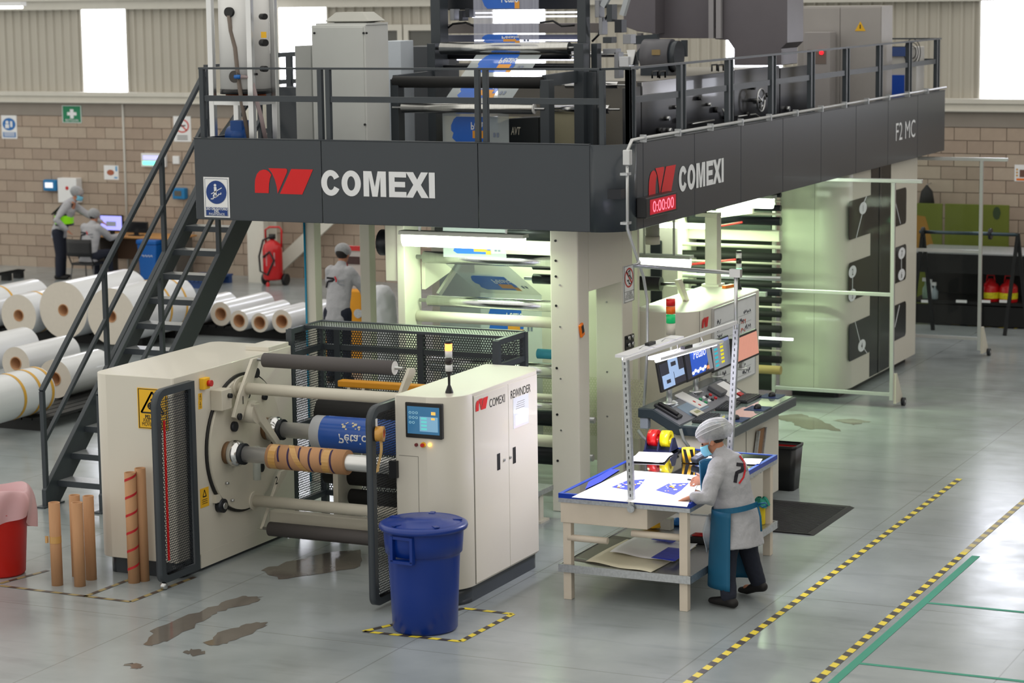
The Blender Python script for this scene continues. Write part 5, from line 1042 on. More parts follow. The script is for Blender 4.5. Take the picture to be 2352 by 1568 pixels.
def face_bits(parent, c, f, up, k=1.0):
    f = V(f).normalized(); up = V(up).normalized(); l = up.cross(f)
    for sg in (-1, 1):
        mb = MB(); ball(mb, c+f*.085*k+l*sg*.032*k+up*.012*k, .010, .013, .008, f, up, 10); mb.build('eye', mat('eye_dark', s(30, 24, 22), .3), parent)
        mb = MB(); loft(mb, [(c+f*.094*k+l*sg*.018*k+up*.034*k, .004, .004), (c+f*.084*k+l*sg*.05*k+up*.036*k, .003, .004)], up, 8); mb.build('eyebrow', hair, parent)
    mb = MB(); mb.grid(lambda a, b: c+f*(.118-.10*(2*a-1)**2*.9+.012*math.sin(b*3.1))*k+l*(2*a-1)*.085*k-up*(.005+.085*b)*k+f*(.0)*k, 10, 6); mb.build('face_mask', maskm, parent, solid=.003)
    for sg in (-1, 1): MB().tube([c+f*.03*k+l*sg*.082*k-up*.02*k, c-f*.01*k+l*sg*.088*k+up*.02*k], .002, 6).build('mask_strap', maskm, parent)
def back_logo(parent, o, u, v, W, H, nrm):
    o = V(o); u = V(u).normalized(); v = V(v).normalized(); n = V(nrm).normalized()*.004
    def st_(L, w_, m, nm):
        mb = MB(); P = lambda x, y: o+u*x*W+v*y*H+n; strip(mb, P, L, w_, W/H)
        for q in mb.f: pass
        mb.build(nm, m, parent)
    st_([(.02, .0), (.10, .55), (.38, .62), (.42, .80), (.05, .86)], .10, mat('logo_black', s(34, 32, 40), .8), 'back_print')
    st_([(.28, .0), (.46, .35), (.54, .70), (.46, 1.0)], .07, mat('logo_red', s(206, 40, 48), .8), 'back_print')
    st_([(.95, .30), (.62, .34), (.60, .62), (.94, .70)], .08, mat('logo_grey', s(140, 142, 148), .8), 'back_print')
# ---------------------------------------------------------------- worker at the inspection table
F = V((-.955, .30, 0)).normalized(); Lf = UZ.cross(F)   # facing, left-hand side (towards the camera)
pw = thing('person', (2.03, 1.0, 0), 'person in grey sweatshirt, hair net and blue apron leaning over the inspection table', 'person')
pel = aY(1694, 1205, 1.02); wst = aY(1682, 1135, 1.02); chs = aY(1670, 1078, 1.0); nck = aY(1655, 1042, 1.0); hd = aY(1638, 1012, .99)
sl_, sr_ = chs+Lf*.155+UZ*.05-F*.01, chs-Lf*.155+UZ*.05+F*.03
el = aY(1624, 1150, .72); wl = aY(1592, 1140, .66); hl = aZ(1566, 1146, .905)
hr = aZ(1601, 1104, .945); er = hr-F*.20-Lf*.10+UZ*.05
hipl, hipr = pel+Lf*.085, pel-Lf*.085
akl = aZ(1668, 1382, .09); akr = aZ(1726, 1360, .11); akl = V((2.02, .83, .09)); akr = V((2.13, 1.24, .12))
knl = (hipl+akl)/2+F*.03; knr = (hipr+akr)/2+F*.02
hf = V((-.90, -.10, -.44)).normalized(); hup = (UZ-hf*UZ.dot(hf)).normalized()
b = MB()
head_mesh(b, hd, hf, hup, .98); loft(b, [(nck-UZ*.04, .05, .05), (hd-hup*.05-hf*.02, .048, .05)], Lf)
loft(b, [(pel-UZ*.03, .13, .09), (wst, .115, .085), (chs, .135, .095), (nck-UZ*.03, .08, .06)], Lf)
for h_, k_, a_, sd in ((hipl, knl, akl, 1), (hipr, knr, akr, -1)): loft(b, [(h_, .075, .08), (k_, .05, .055), (a_, .035, .04)], Lf); loft(b, [(a_-UZ*.04-F*.03, .032, .03), (a_-UZ*.055+F*.12, .035, .022)], Lf)
for s0, e_, w_ in ((sl_, el, wl), (sr_, er, hr-F*.06)): loft(b, [(s0, .045, .045), (e_, .036, .036), (w_, .024, .024)], Lf)
hd_d = (hl-wl).normalized()
hand(b, wl+hd_d*.02, hd_d*1.0-UZ*.1, -UZ, -Lf, .165, .15)
hand(b, hr-F*.06, F, -UZ*.8+Lf*.3, -Lf*.2+UZ, .155, 1.3)
body = skinned(b, 'body', skin, pw, .0048, 2)
face_bits(pw, hd, hf, hup)
c_ = MB()
loft(c_, [(pel-UZ*.17-F*.01, .222, .208), (pel-UZ*.08, .215, .20), (pel+UZ*.03, .192, .178), (wst, .17, .155), (wst*.4+chs*.6, .18, .165), (chs+UZ*.01, .185, .155), (chs+UZ*.075, .14, .12), (nck-UZ*.005, .075, .075)], Lf, 22, True)
loft(c_, [(sl_-Lf*.03, .082, .085), (sl_*.5+el*.5, .072, .075), (el, .066, .066), (el*.45+wl*.55, .056, .056), (wl-hd_d*.015, .046, .046)], Lf)
loft(c_, [(sr_+Lf*.03, .08, .08), (sr_*.5+er*.5, .068, .07), (er, .06, .06), (er*.3+(hr-F*.06)*.7, .045, .045)], Lf)
sw_ = skinned(c_, 'sweatshirt', cloth, pw, .010, 5, .022)
mb = MB(); loft(mb, [(nck+UZ*.0, .074, .070), (nck+UZ*.025+F*.01, .066, .064)], Lf); mb.build('collar', cloth, pw)
t_ = MB()
for h_, k_, a_ in ((hipl, knl, akl), (hipr, knr, akr)): loft(t_, [(h_-UZ*.0, .10, .11), (h_*.5+k_*.5, .088, .095), (k_, .075, .082), (k_*.4+a_*.6, .066, .072), (a_+UZ*.01, .060, .070)], Lf)
skinned(t_, 'trousers', navy, pw, .010, 4, .015)
sho = mat('black_shoes', s(24, 22, 23), .6)
for a_, pit in ((akl, 0), (akr, .05)):
    t_ = MB(); loft(t_, [(V((a_.x, a_.y, .045+pit))-F*.05, .042, .042), (V((a_.x, a_.y, .050+pit*.6))+F*.03, .044, .044), (V((a_.x, a_.y, .040))+F*.11, .046, .034), (V((a_.x, a_.y, .035))+F*.17, .040, .026)], Lf); loft(t_, [(V((a_.x, a_.y, .06+pit))-F*.015, .046, .05), (V((a_.x, a_.y, .13+pit))-F*.01, .045, .05)], Lf); skinned(t_, 'shoe', sho, pw, .009, 2)
hn = MB(); cc = hd+hup*.075-hf*.035; ball(hn, cc, .150, .118, .098, hf, hup, 24); ball(hn, cc-hf*.08-hup*.03, .085, .09, .07, hf, hup)
nt = skinned(hn, 'hair_net', capm, pw, .010, 3, .012)
mb = MB(); ball(mb, hd+hup*.045-hf*.02, .104, .084, .092, hf, hup); mb.build('hair', hair, pw)
# pleats of the hair net
mb = MB()
for k in range(9):
    a = R(-80+20*k); mb.tube([cc+hf*.152*math.cos(t)*1.0+hup.cross(hf)*.118*math.sin(a)*math.sin(t)*1.02+hup*(.098*math.cos(a)*math.sin(t))*1.02 for t in [R(12+12*i) for i in range(13)]], .0022, 5)
o = mb.build('net_pleats', mat('net_rib', s(236, 236, 238), .8), pw); o['kind'] = 'stuff'
# apron: bib, skirt, tie
apr = mat('apron_petrol', s(18, 92, 128), .55, var=.1, scale=6)
bib0 = chs+F*.150
mb = MB(); mb.grid(lambda a, q: chs-UZ*.04+F*((.215-.03*q)*math.cos(R(-62+124*a))+.045)+Lf*.165*math.sin(R(-62+124*a))+UZ*(.09-.27*q)+F*.015*math.sin(a*7), 14, 10); mb.build('apron_bib', apr, pw, solid=.004)
wv = pel+UZ*.14
mb = MB(); mb.grid(lambda a, q: wv+F*((.205+.03*q+.01*math.sin(a*11+q*3)*q)*math.cos(R(-80+193*a)))+Lf*(.212+.03*q+.012*math.sin(a*13)*q)*math.sin(R(-80+193*a))-UZ*.64*q, 22, 14); mb.build('apron_skirt', apr, pw, solid=.004)
tie = [wv+F*(.20*math.cos(t))+Lf*(.212*math.sin(t))-UZ*.0+UZ*.06*(t-1.4)/1.7 for t in [R(60+10*i) for i in range(13)]]
mb = MB()
for p, q in zip(tie, tie[1:]): mb.bar(p, q, .004, .045, UZ)
mb.build('apron_tie', apr, pw)
mb = MB(); e_ = tie[-1]; mb.tube([e_, e_-F*.08+UZ*.02, e_-F*.10+UZ*.0, e_-F*.05-UZ*.02, e_], .008, 6); mb.tube([e_, e_-F*.03-UZ*.10, e_-F*.04-UZ*.22], .009, 6); mb.build('apron_bow', apr, pw)
mb = MB(); mb.tube([chs+F*.14+Lf*.10+UZ*.07, sl_+F*.03+UZ*.06-Lf*.06, nck-F*.07+UZ*.0], .009, 6); mb.build('neck_strap', apr, pw)
def project_strip(obj, parent, pts, w_, m, nm):
    """print on the cloth: a strip of pixels in the photo laid on the surface it shows on"""
    o0 = ORG[parent.name]; Q = []
    for (x0, y0), (x1, y1) in zip(pts, pts[1:]):
        for i in range(4): Q.append((x0+(x1-x0)*i/4, y0+(y1-y0)*i/4))
    Q.append(pts[-1]); rows = []
    for i, (x, y) in enumerate(Q):
        a, c = Q[max(i-1, 0)], Q[min(i+1, len(Q)-1)]; dx, dy = c[0]-a[0], c[1]-a[1]; l = math.hypot(dx, dy) or 1; r = []
        for k in (-1, 1):
            ok, loc, nn, _ = obj.ray_cast(V(CAM)-o0, ray(x-dy/l*w_/2*k, y+dx/l*w_/2*k).normalized())
            r.append(loc+o0+nn*.004 if ok else None)
        rows.append(r)
    mb = MB()
    for a, c in zip(rows, rows[1:]):
        if all(a) and all(c) and (a[0]-c[0]).length < .08: mb.poly([a[0], c[0], c[1], a[1]])
    if mb.v: mb.build(nm, m, parent)
bpy.context.view_layer.update()
project_strip(sw_, pw, [(1688, 1108), (1692, 1085), (1704, 1080), (1707, 1068), (1691, 1066)], 8, mat('logo_black', s(34, 32, 40), .8), 'back_print')
project_strip(sw_, pw, [(1697, 1110), (1707, 1096), (1711, 1078), (1708, 1060), (1698, 1047)], 4, mat('logo_red', s(206, 40, 48), .8), 'back_print')
project_strip(sw_, pw, [(1722, 1052), (1714, 1060), (1714, 1078), (1722, 1088)], 5, mat('logo_grey', s(140, 142, 148), .8), 'back_print')
# plastic sample bag in front of the apron, and marker in the far hand
p = wv+F*.19+Lf*.12-UZ*.06; mb = MB(); mb.grid(lambda a, q: p+Lf*(a-.5)*.14-UZ*.30*q+F*.02*math.sin(a*5+q*6), 8, 10); bgm = tag(mb.build('plastic_bag', mat('clear_bag', s(226, 232, 240), .2, alpha=.6), solid=.003), 'clear sample bag hanging at the table edge beside the apron', 'bag')
mk = thing('marker_pen', hr, 'black marker pen with red grip held in the worker hand', 'pen'); q = aZ(1588, 1102, .94); dd = (q-hr).normalized(); MB().cyl(hr-dd*.01, hr+dd*.05, .009, 10).build('grip', redp, mk); MB().cyl(hr+dd*.05, hr+dd*.12, .008, 10).build('barrel', black, mk)
# ---------------------------------------------------------------- simpler figures further away
def figure(pos, F, label, pts, seated=False, k=1.0, logo_=True, vest=False, cap=True, arms=None, lean=0.0, mask=False, h=1.66):
    F = V(F).normalized(); L = UZ.cross(F); t = thing('person', pos, label, 'person'); o = V(pos); q = h/1.66
    hipz = .46 if seated else .86*q
    pel = o+UZ*hipz; chs = pel+UZ*.42*q+F*lean*.35; nck = chs+UZ*.15*q+F*lean*.14; hd = nck+UZ*.12*q+F*(.02+lean*.10); hf = (F-UZ*.35*(1 if lean else .2)).normalized(); hup = (UZ+F*.35*(1 if lean else .2)).normalized()
    b = MB(); head_mesh(b, hd, hf, hup, q); loft(b, [(nck-UZ*.04, .05, .05), (hd-hup*.05, .05, .05)], L)
    loft(b, [(pel, .13, .09), (chs, .14, .10), (nck-UZ*.03, .08, .06)], L)
    legs = []
    for sd in (1, -1):
        hp = pel+L*.09*sd
        if seated: kn = hp+F*.42+UZ*.02+L*.05*sd; an = kn-UZ*.40+F*.03
        else: kn = hp-UZ*.40*q+F*.02; an = V((hp.x, hp.y, .09))+L*.02*sd
        legs.append((hp, kn, an)); loft(b, [(hp, .075, .08), (kn, .05, .05), (an, .035, .04)], L); loft(b, [(an-UZ*.05-F*.04, .035, .03), (an-UZ*.06+F*.13, .035, .022)], L)
    arms_ = []
    for sd, (e_, w_) in zip((1, -1), arms):
        sh = chs+L*.16*sd+UZ*.08; e_ = sh+L*e_[1]*sd+F*e_[0]+UZ*e_[2]; w2 = e_+L*w_[1]*sd+F*w_[0]+UZ*w_[2]; arms_.append((sh, e_, w2)); loft(b, [(sh, .045, .045), (e_, .036, .036), (w2, .026, .026)], L)
        hand(b, w2, (w2-e_), -UZ if abs((w2-e_).normalized().z) < .7 else F, L*-sd, .16, .4)
    skinned(b, 'body', skin, t, .012, 3)
    c = MB(); loft(c, [(pel-UZ*.10*q, .18, .14), (pel+UZ*.05, .165, .125), (pel*.5+chs*.5, .165, .125), (chs, .18, .125), (chs+UZ*.09, .14, .10), (nck, .07, .07)], L, 20, True)
    for sd, (a, e_, w2) in zip((1, -1), arms_): loft(c, [(a-L*.03*sd, .08, .08), (a*.5+e_*.5, .068, .068), (e_, .06, .06), (w2, .042, .042)], L)
    skinned(c, 'sweatshirt', cloth, t, .014, 4, .02)
    tr = MB()
    for hp, kn, an in legs: loft(tr, [(hp, .105, .11), (kn, .08, .08), (an, .065, .07)], L)
    skinned(tr, 'trousers', navy, t, .014, 3)
    for hp, kn, an in legs: x = MB(); loft(x, [(an-UZ*.045-F*.05, .042, .045), (an-UZ*.055+F*.14, .042, .030)], L); skinned(x, 'shoe', sho, t, .012, 1)
    mb = MB(); ball(mb, hd+hup*.05*q-hf*.015, .125, .105, .10, hf, hup, 20); mb.build('hair_net', capm, t); mb = MB(); ball(mb, hd+hup*.035-hf*.025, .105*q, .086*q, .095*q, hf, hup); mb.build('hair', hair, t)
    if mask: face_bits(t, hd, hf, hup, q)
    if logo_: back_logo(t, chs-F*.135+L*.14-UZ*.12, -L, UZ, .28, .15, -F)
    return t, pel, chs, hd, F, L
# standing at the back desk, hand on hip, hi-vis belt
p1 = aZ(140, 640)
t, pel, chs, hd, F1, L1 = figure((p1.x, p1.y, 0), (.93, .36, 0), 'person in grey sweatshirt with green belt standing and leaning over the back desk', None, lean=.55, arms=(((.30, .02, -.20), (.22, .0, -.12)), ((-.16, .12, -.24), (.16, -.06, -.18))), mask=True, h=1.60, logo_=False)
mb = MB()
for i in range(20): a0, a1 = 2*math.pi*i/20, 2*math.pi*(i+1)/20; z0, z1 = .98, 1.14; f_ = lambda a, z: V((pel.x, pel.y, z))+F1*(.165*math.cos(a)+.10)+L1*.20*math.sin(a); mb.poly([f_(a0, z0), f_(a1, z0), f_(a1, z1), f_(a0, z1)])
mb.build('back_belt', mat('hivis_green', s(140, 220, 20), .6, emit=s(120, 200, 10), estr=.15), t)
for z in (.97, 1.15):
    mb = MB(); [mb.bar(V((pel.x, pel.y, z))+F1*(.168*math.cos(2*math.pi*i/16)+.10)+L1*.203*math.sin(2*math.pi*i/16), V((pel.x, pel.y, z))+F1*(.168*math.cos(2*math.pi*(i+1)/16)+.10)+L1*.203*math.sin(2*math.pi*(i+1)/16), .006, .03) for i in range(16)]; mb.build('belt_edge', black, t)
for sd in (1, -1): MB().tube([V((pel.x, pel.y, 1.15))+F1*.19+L1*.09*sd, chs+F1*.10+L1*.09*sd+UZ*.1, chs-F1*.06+L1*.08*sd+UZ*.12, V((pel.x, pel.y, 1.15))-F1*.10+L1*.08*sd], .014, 6).build('belt_brace', black, t)
# seated at the back desk, back to the camera
p2 = aZ(205, 648)
figure((p2.x, p2.y, 0), (-.02, 1, 0), 'person in grey sweatshirt seated on a black chair at the back desk', None, seated=True, lean=.35, arms=(((.20, .05, -.22), (.2, -.02, .04)), ((.26, .06, -.20), (.26, .04, .02))), h=1.60)
# standing behind the press columns
p3 = aY(775, 705, 9.6)
figure((p3.x, 9.6, 0), (-.05, 1, 0), 'person in grey sweatshirt seen from behind beside the yellow machine', None, lean=.30, arms=(((.18, .06, -.24), (.2, -.02, -.06)), ((.12, .12, -.26), (.12, -.02, -.20))), h=1.74)
# ================================================================ equipment on top of the platform
ZD = 3.15
def fr(px0, px1, pyT, Y, pyB=None):
    a = aY((px0+px1)/2, pyT, Y); x0 = aY(px0, (pyT+300)/2, Y).x; x1 = aY(px1, (pyT+300)/2, Y).x
    return x0, x1, a.z, (ZD if pyB is None else aY((px0+px1)/2, pyB, Y).z)
def fbox(px0, px1, pyT, Y, D, name, m, parent=None, pyB=None, bev=.006, top=None):
    x0, x1, zt, zb = fr(px0, px1, pyT, Y, pyB); return MB().box(x0, x1, Y, Y+D, zb, top or zt).build(name, m, parent, bev=bev)
TOPZ = 5.35
# white cylindrical tank in an aluminium frame
tk_ = thing('mixing_tank', (aY(563, 320, 3.85).x, 3.85, ZD), 'white cylindrical tank with hoses in aluminium frame on platform at left', 'tank')
cx = aY(563, 150, 3.85).x; rr_ = (aY(613, 150, 3.85).x-aY(513, 150, 3.85).x)/2; zb = aY(563, 203, 3.85).z
tkm = mat('tank_white', s(230, 230, 230), .4, var=.04)
MB().cyl((cx, 3.85, zb), (cx, 3.85, TOPZ), rr_, 40).build('tank_body', tkm, tk_); MB().cyl((cx, 3.85, zb-.05), (cx, 3.85, zb), rr_*1.02, 40).build('tank_rim', black, tk_); MB().cyl((cx, 3.85, zb-.08), (cx, 3.85, zb-.05), rr_*.8, 30).build('tank_seal', mat('rust_orange', s(170, 90, 50), .6), tk_)
fx = [(aY(488, 200, 3.66).x, 3.66), (aY(578, 200, 3.60).x, 3.60), (aY(632, 200, 4.0).x, 4.0), (aY(545, 250, 4.08).x, 4.08)]
for x, y in fx: MB().box(x-.03, x+.03, y-.03, y+.03, ZD, TOPZ).build('frame_post', alu, tk_, bev=.006)
zf = aY(560, 233, 3.85).z
for (a, b) in ((0, 1), (1, 2), (0, 3)): MB().bar((fx[a][0], fx[a][1], zf), (fx[b][0], fx[b][1], zf), .05, .05).build('frame_rail', alu, tk_)
MB().cyl((cx, 3.85-rr_*.2, zf+.03), (cx, 3.85-rr_*.2, zf+.05), rr_*.9, 30).build('tank_shelf', dark, tk_)
A6 = lambda px, py, y=3.60: aY(px, py, y)
p = A6(529, 28); MB().cyl((p.x, p.y-.04, p.z), (p.x, p.y+.08, p.z), .05, 20).build('hose_knob', black, tk_)
hs_ = mat('hose_brown', s(120, 108, 100), .4)
MB().tube([p-V((0, .03, .03)), A6(530, 70), A6(540, 110), A6(546, 170), A6(556, 240), A6(572, 320)], .022).build('hose', hs_, tk_)
p = A6(540, 176); MB().cyl((p.x, p.y-.02, p.z), (p.x, p.y+.1, p.z), .06, 22).build('hose_flange', mat('flange_dark', s(70, 66, 64), .4), tk_); MB().cyl(p+V((.02, -.04, 0)), p+V((.09, -.04, 0)), .02, 12).build('valve', mat('valve_blue', s(40, 110, 190), .4), tk_)
MB().tube([p+V((.09, -.04, 0)), A6(577, 178), A6(588, 225), A6(600, 270), A6(610, 320)], .022).build('hose', mat('hose_mauve', s(150, 134, 136), .4), tk_)
for px, py, r in ((604, 38, .03), (605, 98, .035), (606, 158, .03), (585, 170, .012)): q = aY(px, py, 3.67); MB().cyl((q.x-.02, 3.67, q.z), (q.x+.05, 3.63, q.z), r, 16).build('gauge_port', black, tk_)
q = aY(606, 80, 3.66); MB().box(q.x-.03, q.x+.03, 3.655, 3.66, q.z-.03, q.z+.03).build('caution_label', yellow, tk_)
pm = thing('pump_motor', (aY(550, 318, 3.8).x, 3.8, ZD), 'blue electric pump motor on the platform below the tank', 'motor'); bm = mat('pump_blue', s(20, 76, 150), .4)
a, b = aY(528, 312, 3.8), aY(572, 312, 3.8); MB().cyl((a.x, 3.8, a.z), (b.x, 3.8, a.z), .10, 24).build('motor_body', bm, pm); MB().box((a.x+b.x)/2-.06, (a.x+b.x)/2+.08, 3.72, 3.88, a.z+.05, a.z+.16).build('terminal_box', bm, pm, bev=.01); MB().box(a.x+.03, b.x-.03, 3.75, 3.85, ZD, a.z).build('motor_foot', bm, pm)
# grey cabinets
cb = thing('control_cabinet', (aY(780, 320, 4.6).x, 4.9, ZD), 'tall light grey cabinet with roof ventilator on the platform', 'cabinet')
x0, x1, zt, _ = fr(718, 841, 58, 4.6); MB().box(x0, x1, 4.6, 5.1, ZD, zt).build('body', cabgrey, cb, bev=.006)
MB().box(x0+.02, x1-.02, 4.59, 4.6, ZD+.05, zt-.02).build('front_door', mat('cabinet_grey_b', s(200, 203, 201), .5, var=.03), cb, bev=.004)
MB().box(x0+.04, x1+.01, 4.62, 5.08, zt, zt+.02).build('roof_sheet', cabgrey, cb)
mx_ = (x0+x1)/2+.02; mb = MB(); k = 0
lo = rrect(x0+.12, x1+.02, 4.65, 5.02, .02); hi = rrect(x0+.22, x1-.08, 4.72, 4.96, .02); n = len(lo); mb.v += [(x, y, zt+.04) for x, y in lo]+[(x, y, zt+.13) for x, y in hi]+[(x, y, zt+.02) for x, y in hi]
for i in range(n): j = (i+1) % n; mb.face((i, j, n+j, n+i)); mb.face((j, i, 2*n+i, 2*n+j))
mb.face([n+i for i in range(n)]); mb.build('roof_ventilator', mat('vent_grey', s(186, 186, 180), .5), cb)
for px, py in ((722, 76), (835, 76), (842, 76), (838, 286)): q = aY(px, py, 4.585); MB().cyl((q.x, 4.59, q.z), (q.x, 4.58, q.z), .012, 10).build('screw', black, cb)
tag(fbox(679, 716, 105, 4.75, .3, 'junction_cabinet', mat('cabinet_midgrey', s(176, 178, 176), .5)), 'narrow mid grey cabinet at the left of the tall grey cabinet', 'cabinet')
tag(fbox(884, 922, 94, 5.9, .3, 'junction_cabinet', mat('cabinet_bluewhite', s(200, 208, 218), .5)), 'narrow bluish white cabinet at the right of the tall grey cabinet', 'cabinet')
tag(fbox(922, 1010, 107, 6.8, .5, 'dark_cabinet', mat('cabinet_dark', s(70, 74, 80), .5)), 'dark grey cabinet on the platform behind the web frame', 'cabinet')
tag(fbox(640, 682, 200, 5.3, .5, 'dark_cabinet', charc), 'charcoal machine panel behind the narrow grey cabinet', 'cabinet')
# railing of the far side, seen between tank and cabinet
rl = thing('rear_railing', (-4.6, 5.7, ZD), 'charcoal rear railing with ladder bars between the tank and grey cabinet', 'railing')
for px in (617, 664): q = aY(px, 130, 5.7); MB().box(q.x-.03, q.x+.03, 5.67, 5.73, ZD, q.z).build('railing_post', charc2, rl)
for py in (128, 190, 230, 300): a, b = aY(612, py, 5.7), aY(680, py-4, 5.7); MB().bar(a, b, .03, .05).build('railing_bar', charc2, rl)
MB().bar(aY(500, 330, 5.7), aY(620, 160, 5.7), .06, .07).build('rail_brace', charc2, rl)
# web frame on top of the platform
wf = thing('web_frame', (aY(1080, 320, 5.2).x, 5.6, ZD), 'charcoal upper web frame with chrome rollers on the platform', 'machine')
Y1, Y2 = 5.2, 6.2
def postpx(px0, px1, pyT, Y, D=.14, top=None): return fbox(px0, px1, pyT, Y, D, 'frame_post', charc2, wf, bev=.004, top=top)
postpx(897, 915, 182, Y1); postpx(1240, 1261, 184, Y1); postpx(1345, 1362, 165, Y2, .1)
for px in (907, 1250): a = aY(px, 186, Y1+.1); MB().bar((a.x, Y1+.1, a.z), (a.x, Y2+.3, a.z+.02), .05, .12).build('side_rail', charc2, wf)
a, b = aY(905, 188, Y1+.05), aY(1245, 190, Y1+.05); MB().cyl(a, b, .06, 20).build('dark_roller', soot, wf)
def chr_(px0, px1, py, Y, rpx, m=chrome, nm='chrome_roller'):
    a, b = aY(px0, py, Y), aY(px1, py+1, Y); r = rpx*(aY(px0+100, py, Y).x-a.x)/100*.906; o = MB().cyl((a.x, Y, a.z), (b.x, Y, a.z), r, 28).build(nm, m, wf); MB().cyl((a.x-.12, Y, a.z), (b.x+.12, Y, a.z), r*.25, 10).build('roller_axle', steel, o); return a, b, r
gch = mat('fluted_roller', (.62, .62, .60), .22, metal=1, var=.2, scale=6, vec=(50, .1, .1))
a, b, r = chr_(925, 1226, 247, Y1, 12, gch); MB().cyl((b.x, Y1, a.z), (b.x+.012, Y1, a.z), r*.95, 28).build('roller_disc', mat('disc_white', s(226, 226, 226), .25), wf)
chr_(1014, 1308, 111, Y2, 14, gch); chr_(1020, 1310, 128, Y2+.35, 8, dark, 'dark_roller'); chr_(1050, 1320, 152, Y2+.4, 7, dark, 'dark_roller')
chr_(1265, 1400, 250, Y2+.3, 10); chr_(1300, 1420, 195, Y2+.5, 8); chr_(1265, 1420, 125, 6.9, 7)
# upper gantry
postpx(990, 1012, -60, Y2+.15, .2, TOPZ); postpx(1326, 1346, -60, Y2+.15, .12, TOPZ); postpx(1318, 1340, 100, Y2-.1, .16); postpx(1358, 1372, 100, Y2+.2, .12); postpx(982, 1000, 100, Y2-.05, .2)
def beampx(px0, px1, pyT, pyB, Y, D, m=charc2, nm='cross_beam'): return fbox(px0, px1, pyT, Y, D, nm, m, wf, pyB=pyB, bev=.004)
beampx(1004, 1330, -30, 22, Y2+.5, .1, dark); beampx(1012, 1375, 54, 76, Y2+.6, .12, mat('beam_greytaupe', s(120, 114, 112), .45)); beampx(1012, 1330, 80, 96, Y2+.8, .1, mat('beam_slate', s(96, 100, 118), .45)); beampx(1005, 1330, 150, 160, Y2+.2, .08, dark); beampx(1280, 1345, 100, 118, Y2+.05, .1, charc2)
vio = mat('uv_lamp', (.8, .82, 1), .3, emit=(.80, .82, 1), estr=2.2)
for py, px0, px1, Y in ((30, 1080, 1328, Y2+.9), (39, 1085, 1328, Y2+.55), (93, 1090, 1328, Y2+.75), (137, 1050, 1320, Y2+.7)):
    a, b = aY(px0, py, Y), aY(px1, py, Y); MB().cyl((a.x, Y, a.z), (b.x, Y, a.z), .008, 8).build('uv_lamp', vio, wf)
for px, py, w_, h_ in ((1040, 34, 9, 26), (1060, 36, 8, 24), (1075, 30, 10, 20), (1400, 30, 12, 40), (1420, 60, 16, 30), (1440, 90, 18, 22), (1395, 92, 20, 14), (1400, 118, 30, 12), (1416, 150, 10, 60), (1442, 150, 26, 22), (1380, 60, 8, 40), (1372, 20, 10, 40)):
    x0, x1, zt, zb_ = fr(px-w_/2, px+w_/2, py-h_/2, Y2+.25, py+h_/2); MB().box(x0, x1, Y2+.25, Y2+.4, zb_, zt).build('fitting_block', (mat('fitting_grey_steel', s(140, 142, 148), .35, metal=.4), dark, charc2)[(px+py) % 3], wf, bev=.004)
for pts in ([(1015, 75), (1040, 55), (1070, 52), (1090, 60)], [(1240, 52), (1270, 48), (1290, 60), (1320, 58)], [(1370, 10), (1382, 45), (1375, 80), (1360, 95)], [(1390, 0), (1400, 25), (1385, 55)]): MB().tube([aY(x, y, Y2+.35) for x, y in pts], .012, 8).build('cable', black, wf)
cpm = mat('cylinder_white', s(176, 182, 188), .3); MB().bar(aY(1385, 15, Y2+.3), aY(1415, -40, Y2+.3), .06, .06).build('air_cylinder', cpm, wf); MB().bar(aY(1430, 35, Y2+.3), aY(1452, -40, Y2+.3), .07, .05).build('air_cylinder', cpm, wf)
# panels between the posts
bei = mat('beige_panel', s(196, 190, 160), .5)
fbox(1262, 1346, 245, 6.5, .05, 'beige_panel', bei, wf); fbox(985, 1240, 268, 6.4, .05, 'beige_panel', bei, wf)
MB().bar(aY(1337, 330, 6.45), aY(1337, 160, 6.45), .03, .03).build('threaded_rod', dark, wf)
av = thing('inspection_camera', (aY(1165, 330, 5.75).x, 5.9, ZD), 'black inspection camera box with white lettering behind the railing', 'camera')
x0, x1, zt, _ = fr(1100, 1236, 268, 5.75); MB().prism([(x0, ZD), (x1, ZD), (x1, zt), (x0+.35, zt-.02), (x0, zt-.15)], 'y', 5.75, 6.15).build('housing', mat('camera_box', s(34, 38, 40), .35), av, bev=.01); q = aY(1174, 309, 5.745); MB().text('AVT', .115, q, UX, UZ, .003, .01, wid=.11, shear=.15).build('lettering', mat('cream_letter', s(220, 214, 196), .5), av)
x0, x1, zt, zb_ = fr(1110, 1140, 268, 5.7, 300); MB().box(x0, x1, 5.72, 5.745, zb_, zt).build('lens_panel', mat('lens_blue', s(90, 120, 150), .1), av)
# film web over the upper rollers
fu = thing('film_web', (aY(1090, 320, 5.2).x, 5.6, ZD), 'clear blue printed film web falling from the upper gantry rollers', 'film')
wx0, wx1 = aY(1088, 60, Y2-.1).x, aY(1238, 60, Y2-.1).x; zr1 = aY(1100, 100, Y2-.1).z; zr2 = aY(1050, 240, Y1+.1).z
wl2 = mat('film_web_lilac', s(200, 204, 226), .15, alpha=.5, var=.35, scale=3, vec=(14, 1, .2))
MB().poly([(wx0, Y2-.1, zr1), (wx1, Y2-.1, zr1), (wx1, Y2-.1, TOPZ), (wx0, Y2-.1, TOPZ)]).build('web_span', wl2, fu)
MB().poly([(wx0, Y1+.1, zr2), (wx1, Y1+.1, zr2), (wx1, Y2-.05, zr1-.12), (wx0, Y2-.05, zr1-.12)]).build('web_span', web, fu)
MB().poly([(wx0, Y1+.12, ZD), (wx1, Y1+.12, ZD), (wx1, Y1+.12, zr2), (wx0, Y1+.12, zr2)]).build('web_span', web, fu)
film_print(fu, (wx0+.10, Y2-.1, aY(1100, 20, Y2).z), UX, UZ, .55, .30, False); film_print(fu, (wx0+.10, Y2-.1, aY(1100, 98, Y2).z), UX, UZ, .55, .09, True)
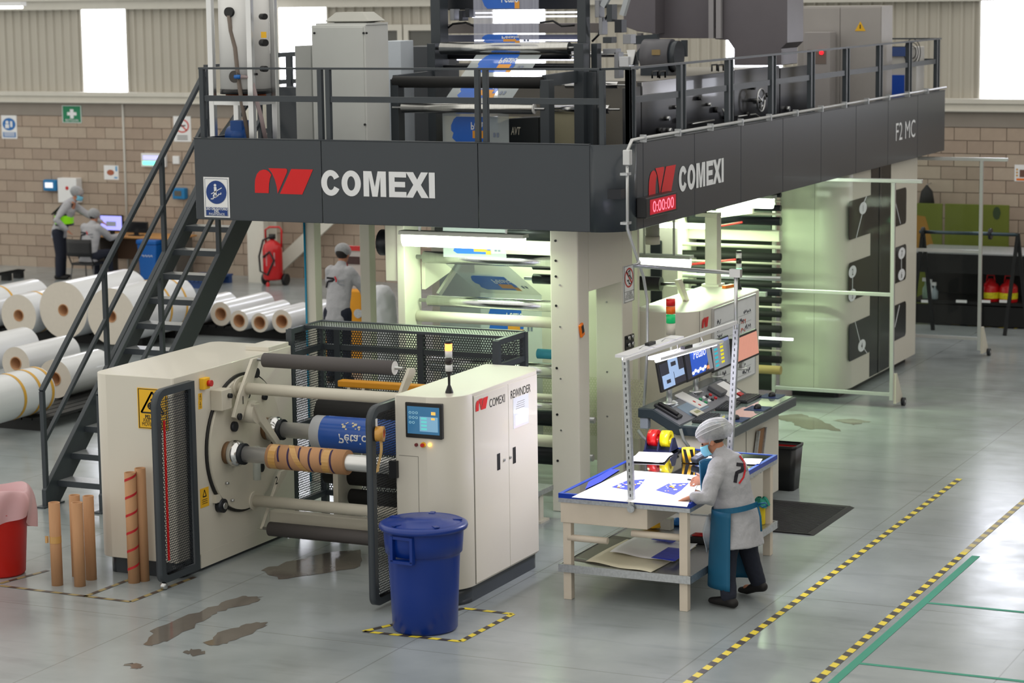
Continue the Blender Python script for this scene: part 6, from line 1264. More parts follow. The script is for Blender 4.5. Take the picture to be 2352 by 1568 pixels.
sv = V((0, Y2-.05-Y1-.1, zr1-.12-zr2)).normalized()
film_print(fu, V((wx0+.10, Y1+.1, zr2))+sv*.12, UX, sv, .55, .36); film_print(fu, V((wx0+.10, Y1+.1, zr2))+sv*.62, UX, sv, .55, .36); film_print(fu, (wx0+.10, Y1+.12, 3.42), UX, UZ, .55, .26)
# ---------------------------------------------------------------- dark bridge box along the right side
br_ = thing('drying_bridge', (-.9, 7.5, ZD), 'long dark drying bridge with black side plates and handles behind the railing', 'machine')
SXp = -.62
def sp(px0, px1, pyT, name, m, T=.05):
    y0, y1 = aX(px0, 240, SXp).y, aX(px1, 220, SXp).y; zt = aX((px0+px1)/2, pyT, SXp).z; return MB().box(SXp-T, SXp, y0, y1, ZD, zt).build(name, m, br_, bev=.004)
blk = mat('bridge_black', s(34, 35, 40), .28, coat=.2)
sp(1440, 1472, 200, 'side_plate', blk); sp(1474, 1572, 184, 'side_plate', blk); sp(1576, 1682, 170, 'side_plate', blk); sp(1686, 1790, 156, 'side_plate', blk); sp(1792, 1868, 152, 'side_plate', blk)
y0, y1 = aX(1474, 240, SXp).y, aX(1572, 220, SXp).y; z_p = aX(1520, 212, SXp).z; MB().box(SXp, SXp+.012, y0, y1, z_p, aX(1520, 184, SXp).z).build('reflection_plate', mat('reflection_steel', s(186, 186, 190), .25, metal=.6), br_)  # white reflection on the side plate, put in as a strip of brighter steel
y1 = aX(1868, 200, SXp).y
MB().box(-2.9, SXp-.06, 7.0, y1, ZD, aX(1520, 190, SXp).z-.02).build('bridge_body', mat('bridge_top', s(150, 146, 140), .4, metal=.3), br_)
for px, py in ((1498, 174), (1515, 174), (1635, 158), (1650, 158)):
    q = aX(px, py+6, SXp-.15); MB().tube([q, q+V((0, 0, .07)), q+V((0, .16, .07)), q+V((0, .16, 0))], .01, 8).build('lid_handle', black, br_)
rnd = random.Random(3)
for px, py in ((1548, 246), (1528, 272), (1556, 276), (1623, 240), (1602, 226), (1640, 252), (1725, 200), (1738, 232), (1760, 218), (1745, 245), (1712, 262), (1805, 250), (1662, 270), (1510, 300), (1533, 300)):
    q = aX(px, py, SXp); r = .018+.014*rnd.random(); MB().cyl((SXp, q.y, q.z), (SXp+.05, q.y, q.z), r, 12).build('side_knob', steel if rnd.random() > .5 else black, br_)
q = aX(1725, 230, SXp); mb = MB(); mb.tube([(SXp+.12, q.y+.13*math.cos(t), q.z+.13*math.sin(t)) for t in [2*math.pi*i/24 for i in range(25)]], .012, 8); [mb.bar((SXp+.12, q.y, q.z), (SXp+.12, q.y+.13*math.cos(t), q.z+.13*math.sin(t)), .014) for t in (.5, 2.6, 4.7)]; mb.cyl((SXp, q.y, q.z), (SXp+.14, q.y, q.z), .02, 12); mb.build('hand_wheel', steel, br_)
for L in ([(1590, 285), (1640, 276)], [(1695, 268), (1735, 262), (1748, 272)], [(1660, 250), (1668, 275), (1676, 278)]): MB().tube([aX(x, y, SXp+.03) for x, y in L], .010, 8).build('air_pipe', steel, br_)
# motor drum and hood
dm = thing('drum_motor', (aY(1520, 150, 8.6).x, 8.6, ZD+.7), 'dark grey drum motor on top of the drying bridge', 'motor')
a, b = aY(1482, 128, 8.6), aY(1545, 128, 8.6); MB().cyl((a.x, 8.6, a.z), (b.x, 8.6, a.z), .19, 32).build('drum', mat('drum_grey', s(92, 92, 98), .4), dm); MB().cyl((b.x, 8.6, a.z), (b.x+.08, 8.6, a.z), .17, 32).build('drum_end', charc, dm); MB().box(a.x, b.x, 8.45, 8.75, ZD+.3, a.z-.1).build('drum_base', charc, dm); q = aY(1508, 120, 8.42); MB().box(q.x-.05, q.x+.05, 8.395, 8.41, q.z-.03, q.z+.03).build('rating_plate', mat('rating_brass', s(150, 130, 90), .5), dm)
hd_ = thing('extraction_hood', (aY(1620, 100, 9.6).x, 9.6, 4.2), 'large dark grey extraction hood hanging over the drying bridge', 'hood')
hm = mat('hood_grey', s(104, 100, 106), .35, metal=.2)
def hx(L, Y, D, nm, m=hm): P_ = [aY(x, y, Y) for x, y in L]; MB().prism([(p.x, p.z) for p in P_], 'y', Y, Y+D).build(nm, m, hd_, bev=.006)
hx([(1432, -90), (1505, -90), (1505, 78), (1464, 72), (1432, 60)], 9.2, .4, 'hood_panel'); hx([(1506, -90), (1640, -90), (1640, 88), (1513, 88), (1506, 80)], 9.5, .5, 'hood_panel'); hx([(1642, -90), (1808, -90), (1808, 98), (1794, 112), (1794, 150), (1686, 150), (1686, 112), (1672, 92), (1642, 90)], 9.4, .6, 'hood_panel')
for px in (1635, 1652): a = aY(px, 88, 9.35); MB().box(a.x-.03, a.x+.03, 9.32, 9.38, a.z, TOPZ).build('hood_strut', mat('strut_grey', s(150, 148, 152), .4), hd_)
for px in (1468, 1504): a = aY(px, 86, 9.3); MB().box(a.x-.03, a.x+.03, 9.3, 9.36, a.z-.3, a.z+.05).build('hood_leg', mat('strut_grey', s(150, 148, 152), .4), hd_)
MB().bar(aY(1458, 92, 9.0), aY(1512, 88, 9.0), .08, .10).build('hood_bracket', charc2, hd_); MB().bar(aY(1462, 135, 9.0), aY(1490, 100, 9.0), .08, .08).build('hood_bracket', charc2, hd_); MB().bar(aY(1572, 92, 9.0), aY(1572, 130, 9.0), .06, .06).build('hood_leg', charc2, hd_)
# small bracket plate on the rail corner
bp = thing('bracket_plate', (aY(1460, 150, 6.0).x, 6.0, ZD), 'white triangular bracket plate with steel box near the platform corner', 'bracket'); P_ = [aY(x, y, 6.0) for x, y in ((1439, 115), (1459, 114), (1452, 148), (1448, 150))]; MB().prism([(p.x, p.z) for p in P_], 'y', 6.0, 6.02).build('plate', white, bp); P_ = [aY(x, y, 6.04) for x, y in ((1459, 118), (1466, 148), (1450, 150))]; MB().prism([(p.x, p.z) for p in P_], 'y', 6.04, 6.06).build('plate_back', dark, bp); fbox(1422, 1444, 130, 5.95, .15, 'steel_box', mat('box_lightsteel', s(190, 192, 198), .3, metal=.5), bp, pyB=154)
# electrical cabinet and cooler near the far end
e2 = thing('electrical_cabinet', (aY(1930, 205, 12.6).x, 12.9, ZD), 'tall grey two door electrical cabinet with warning triangle on the far platform', 'cabinet')
x0, x1, zt, _ = fr(1831, 2024, 14, 12.6); eg = mat('ecab_grey', s(168, 164, 162), .4, metal=.1); MB().box(x0, x1, 12.6, 13.1, ZD, zt).build('body', eg, e2, bev=.006); xm = aY(1930, 100, 12.6).x
for a, b in ((x0+.01, xm-.004), (xm+.004, x1-.01)): MB().box(a, b, 12.585, 12.6, ZD+.05, zt-.02).build('door', eg, e2, bev=.004)
q = aY(1976, 62, 12.583); MB().prism([(q.x-.07, q.z-.05), (q.x+.07, q.z-.05), (q.x, q.z+.07)], 'y', 12.58, 12.585).build('warning_triangle', yellow, e2); MB().bar((q.x, 12.578, q.z-.02), (q.x, 12.578, q.z+.03), .004, .012, UX).build('triangle_mark', blackp, e2)
x0, x1, zt, zb_ = fr(1846, 1906, 74, 12.3, 205); o_ = thing('control_box', ((x0+x1)/2, 12.4, zb_), 'small grey control box with red lamp before the far electrical cabinet', 'control box'); MB().box(x0, x1, 12.3, 12.55, ZD, zt).build('body', mat('ecab_grey2', s(160, 156, 156), .4), o_, bev=.006); MB().box(x0+.05, x1-.05, 12.295, 12.3, zb_+.32, zb_+.5).build('grille', mat('grille_brown', s(120, 108, 102), .6), o_); q = aY(1887, 121, 12.29); MB().cyl((q.x, 12.3, q.z), (q.x, 12.27, q.z), .025, 14).build('red_lamp', mat('lamp_red_lit', s(230, 30, 40), .3, emit=s(230, 30, 40), estr=1.5), o_)
co_ = thing('cooling_unit', (aY(2060, 220, 14.0).x, 14.2, ZD), 'blue and white cooling unit at the far end of the platform', 'cooler'); x0, x1, zt, _ = fr(2016, 2104, 108, 14.0)
MB().box(x0, x1, 14.0, 14.4, ZD, zt).build('body', mat('cooler_white', s(196, 194, 190), .5), co_, bev=.01); xq = aY(2078, 150, 14.0).x; MB().box(x0-.01, xq, 13.985, 14.0, ZD, aY(2040, 172, 14.0).z).build('blue_panel', mat('cooler_blue', s(24, 76, 180), .4), co_); MB().prism([(x0-.02, zt), (xq+.05, zt), (xq+.1, zt-.12), (x0, zt-.12)], 'y', 13.97, 14.35).build('blue_lid', mat('cooler_blue_dark', s(62, 84, 138), .4), co_); q = aY(2096, 120, 13.99); mb = MB(); [mb.tube([(q.x+r*math.cos(2*math.pi*i/20), 13.98, q.z+r*1.6*math.sin(2*math.pi*i/20)) for i in range(21)], .006, 6) for r in (.05, .08, .11)]; mb.build('fan_guard', black, co_)
# ================================================================ bins and cores in the foreground
bn = thing('waste_barrel', (.02, -.66, 0), 'blue round plastic barrel with lid standing in the taped square', 'bin')
B0 = (.02, -.66, 0)
MB().lathe([(0, .002), (.245, .002), (.258, .02), (.272, .35), (.285, .60), (.290, .625), (.305, .63), (.312, .72), (.318, .82), (.322, .84), (.315, .845), (.305, .82)], B0, 56).build('barrel_body', bluep, bn)
MB().lathe([(.325, .815), (.347, .818), (.352, .835), (.347, .852), (.318, .866), (.300, .862), (.285, .868), (.15, .880), (.145, .888), (.02, .892), (0, .892)], B0, 56).build('lid', bluep, bn)
for k in range(5): a = R(30+72*k); MB().obox(V(B0)+V((.27*math.cos(a), .27*math.sin(a), .872)), V((math.cos(a), math.sin(a), 0))*.035, V((-math.sin(a), math.cos(a), 0))*.02, UZ*.004).build('lid_rib', bluep, bn)
for a in (R(-95), R(85)):
    u = V((math.cos(a), math.sin(a), 0)); v = V((-u.y, u.x, 0)); c_ = V(B0)+u*.312+UZ*.70
    for sg in (-1, 1): MB().obox(c_+v*.09*sg, u*.022, v*.012, UZ*.10).build('handle_side', bluep, bn)
    MB().obox(c_-UZ*.10, u*.022, v*.10, UZ*.012).build('handle_grip', bluep, bn); MB().obox(c_+UZ*.09, u*.018, v*.10, UZ*.012).build('handle_top', bluep, bn)
rb = thing('waste_bin', (-4.24, -.45, 0), 'red round bin lined with pink plastic bag at the left edge', 'bin'); Rb = (-4.24, -.45, 0)
rbm = mat('red_bin', s(200, 26, 14), .4); MB().lathe([(0, .002), (.20, .002), (.215, .02), (.25, .55), (.26, .56), (.27, .70), (.262, .70), (.25, .60)], Rb, 40).build('bucket', rbm, rb)
mb = MB(); rn = random.Random(2); mb.grid(lambda a, q: (Rb[0]+(.255+.05*math.sin(q*2.4)+.028*math.sin(a*44+q*3)*q+.03*math.sin(a*13)*q)*math.cos(a*6.2832), Rb[1]+(.255+.05*math.sin(q*2.4)+.028*math.sin(a*44+q*3)*q)*math.sin(a*6.2832), .76-.02*math.cos(a*18)-.26*q*q*(1+.35*math.sin(a*9.4))-.06*q*math.sin(a*5)), 60, 10); mb.build('bag_rim', mat('pink_bag', s(222, 180, 186), .35, alpha=.85), rb)
mb = MB(); mb.grid(lambda a, q: (Rb[0]+(.255-.10*q)*math.cos(a*6.2832), Rb[1]+(.255-.10*q)*math.sin(a*6.2832), .76-.02*math.cos(a*18)-.16*q), 60, 4); mb.build('bag_inside', mat('pink_bag', s(222, 180, 186), .35, alpha=.85), rb)
def core(px, py, top, r, label, stripes=False, tape=False):
    g = aZ(px, py); z = aY(px, top, g.y).z; h = z
    # height from the photo: top centre on the vertical above the base
    d = ray(px, top); k = ((g.x-CAM[0])*d.x+(g.y-CAM[1])*d.y)/(d.x*d.x+d.y*d.y); h = CAM[2]+k*d.z
    t = thing('cardboard_core', (g.x, g.y, 0), label, 'core tube', 'brown cores standing by the rewinder'); MB().cyl((g.x, g.y, 0), (g.x, g.y, h), r, 28, hole=r*.80).build('tube', kraft, t)
    if stripes:
        for q in range(6):
            mb = MB(); n = 14
            for i in range(n): a0, a1 = 2*math.pi*i/n*.55-2.6, 2*math.pi*(i+1)/n*.55-2.6; z0, z1 = .10+q*.155+.07*i/n, .10+q*.155+.07*(i+1)/n; f_ = lambda a, zz: (g.x+(r+.001)*math.cos(a), g.y+(r+.001)*math.sin(a), zz); mb.poly([f_(a0, z0), f_(a1, z1), f_(a1, z1+.022), f_(a0, z0+.022)])
            mb.build('red_stripe', mat('core_red', s(190, 36, 44), .6), t)
    if tape: MB().cyl((g.x, g.y, .37), (g.x, g.y, .43), r+.002, 24, caps=False).build('tape_band', tapem, t); mb = MB(); mb.grid(lambda a, q: (g.x-r-.03*math.sin(q*3), g.y-.03-.02*q, .37+.06*a), 2, 6); mb.build('tape_end', tapem, t)
core(132, 1343, 1153, .049, 'short brown core with a loose tape band, nearest the red bin', tape=True); core(184, 1345, 1153, .049, 'front brown core of the trio beside the taped core'); core(178, 1322, 1136, .047, 'hindmost brown core of the trio, half hidden'); core(210, 1330, 1138, .047, 'right brown core of the trio next to the rewinder housing'); core(308, 1337, 1084, .050, 'tall brown core with red spiral stripes in front of the housing', stripes=True); core(331, 1333, 1074, .047, 'tall plain brown core behind the red striped core')
# ================================================================ film rolls on pallets, left background
pal = mat('pallet_black', s(30, 31, 32), .6); wrap = mat('wrap_tape_yellow', s(222, 170, 60), .4)
def roll(px, py, r, L, label, yaw=0.0, core_r=.075, z0=.16, bands=()):
    """px,py: lowest point of the near end face"""
    p = aZ(px, py, z0); a = V((p.x, p.y, z0+r)); d = V((math.sin(yaw), math.cos(yaw), 0)); b = a+d*L
    t = thing('film_roll', (p.x, p.y, z0), label, 'film roll', 'wrapped film rolls on pallets'); MB().cyl(a, b, r, 48, caps=False).build('wrapped_film', film, t)
    e = MB(); n = 40; l = UZ.cross(d)
    for (c, s_) in ((a, -1), (b, 1)):
        e = MB()
        for i in range(n):
            t0, t1 = 2*math.pi*i/n, 2*math.pi*(i+1)/n; f_ = lambda rr, tt: c+l*rr*math.cos(tt)+UZ*rr*math.sin(tt); q = [f_(core_r, t0), f_(r, t0), f_(r, t1), f_(core_r, t1)]; e.poly(q if s_ > 0 else q[::-1])
        e.build('roll_end', filme, t)
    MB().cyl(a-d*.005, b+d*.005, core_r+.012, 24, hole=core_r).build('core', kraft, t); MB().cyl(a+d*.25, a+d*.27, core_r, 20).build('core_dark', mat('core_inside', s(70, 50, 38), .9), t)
    for w_ in bands: c = a+d*w_; MB().cyl(c, c+d*.05, r+.003, 40, caps=False).build('yellow_tape', wrap, t)
def pallet(x0, x1, y0, y1, label):
    t = thing('pallet', ((x0+x1)/2, (y0+y1)/2, 0), label, 'pallet', 'black pallets under the film rolls')
    n = max(3, int((x1-x0)/.14)); w_ = (x1-x0)/n
    for k in range(n): MB().box(x0+k*w_+.012, x0+(k+1)*w_-.012, y0, y1, .12, .15).build('deck_board', pal, t)
    for k in range(3): yy = y0+.03+k*((y1-y0)-.16)/2; MB().box(x0, x1, yy, yy+.1, 0, .12).build('bearer', pal, t)
roll(45, 772, .30, 1.5, 'film roll second from the left in the rear row, one yellow tape stripe', bands=(.35,)); roll(148, 777, .405, 1.6, 'largest film roll, left of the stair handrail'); roll(258, 791, .395, 1.6, 'large film roll behind the staircase rails', bands=(.9, 1.3)); roll(-62, 762, .30, 1.5, 'film roll cut off by the left edge in the rear row', bands=(.6,)); roll(440, 748, .19, 1.0, 'thin film roll between the stair stringers', core_r=.08)
roll(508, 748, .175, 1.25, 'first of the four thick cored rolls right of the stairs', core_r=.085); roll(550, 760, .15, 1.25, 'second of the four thick cored rolls right of the stairs', core_r=.085); roll(597, 763, .140, 1.25, 'third of the four thick cored rolls right of the stairs', core_r=.085); roll(648, 764, .165, 1.25, 'fourth of the four thick cored rolls, next to the press column', core_r=.085)
roll(128, 914, .235, .90, 'wrapped film roll ending just behind the stair foot rails', .0); roll(-80, 992, .27, 1.35, 'nearest wrapped roll with yellow tape stripes at the left edge', .0, bands=(.75, 1.05, 1.28)); roll(38, 872, .21, 1.1, 'wrapped roll in the middle of the front pile at left', .0); roll(-60, 862, .24, 1.1, 'hindmost wrapped roll of the front pile at the left edge', .0)
a = aZ(0, 775, 0); pallet(-13.9, -10.6, 11.3, 13.2, 'long black pallet under the large rear film rolls'); pallet(-11.3, -8.3, 12.6, 14.6, 'black pallet under the four thick cored rolls'); pallet(-9.9, -7.95, 5.3, 7.9, 'black pallet under the front pile of wrapped rolls')
# ================================================================ back wall furniture and signs
YB = YW-.02
def wplate(px0, py0, px1, py1, name, label, base, items=(), cat='sign'):
    a, b = aY(px0, py1, YB), aY(px1, py0, YB); return plate(name, (a.x, YB-.006, a.z), UX, UZ, b.x-a.x, b.z-a.z, base, label, cat, items)
wplate(144, 242, 187, 282, 'first_aid_sign', 'green first aid cross sign high on the block wall', greenS, [('cross', lettr, lambda mb, P, u, v: mb.poly([P(x, y) for x, y in ((.41, .26), (.59, .26), (.59, .43), (.74, .43), (.74, .61), (.59, .61), (.59, .78), (.41, .78), (.41, .61), (.26, .61), (.26, .43), (.41, .43))])), ('border', lettr, lambda mb, P, u, v: [rect(mb, P, *q) for q in ((.02, .98, .96, .99), (.02, .98, .01, .04), (.01, .04, .02, .98), (.96, .99, .02, .98))]), ('lettering', lettr, lambda mb, P, u, v: txt(mb, P, u, v, 'BOTIQUIN', .5, .09, .06, .28))])
wplate(5, 265, 38, 318, 'mask_sign', 'blue and white protective equipment sign at the far left wall', white, [('emblem', mat('sign_blue_light', s(40, 110, 180), .5), lambda mb, P, u, v: (disc(mb, P, .5, .62, .42, .27), rect(mb, P, .08, .92, .06, .28))), ('figure', lettr, lambda mb, P, u, v: (disc(mb, P, .38, .70, .10, .07), rect(mb, P, .25, .50, .45, .62), rect(mb, P, .58, .72, .50, .75), [rect(mb, P, .15, .85, .11+.06*k, .14+.06*k) for k in range(3)]))])
wplate(400, 267, 438, 325, 'no_smoking_sign', 'white sign with red prohibition ring partly behind the stair rail', white, [('ring', mat('ring_red', s(206, 70, 60), .5), lambda mb, P, u, v: (annulus(mb, P, .5, .62, .40, .27, .80), strip(mb, P, [(.25, .80), (.75, .44)], .08, .66))), ('pictogram', blackp, lambda mb, P, u, v: strip(mb, P, [(.3, .6), (.7, .64)], .07, .66)), ('lettering', mat('text_grey', s(110, 110, 110), .5), lambda mb, P, u, v: [rect(mb, P, .2, .8, .08+.07*k, .11+.07*k) for k in range(3)])])
wplate(240, 380, 272, 412, 'hand_sign', 'small white hand washing picture on the block wall', white, [('hands', mat('hands_brown', s(170, 96, 70), .6), lambda mb, P, u, v: disc(mb, P, .45, .5, .25, .2)), ('water', mat('water_blue', s(90, 160, 210), .6), lambda mb, P, u, v: (rect(mb, P, .8, .92, .6, .95), rect(mb, P, .7, .92, .1, .2)))], 'picture')
wplate(2330, 379, 2390, 416, 'notice_poster', 'white notice with orange band at the right edge wall', white, [('photo', mat('poster_photo', s(110, 80, 70), .6, var=.4, scale=20), lambda mb, P, u, v: rect(mb, P, .20, .70, .25, .70)), ('band', orange, lambda mb, P, u, v: rect(mb, P, .08, .95, .05, .18)), ('icons', mat('icon_ochre', s(206, 150, 60), .6), lambda mb, P, u, v: [disc(mb, P, .10, .35+.18*k, .04, .06, 10) for k in range(3)])], 'poster')
el_ = thing('emergency_light', (-15.47, YB-.05, 1.9), 'white emergency light with green glow on the block wall', 'light'); a, b = aY(330, 382, YB), aY(384, 352, YB); MB().box(a.x, b.x, YB-.08, YB, a.z, b.z).build('housing', white, el_, bev=.01); MB().box(a.x+.04, b.x-.04, YB-.086, YB-.08, a.z+.04, a.z+.10).build('lamp_green', mat('exit_green', s(120, 255, 200), .3, emit=s(90, 250, 190), estr=1.6), el_); MB().box(a.x+.05, b.x-.05, YB-.086, YB-.08, a.z+.13, a.z+.20).build('lamp_violet', mat('exit_violet', s(180, 180, 240), .3, emit=s(170, 170, 240), estr=.8), el_); a, b = aY(400, 376, YB), aY(414, 358, YB)
tag(MB().box(a.x, b.x, YB-.05, YB, a.z, b.z).build('wall_socket', white, bev=.006), 'small white socket box right of the emergency light', 'socket')
cyn = mat('dispenser_blue', s(24, 120, 178), .35)
for (a0, a1, lb, lit) in (((108, 437), (137, 412), 'blue wall terminal with lit display left of the white box', True), ((404, 456), (432, 431), 'blue wall dispenser behind the stair handrail', False)):
    a, b = aY(*a0, YB), aY(*a1, YB); d_ = thing('wall_dispenser', ((a.x+b.x)/2, YB-.05, a.z), lb, 'dispenser', 'blue wall units'); MB().box(a.x, b.x, YB-.12, YB, a.z, b.z).build('case', cyn, d_, bev=.02); MB().box(a.x+.05, b.x-.07, YB-.125, YB-.12, a.z+.06, b.z-.05).build('window', uiw if lit else mat('window_grey', s(90, 90, 84), .4), d_)
a, b = aY(147, 463, YB), aY(188, 408, YB); hb = thing('hose_box', ((a.x+b.x)/2, YB-.1, a.z), 'white wall cabinet with a red spot behind the standing person', 'cabinet'); MB().box(a.x, b.x, YB-.18, YB, a.z, b.z).build('case', white, hb, bev=.01); MB().cyl(((a.x+b.x)/2, YB-.185, b.z-.18), ((a.x+b.x)/2, YB-.18, b.z-.18), .035, 14).build('red_mark', redp, hb)
for px, py, w_, h_, lb in ((52, 470, 26, 20, 'pale repair patch low on the wall near the left edge'),): pass
# desk, screens, chair, blue bin
dkY = 18.25; a, b = aY(222, 556, dkY), aY(392, 540, dkY)
ds = thing('wooden_desk', ((a.x+b.x)/2, dkY+.3, 0), 'light wooden desk against the back wall with computers', 'desk'); wd = mat('desk_wood', s(190, 140, 84), .6, var=.15, vec=(2, 20, 20)); ZT = .73
MB().box(a.x-.1, b.x+.1, dkY, dkY+.7, ZT-.03, ZT).build('desk_top', wd, ds, bev=.006)
for x in (a.x, b.x+.03): MB().box(x-.03, x+.03, dkY+.05, dkY+.6, 0, ZT-.03).build('desk_leg', mat('desk_leg_grey', s(96, 92, 88), .5), ds)
MB().box(a.x, b.x, dkY+.6, dkY+.62, .25, ZT-.03).build('modesty_panel', mat('desk_leg_brown', s(110, 84, 66), .6), ds)
for (p0, p1, Y, m, lb) in (((230, 535), (281, 494), 18.5, scr('ui_lilac', s(160, 160, 246), .8), 'lit computer monitor with lilac screen on the back desk'), ((284, 542), (338, 510), 18.45, mat('screen_off', s(26, 27, 30), .15), 'dark switched off monitor on the back desk behind the rail')):
    p, q = aY(*p0, Y), aY(*p1, Y); t = thing('monitor', ((p.x+q.x)/2, Y, ZT), lb, 'monitor'); MB().box(p.x, q.x, Y, Y+.04, max(p.z, ZT+.05), q.z).build('bezel', black, t, bev=.006); MB().box(p.x+.02, q.x-.02, Y-.003, Y, max(p.z, ZT+.05)+.03, q.z-.02).build('screen', m, t); MB().box((p.x+q.x)/2-.04, (p.x+q.x)/2+.04, Y+.01, Y+.05, ZT+.012, ZT+.1).build('stand', black, t); MB().box((p.x+q.x)/2-.12, (p.x+q.x)/2+.12, Y-.06, Y+.1, ZT, ZT+.012).build('stand_foot', black, t)
    if 'lilac' in lb: MB().box(p.x+.14, q.x-.14, Y-.005, Y-.003, p.z+.13, q.z-.12).build('dialog_box', uig, t)
ch = thing('office_chair', (p2.x, p2.y, 0), 'black visitor chair under the seated person', 'chair'); cF = V((-.02, 1, 0)).normalized(); cL = UZ.cross(cF); c0 = V((p2.x, p2.y, 0))-cF*.02
MB().obox(c0+cF*.05+UZ*.335, cF*.23, cL*.23, UZ*.02).build('seat', black, ch, bev=.01); MB().grid(lambda u, v: c0-cF*(.235+.04*math.sin(u*3.14))+cL*(u-.5)*.5+UZ*(.48+.30*v), 8, 4).build('backrest', black, ch, solid=.02)
for sx in (1, -1):
    for sy in (1, -1): MB().tube([c0+cF*(.05+.20*sx)+cL*.22*sy+UZ*.33, c0+cF*(.05+.25*sx)+cL*.24*sy], .012, 8).build('leg', mat('leg_grey', s(90, 90, 92), .4), ch)
    MB().tube([c0-cF*.15+cL*.23*sx+UZ*.33, c0-cF*.25+cL*.23*sx+UZ*.5], .012, 8).build('back_support', black, ch)
g = aZ(350, 640); bb = thing('recycling_bin', (g.x, g.y, 0), 'blue recycling bin with a white mark beside the back desk', 'bin'); bbm = mat('recycle_blue', s(22, 96, 178), .4)
MB().prism([(g.x-.15, .0), (g.x+.15, .0), (g.x+.20, .62), (g.x-.20, .62)], 'y', g.y-.15, g.y+.15).build('body', bbm, bb, bev=.02); MB().box(g.x-.21, g.x+.21, g.y-.17, g.y+.17, .62, .70).build('lid', bbm, bb, bev=.02); MB().tube([(g.x-.10+.02*k, g.y-.156, .42+.018*math.sin(k*2.1)) for k in range(12)], .006, 6).build('white_mark', lettr, bb)
# wheeled fire extinguisher
g = aZ(628, 655); fe = thing('fire_extinguisher', (g.x, g.y, 0), 'large red wheeled fire extinguisher beside the white column', 'fire extinguisher')
MB().lathe([(0, .10), (.15, .10), (.17, .14), (.17, .62), (.15, .70), (.08, .76), (.04, .78), (.04, .84), (0, .84)], (g.x, g.y, 0), 28).build('cylinder', redp, fe); MB().tube([(g.x-.12, g.y, .65), (g.x-.13, g.y, .95), (g.x-.05, g.y, 1.0), (g.x+.12, g.y+.05, 1.0), (g.x+.16, g.y+.05, .95), (g.x+.15, g.y+.05, .65)], .018).build('handle', redp, fe); MB().tube([(g.x, g.y-.03, .84), (g.x-.15, g.y-.05, .78), (g.x-.22, g.y-.08, .5), (g.x-.18, g.y-.12, .25), (g.x+.0, g.y-.19, .2), (g.x+.12, g.y-.16, .45), (g.x+.05, g.y-.19, .6), (g.x-.08, g.y-.18, .5)], .018).build('hose', black, fe); MB().cyl((g.x, g.y, .80), (g.x, g.y, .88), .06, 16).build('valve', black, fe)
for sg in (-1, 1): MB().cyl((g.x+.20*sg-.03, g.y+.08, .10), (g.x+.20*sg+.03, g.y+.08, .10), .10, 20).build('wheel', black, fe)
MB().poly([(g.x-.03, g.y-.172, .35), (g.x+.12, g.y-.13, .35), (g.x+.12, g.y-.13, .58), (g.x-.03, g.y-.172, .58)]).build('label', mat('label_grey', s(190, 160, 160), .5), fe); MB().lathe([(0, .08), (.03, .05), (.03, .0)], (g.x-.02, g.y-.15, 0), 10).build('front_foot', redp, fe)
# blue floor pallet, low black pallet, red stand, yellow stacker, white bag
a, b = aZ(390, 660), aZ(505, 655); t = thing('blue_pallet', ((a.x+b.x)/2, a.y+.5, 0), 'flat blue plastic pallet on the floor behind the stairs', 'pallet'); bpm = mat('pallet_blue', s(40, 70, 126), .5); [MB().box(a.x+k*(b.x-a.x)/8+.01, a.x+(k+1)*(b.x-a.x)/8-.01, a.y, a.y+1.0, .12, .15).build('deck_board', bpm, t) for k in range(8)]; [MB().box(a.x, b.x, a.y+.05+.4*k, a.y+.15+.4*k, 0, .12).build('bearer', bpm, t) for k in range(3)]
a, b = aZ(-30, 650), aZ(98, 630); t = thing('black_pallet', (a.x, a.y+.5, 0), 'low black pallet on the floor left of the standing person', 'pallet'); [MB().box(a.x+k*(b.x-a.x)/8+.01, a.x+(k+1)*(b.x-a.x)/8-.01, a.y, a.y+.9, .12, .15).build('deck_board', pal, t) for k in range(8)]; [MB().box(a.x, b.x, a.y+.05+.35*k, a.y+.15+.35*k, 0, .12).build('bearer', pal, t) for k in range(3)]
Y = 10.6; rs = thing('red_stand', (aY(812, 720, Y).x, Y, 0), 'red framed machine panel in front of the person by the yellow stacker', 'machine'); a, b = aY(792, 700, Y), aY(834, 566, Y)
for x in (a.x, b.x): MB().box(x-.04, x+.04, Y, Y+.06, 0, b.z).build('upright', redp, rs)
MB().box(a.x, b.x, Y, Y+.06, b.z-.06, b.z).build('top_bar', redp, rs); MB().box(a.x+.05, b.x-.05, Y+.02, Y+.04, .9, b.z-.07).build('panel', mat('stand_panel', s(196, 190, 188), .5), rs); q = aY(812, 598, Y); MB().box(q.x-.10, q.x+.08, Y+.005, Y+.02, q.z-.05, q.z+.05).build('display', mat('stand_dark', s(66, 40, 40), .4), rs)
Y = 10.35; ys_ = thing('pallet_stacker', (aY(815, 720, Y).x, Y, 0), 'orange yellow pallet stacker beside the person behind the press', 'stacker'); ym = mat('stacker_yellow', s(240, 164, 30), .4); a, b = aY(792, 700, Y), aY(830, 668, Y); MB().box(a.x, b.x, Y, Y+.2, .05, b.z).build('body', ym, ys_, bev=.02); MB().box(a.x-.35, a.x, Y+.05, Y+.15, .05, b.z-.35).build('mast_base', ym, ys_, bev=.02); MB().cyl((b.x-.05, Y-.02, b.z-.3), (b.x-.05, Y, b.z-.3), .06, 16).build('wheel_cover', galv, ys_); MB().box(a.x, b.x, Y-.06, Y, 0, .05).build('fork', ym, ys_)
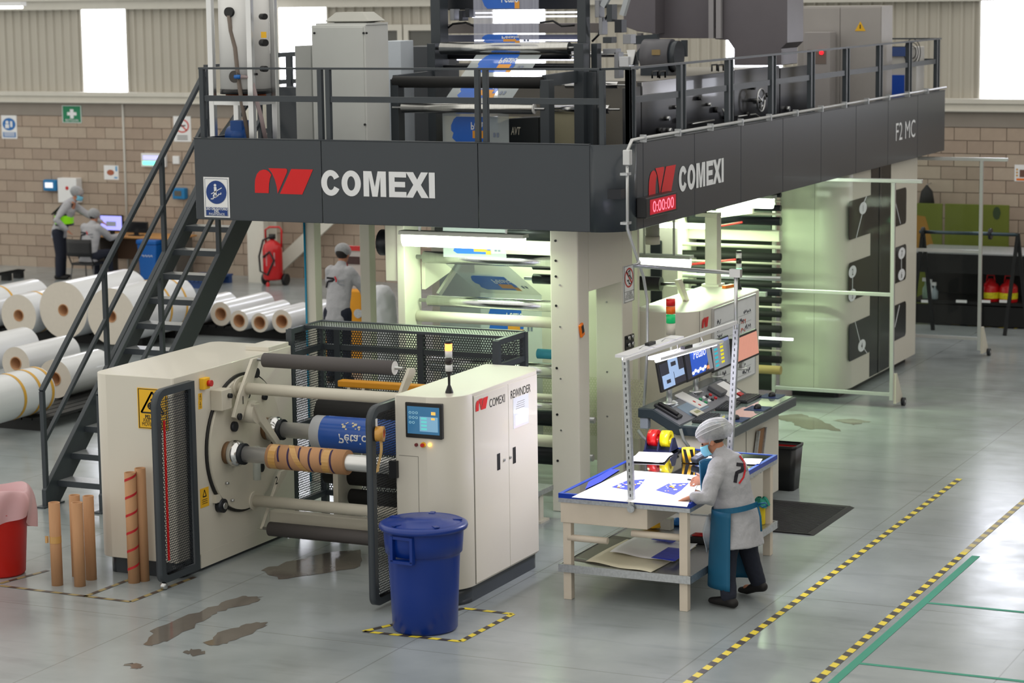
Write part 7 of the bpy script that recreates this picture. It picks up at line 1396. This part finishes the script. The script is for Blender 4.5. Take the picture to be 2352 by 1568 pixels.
Y = 8.6; a, b = aY(862, 740, Y), aY(892, 655, Y); mb = MB(); loft(mb, [(V(((a.x+b.x)/2, Y, .12)), .22, .2), (V(((a.x+b.x)/2, Y, .5)), .24, .22), (V(((a.x+b.x)/2, Y, b.z-.15)), .16, .16)], UX); tag(skinned(mb, 'white_sack', mat('sack_white', s(222, 224, 230), .7), None, .03, 3, .04), 'white sack standing behind the left press frame', 'sack')
# ---------------------------------------------------------------- right background: boards, rack, cans
YR = 18.7; ol = mat('olive_board', s(96, 106, 30), .6, var=.2, scale=2)
for k, (p0, p1, lb) in enumerate((((2098, 590), (2166, 468), 'left olive green board leaning at the wall behind the far screen'), ((2168, 588), (2250, 470), 'middle olive green board behind the far screen post'), ((2252, 586), (2318, 472), 'right olive green board beside the far screen post'))):
    a, b = aY(*p0, YR), aY(*p1, YR); o = tag(MB().box(a.x, b.x-.01, YR+.02*k, YR+.03+.02*k, 0, b.z).build('olive_board', ol, bev=.004), lb, 'board', 'olive boards')
    if k == 0: MB().poly([(a.x, YR-.003, .9), (a.x+.35, YR-.003, .9), (a.x+.18, YR-.003, b.z-.2), (a.x, YR-.003, b.z-.18)]).build('ochre_patch', mat('ochre_patch', s(150, 110, 40), .6), o)
    if k == 2: q = aY(2288, 490, YR); MB().poly([(q.x+.06*math.cos(i*.6), YR+.035, q.z+.10*math.sin(i*.6)) for i in range(10)][::-1]).build('dark_patch', mat('dark_green_patch', s(44, 62, 34), .6), o)
YT = 17.2; a, b = aY(2095, 588, YT), aY(2420, 588, YT); rk = thing('work_rack', ((a.x+b.x)/2, YT+.4, 0), 'black work rack with shelf along the right back wall', 'rack'); drk = mat('rack_black', s(12, 13, 15), .6)
zt = b.z; MB().box(a.x, b.x, YT, YT+1.0, zt-.06, zt).build('table_top', galv, rk)
for x in (a.x, a.x+1.0, a.x+2.0, b.x-.06): MB().box(x, x+.06, YT, YT+.06, 0, zt-.06).build('post', drk, rk); MB().box(x, x+.06, YT+.94, YT+1.0, 0, zt-.06).build('post', drk, rk)
zs = aY(2200, 692, YT).z; MB().box(a.x, b.x, YT+.01, YT+.98, zs-.04, zs).build('shelf', drk, rk); MB().box(a.x, b.x, YT+.93, YT+.95, 0, zt-.06).build('back_sheet', drk, rk); MB().box(a.x, b.x, YT+.02, YT+.04, 0.02, zs-.06).build('lower_sheet', drk, rk); MB().box(a.x, b.x, YT-.02, YT, zt-.30, zt-.02).build('front_valance', drk, rk)
for px in (2128, 2208, 2262, 2308): q = aY(px, 692, YT-.005); MB().box(q.x-.08, q.x+.08, YT-.005, YT+.005, q.z-.02, q.z+.02).build('shelf_label', white, rk)
for px, lb in ((2275, 'red safety can with yellow label, left of the pair on the rack'), (2316, 'red safety can with yellow label, right of the pair on the rack')):
    q = aY(px, 690, YT+.2); t = thing('safety_can', (q.x, YT+.2, zs), lb, 'can', 'red safety cans'); MB().lathe([(0, .0), (.13, .0), (.135, .01), (.135, .20), (.12, .24), (.04, .30), (.04, .33), (0, .33)], (q.x, YT+.2, zs), 24).build('can_body', redp, t); MB().cyl((q.x, YT+.2, zs+.05), (q.x, YT+.2, zs+.14), .1365, 24, caps=False).build('label', mat('can_yellow', s(226, 206, 30), .5, var=.5, scale=30), t); MB().tube([(q.x-.06, YT+.2, zs+.28), (q.x-.05, YT+.2, zs+.38), (q.x+.05, YT+.2, zs+.38), (q.x+.06, YT+.2, zs+.28)], .012).build('handle', redp, t)
for px, m, h_, lb in ((2126, mat('bottle_greenclear', s(150, 180, 160), .2, alpha=.7), .26, 'greenish spray bottle on the rack shelf'), (2137, mat('bottle_white', s(210, 216, 220), .3), .24, 'white labelled bottle on the rack shelf'), (2147, mat('bottle_grey', s(150, 164, 172), .3), .2, 'grey bottle right of the white bottle on the rack')):
    q = aY(px, 690, YT+.15); t = thing('spray_bottle', (q.x, YT+.15, zs), lb, 'bottle'); MB().lathe([(0, 0), (.045, 0), (.05, .01), (.05, h_*.6), (.02, h_*.78), (.018, h_)], (q.x, YT+.15, zs), 18).build('bottle', m, t); MB().box(q.x-.05, q.x+.02, YT+.13, YT+.17, zs+h_, zs+h_+.05).build('trigger_head', white, t)
Y = 16.6; a, b = aY(2112, 532, Y), aY(2338, 541, Y); sb = thing('shaft_stand', ((a.x+b.x)/2, Y, 0), 'dark steel winding shaft resting on an A frame stand at right', 'stand'); MB().cyl(a, (b.x, Y, a.z), .025, 14).build('shaft', mat('shaft_blued', s(70, 84, 92), .3, metal=.8), sb)
for px, r in ((2120, .07), (2275, .08)): q = aY(px, 537, Y); MB().cyl((q.x-.02, Y, a.z), (q.x+.02, Y, a.z), r, 18).build('shaft_collar', dark, sb)
for x in (b.x, a.x+.05): [MB().bar((x, Y, a.z+.02), (x+.14*sg, Y+.1*sg, 0), .05, .04).build('stand_leg', black, sb) for sg in (-1, 1)]
p = aY(2127, 425, 18.9); hg = thing('hanging_brush', (p.x, 18.95, 1.4), 'dark brush hanging on the wall above the olive boards', 'brush'); MB().lathe([(.01, p.z), (.09, p.z-.10), (.12, p.z-.28), (.06, p.z-.34), (.015, p.z-.36), (.015, p.z-.75), (0, p.z-.75)], (p.x, 18.95, 0), 18).build('bristles', soot, hg); MB().cyl((p.x, 18.95, p.z), (p.x, 19.18, p.z+.01), .008, 8).build('hook', steel, hg)
hazard([aZ(2185, 745), aZ(2330, 755), aZ(2420, 715)], .05, 'hazard tape on the floor along the black rack', .12)
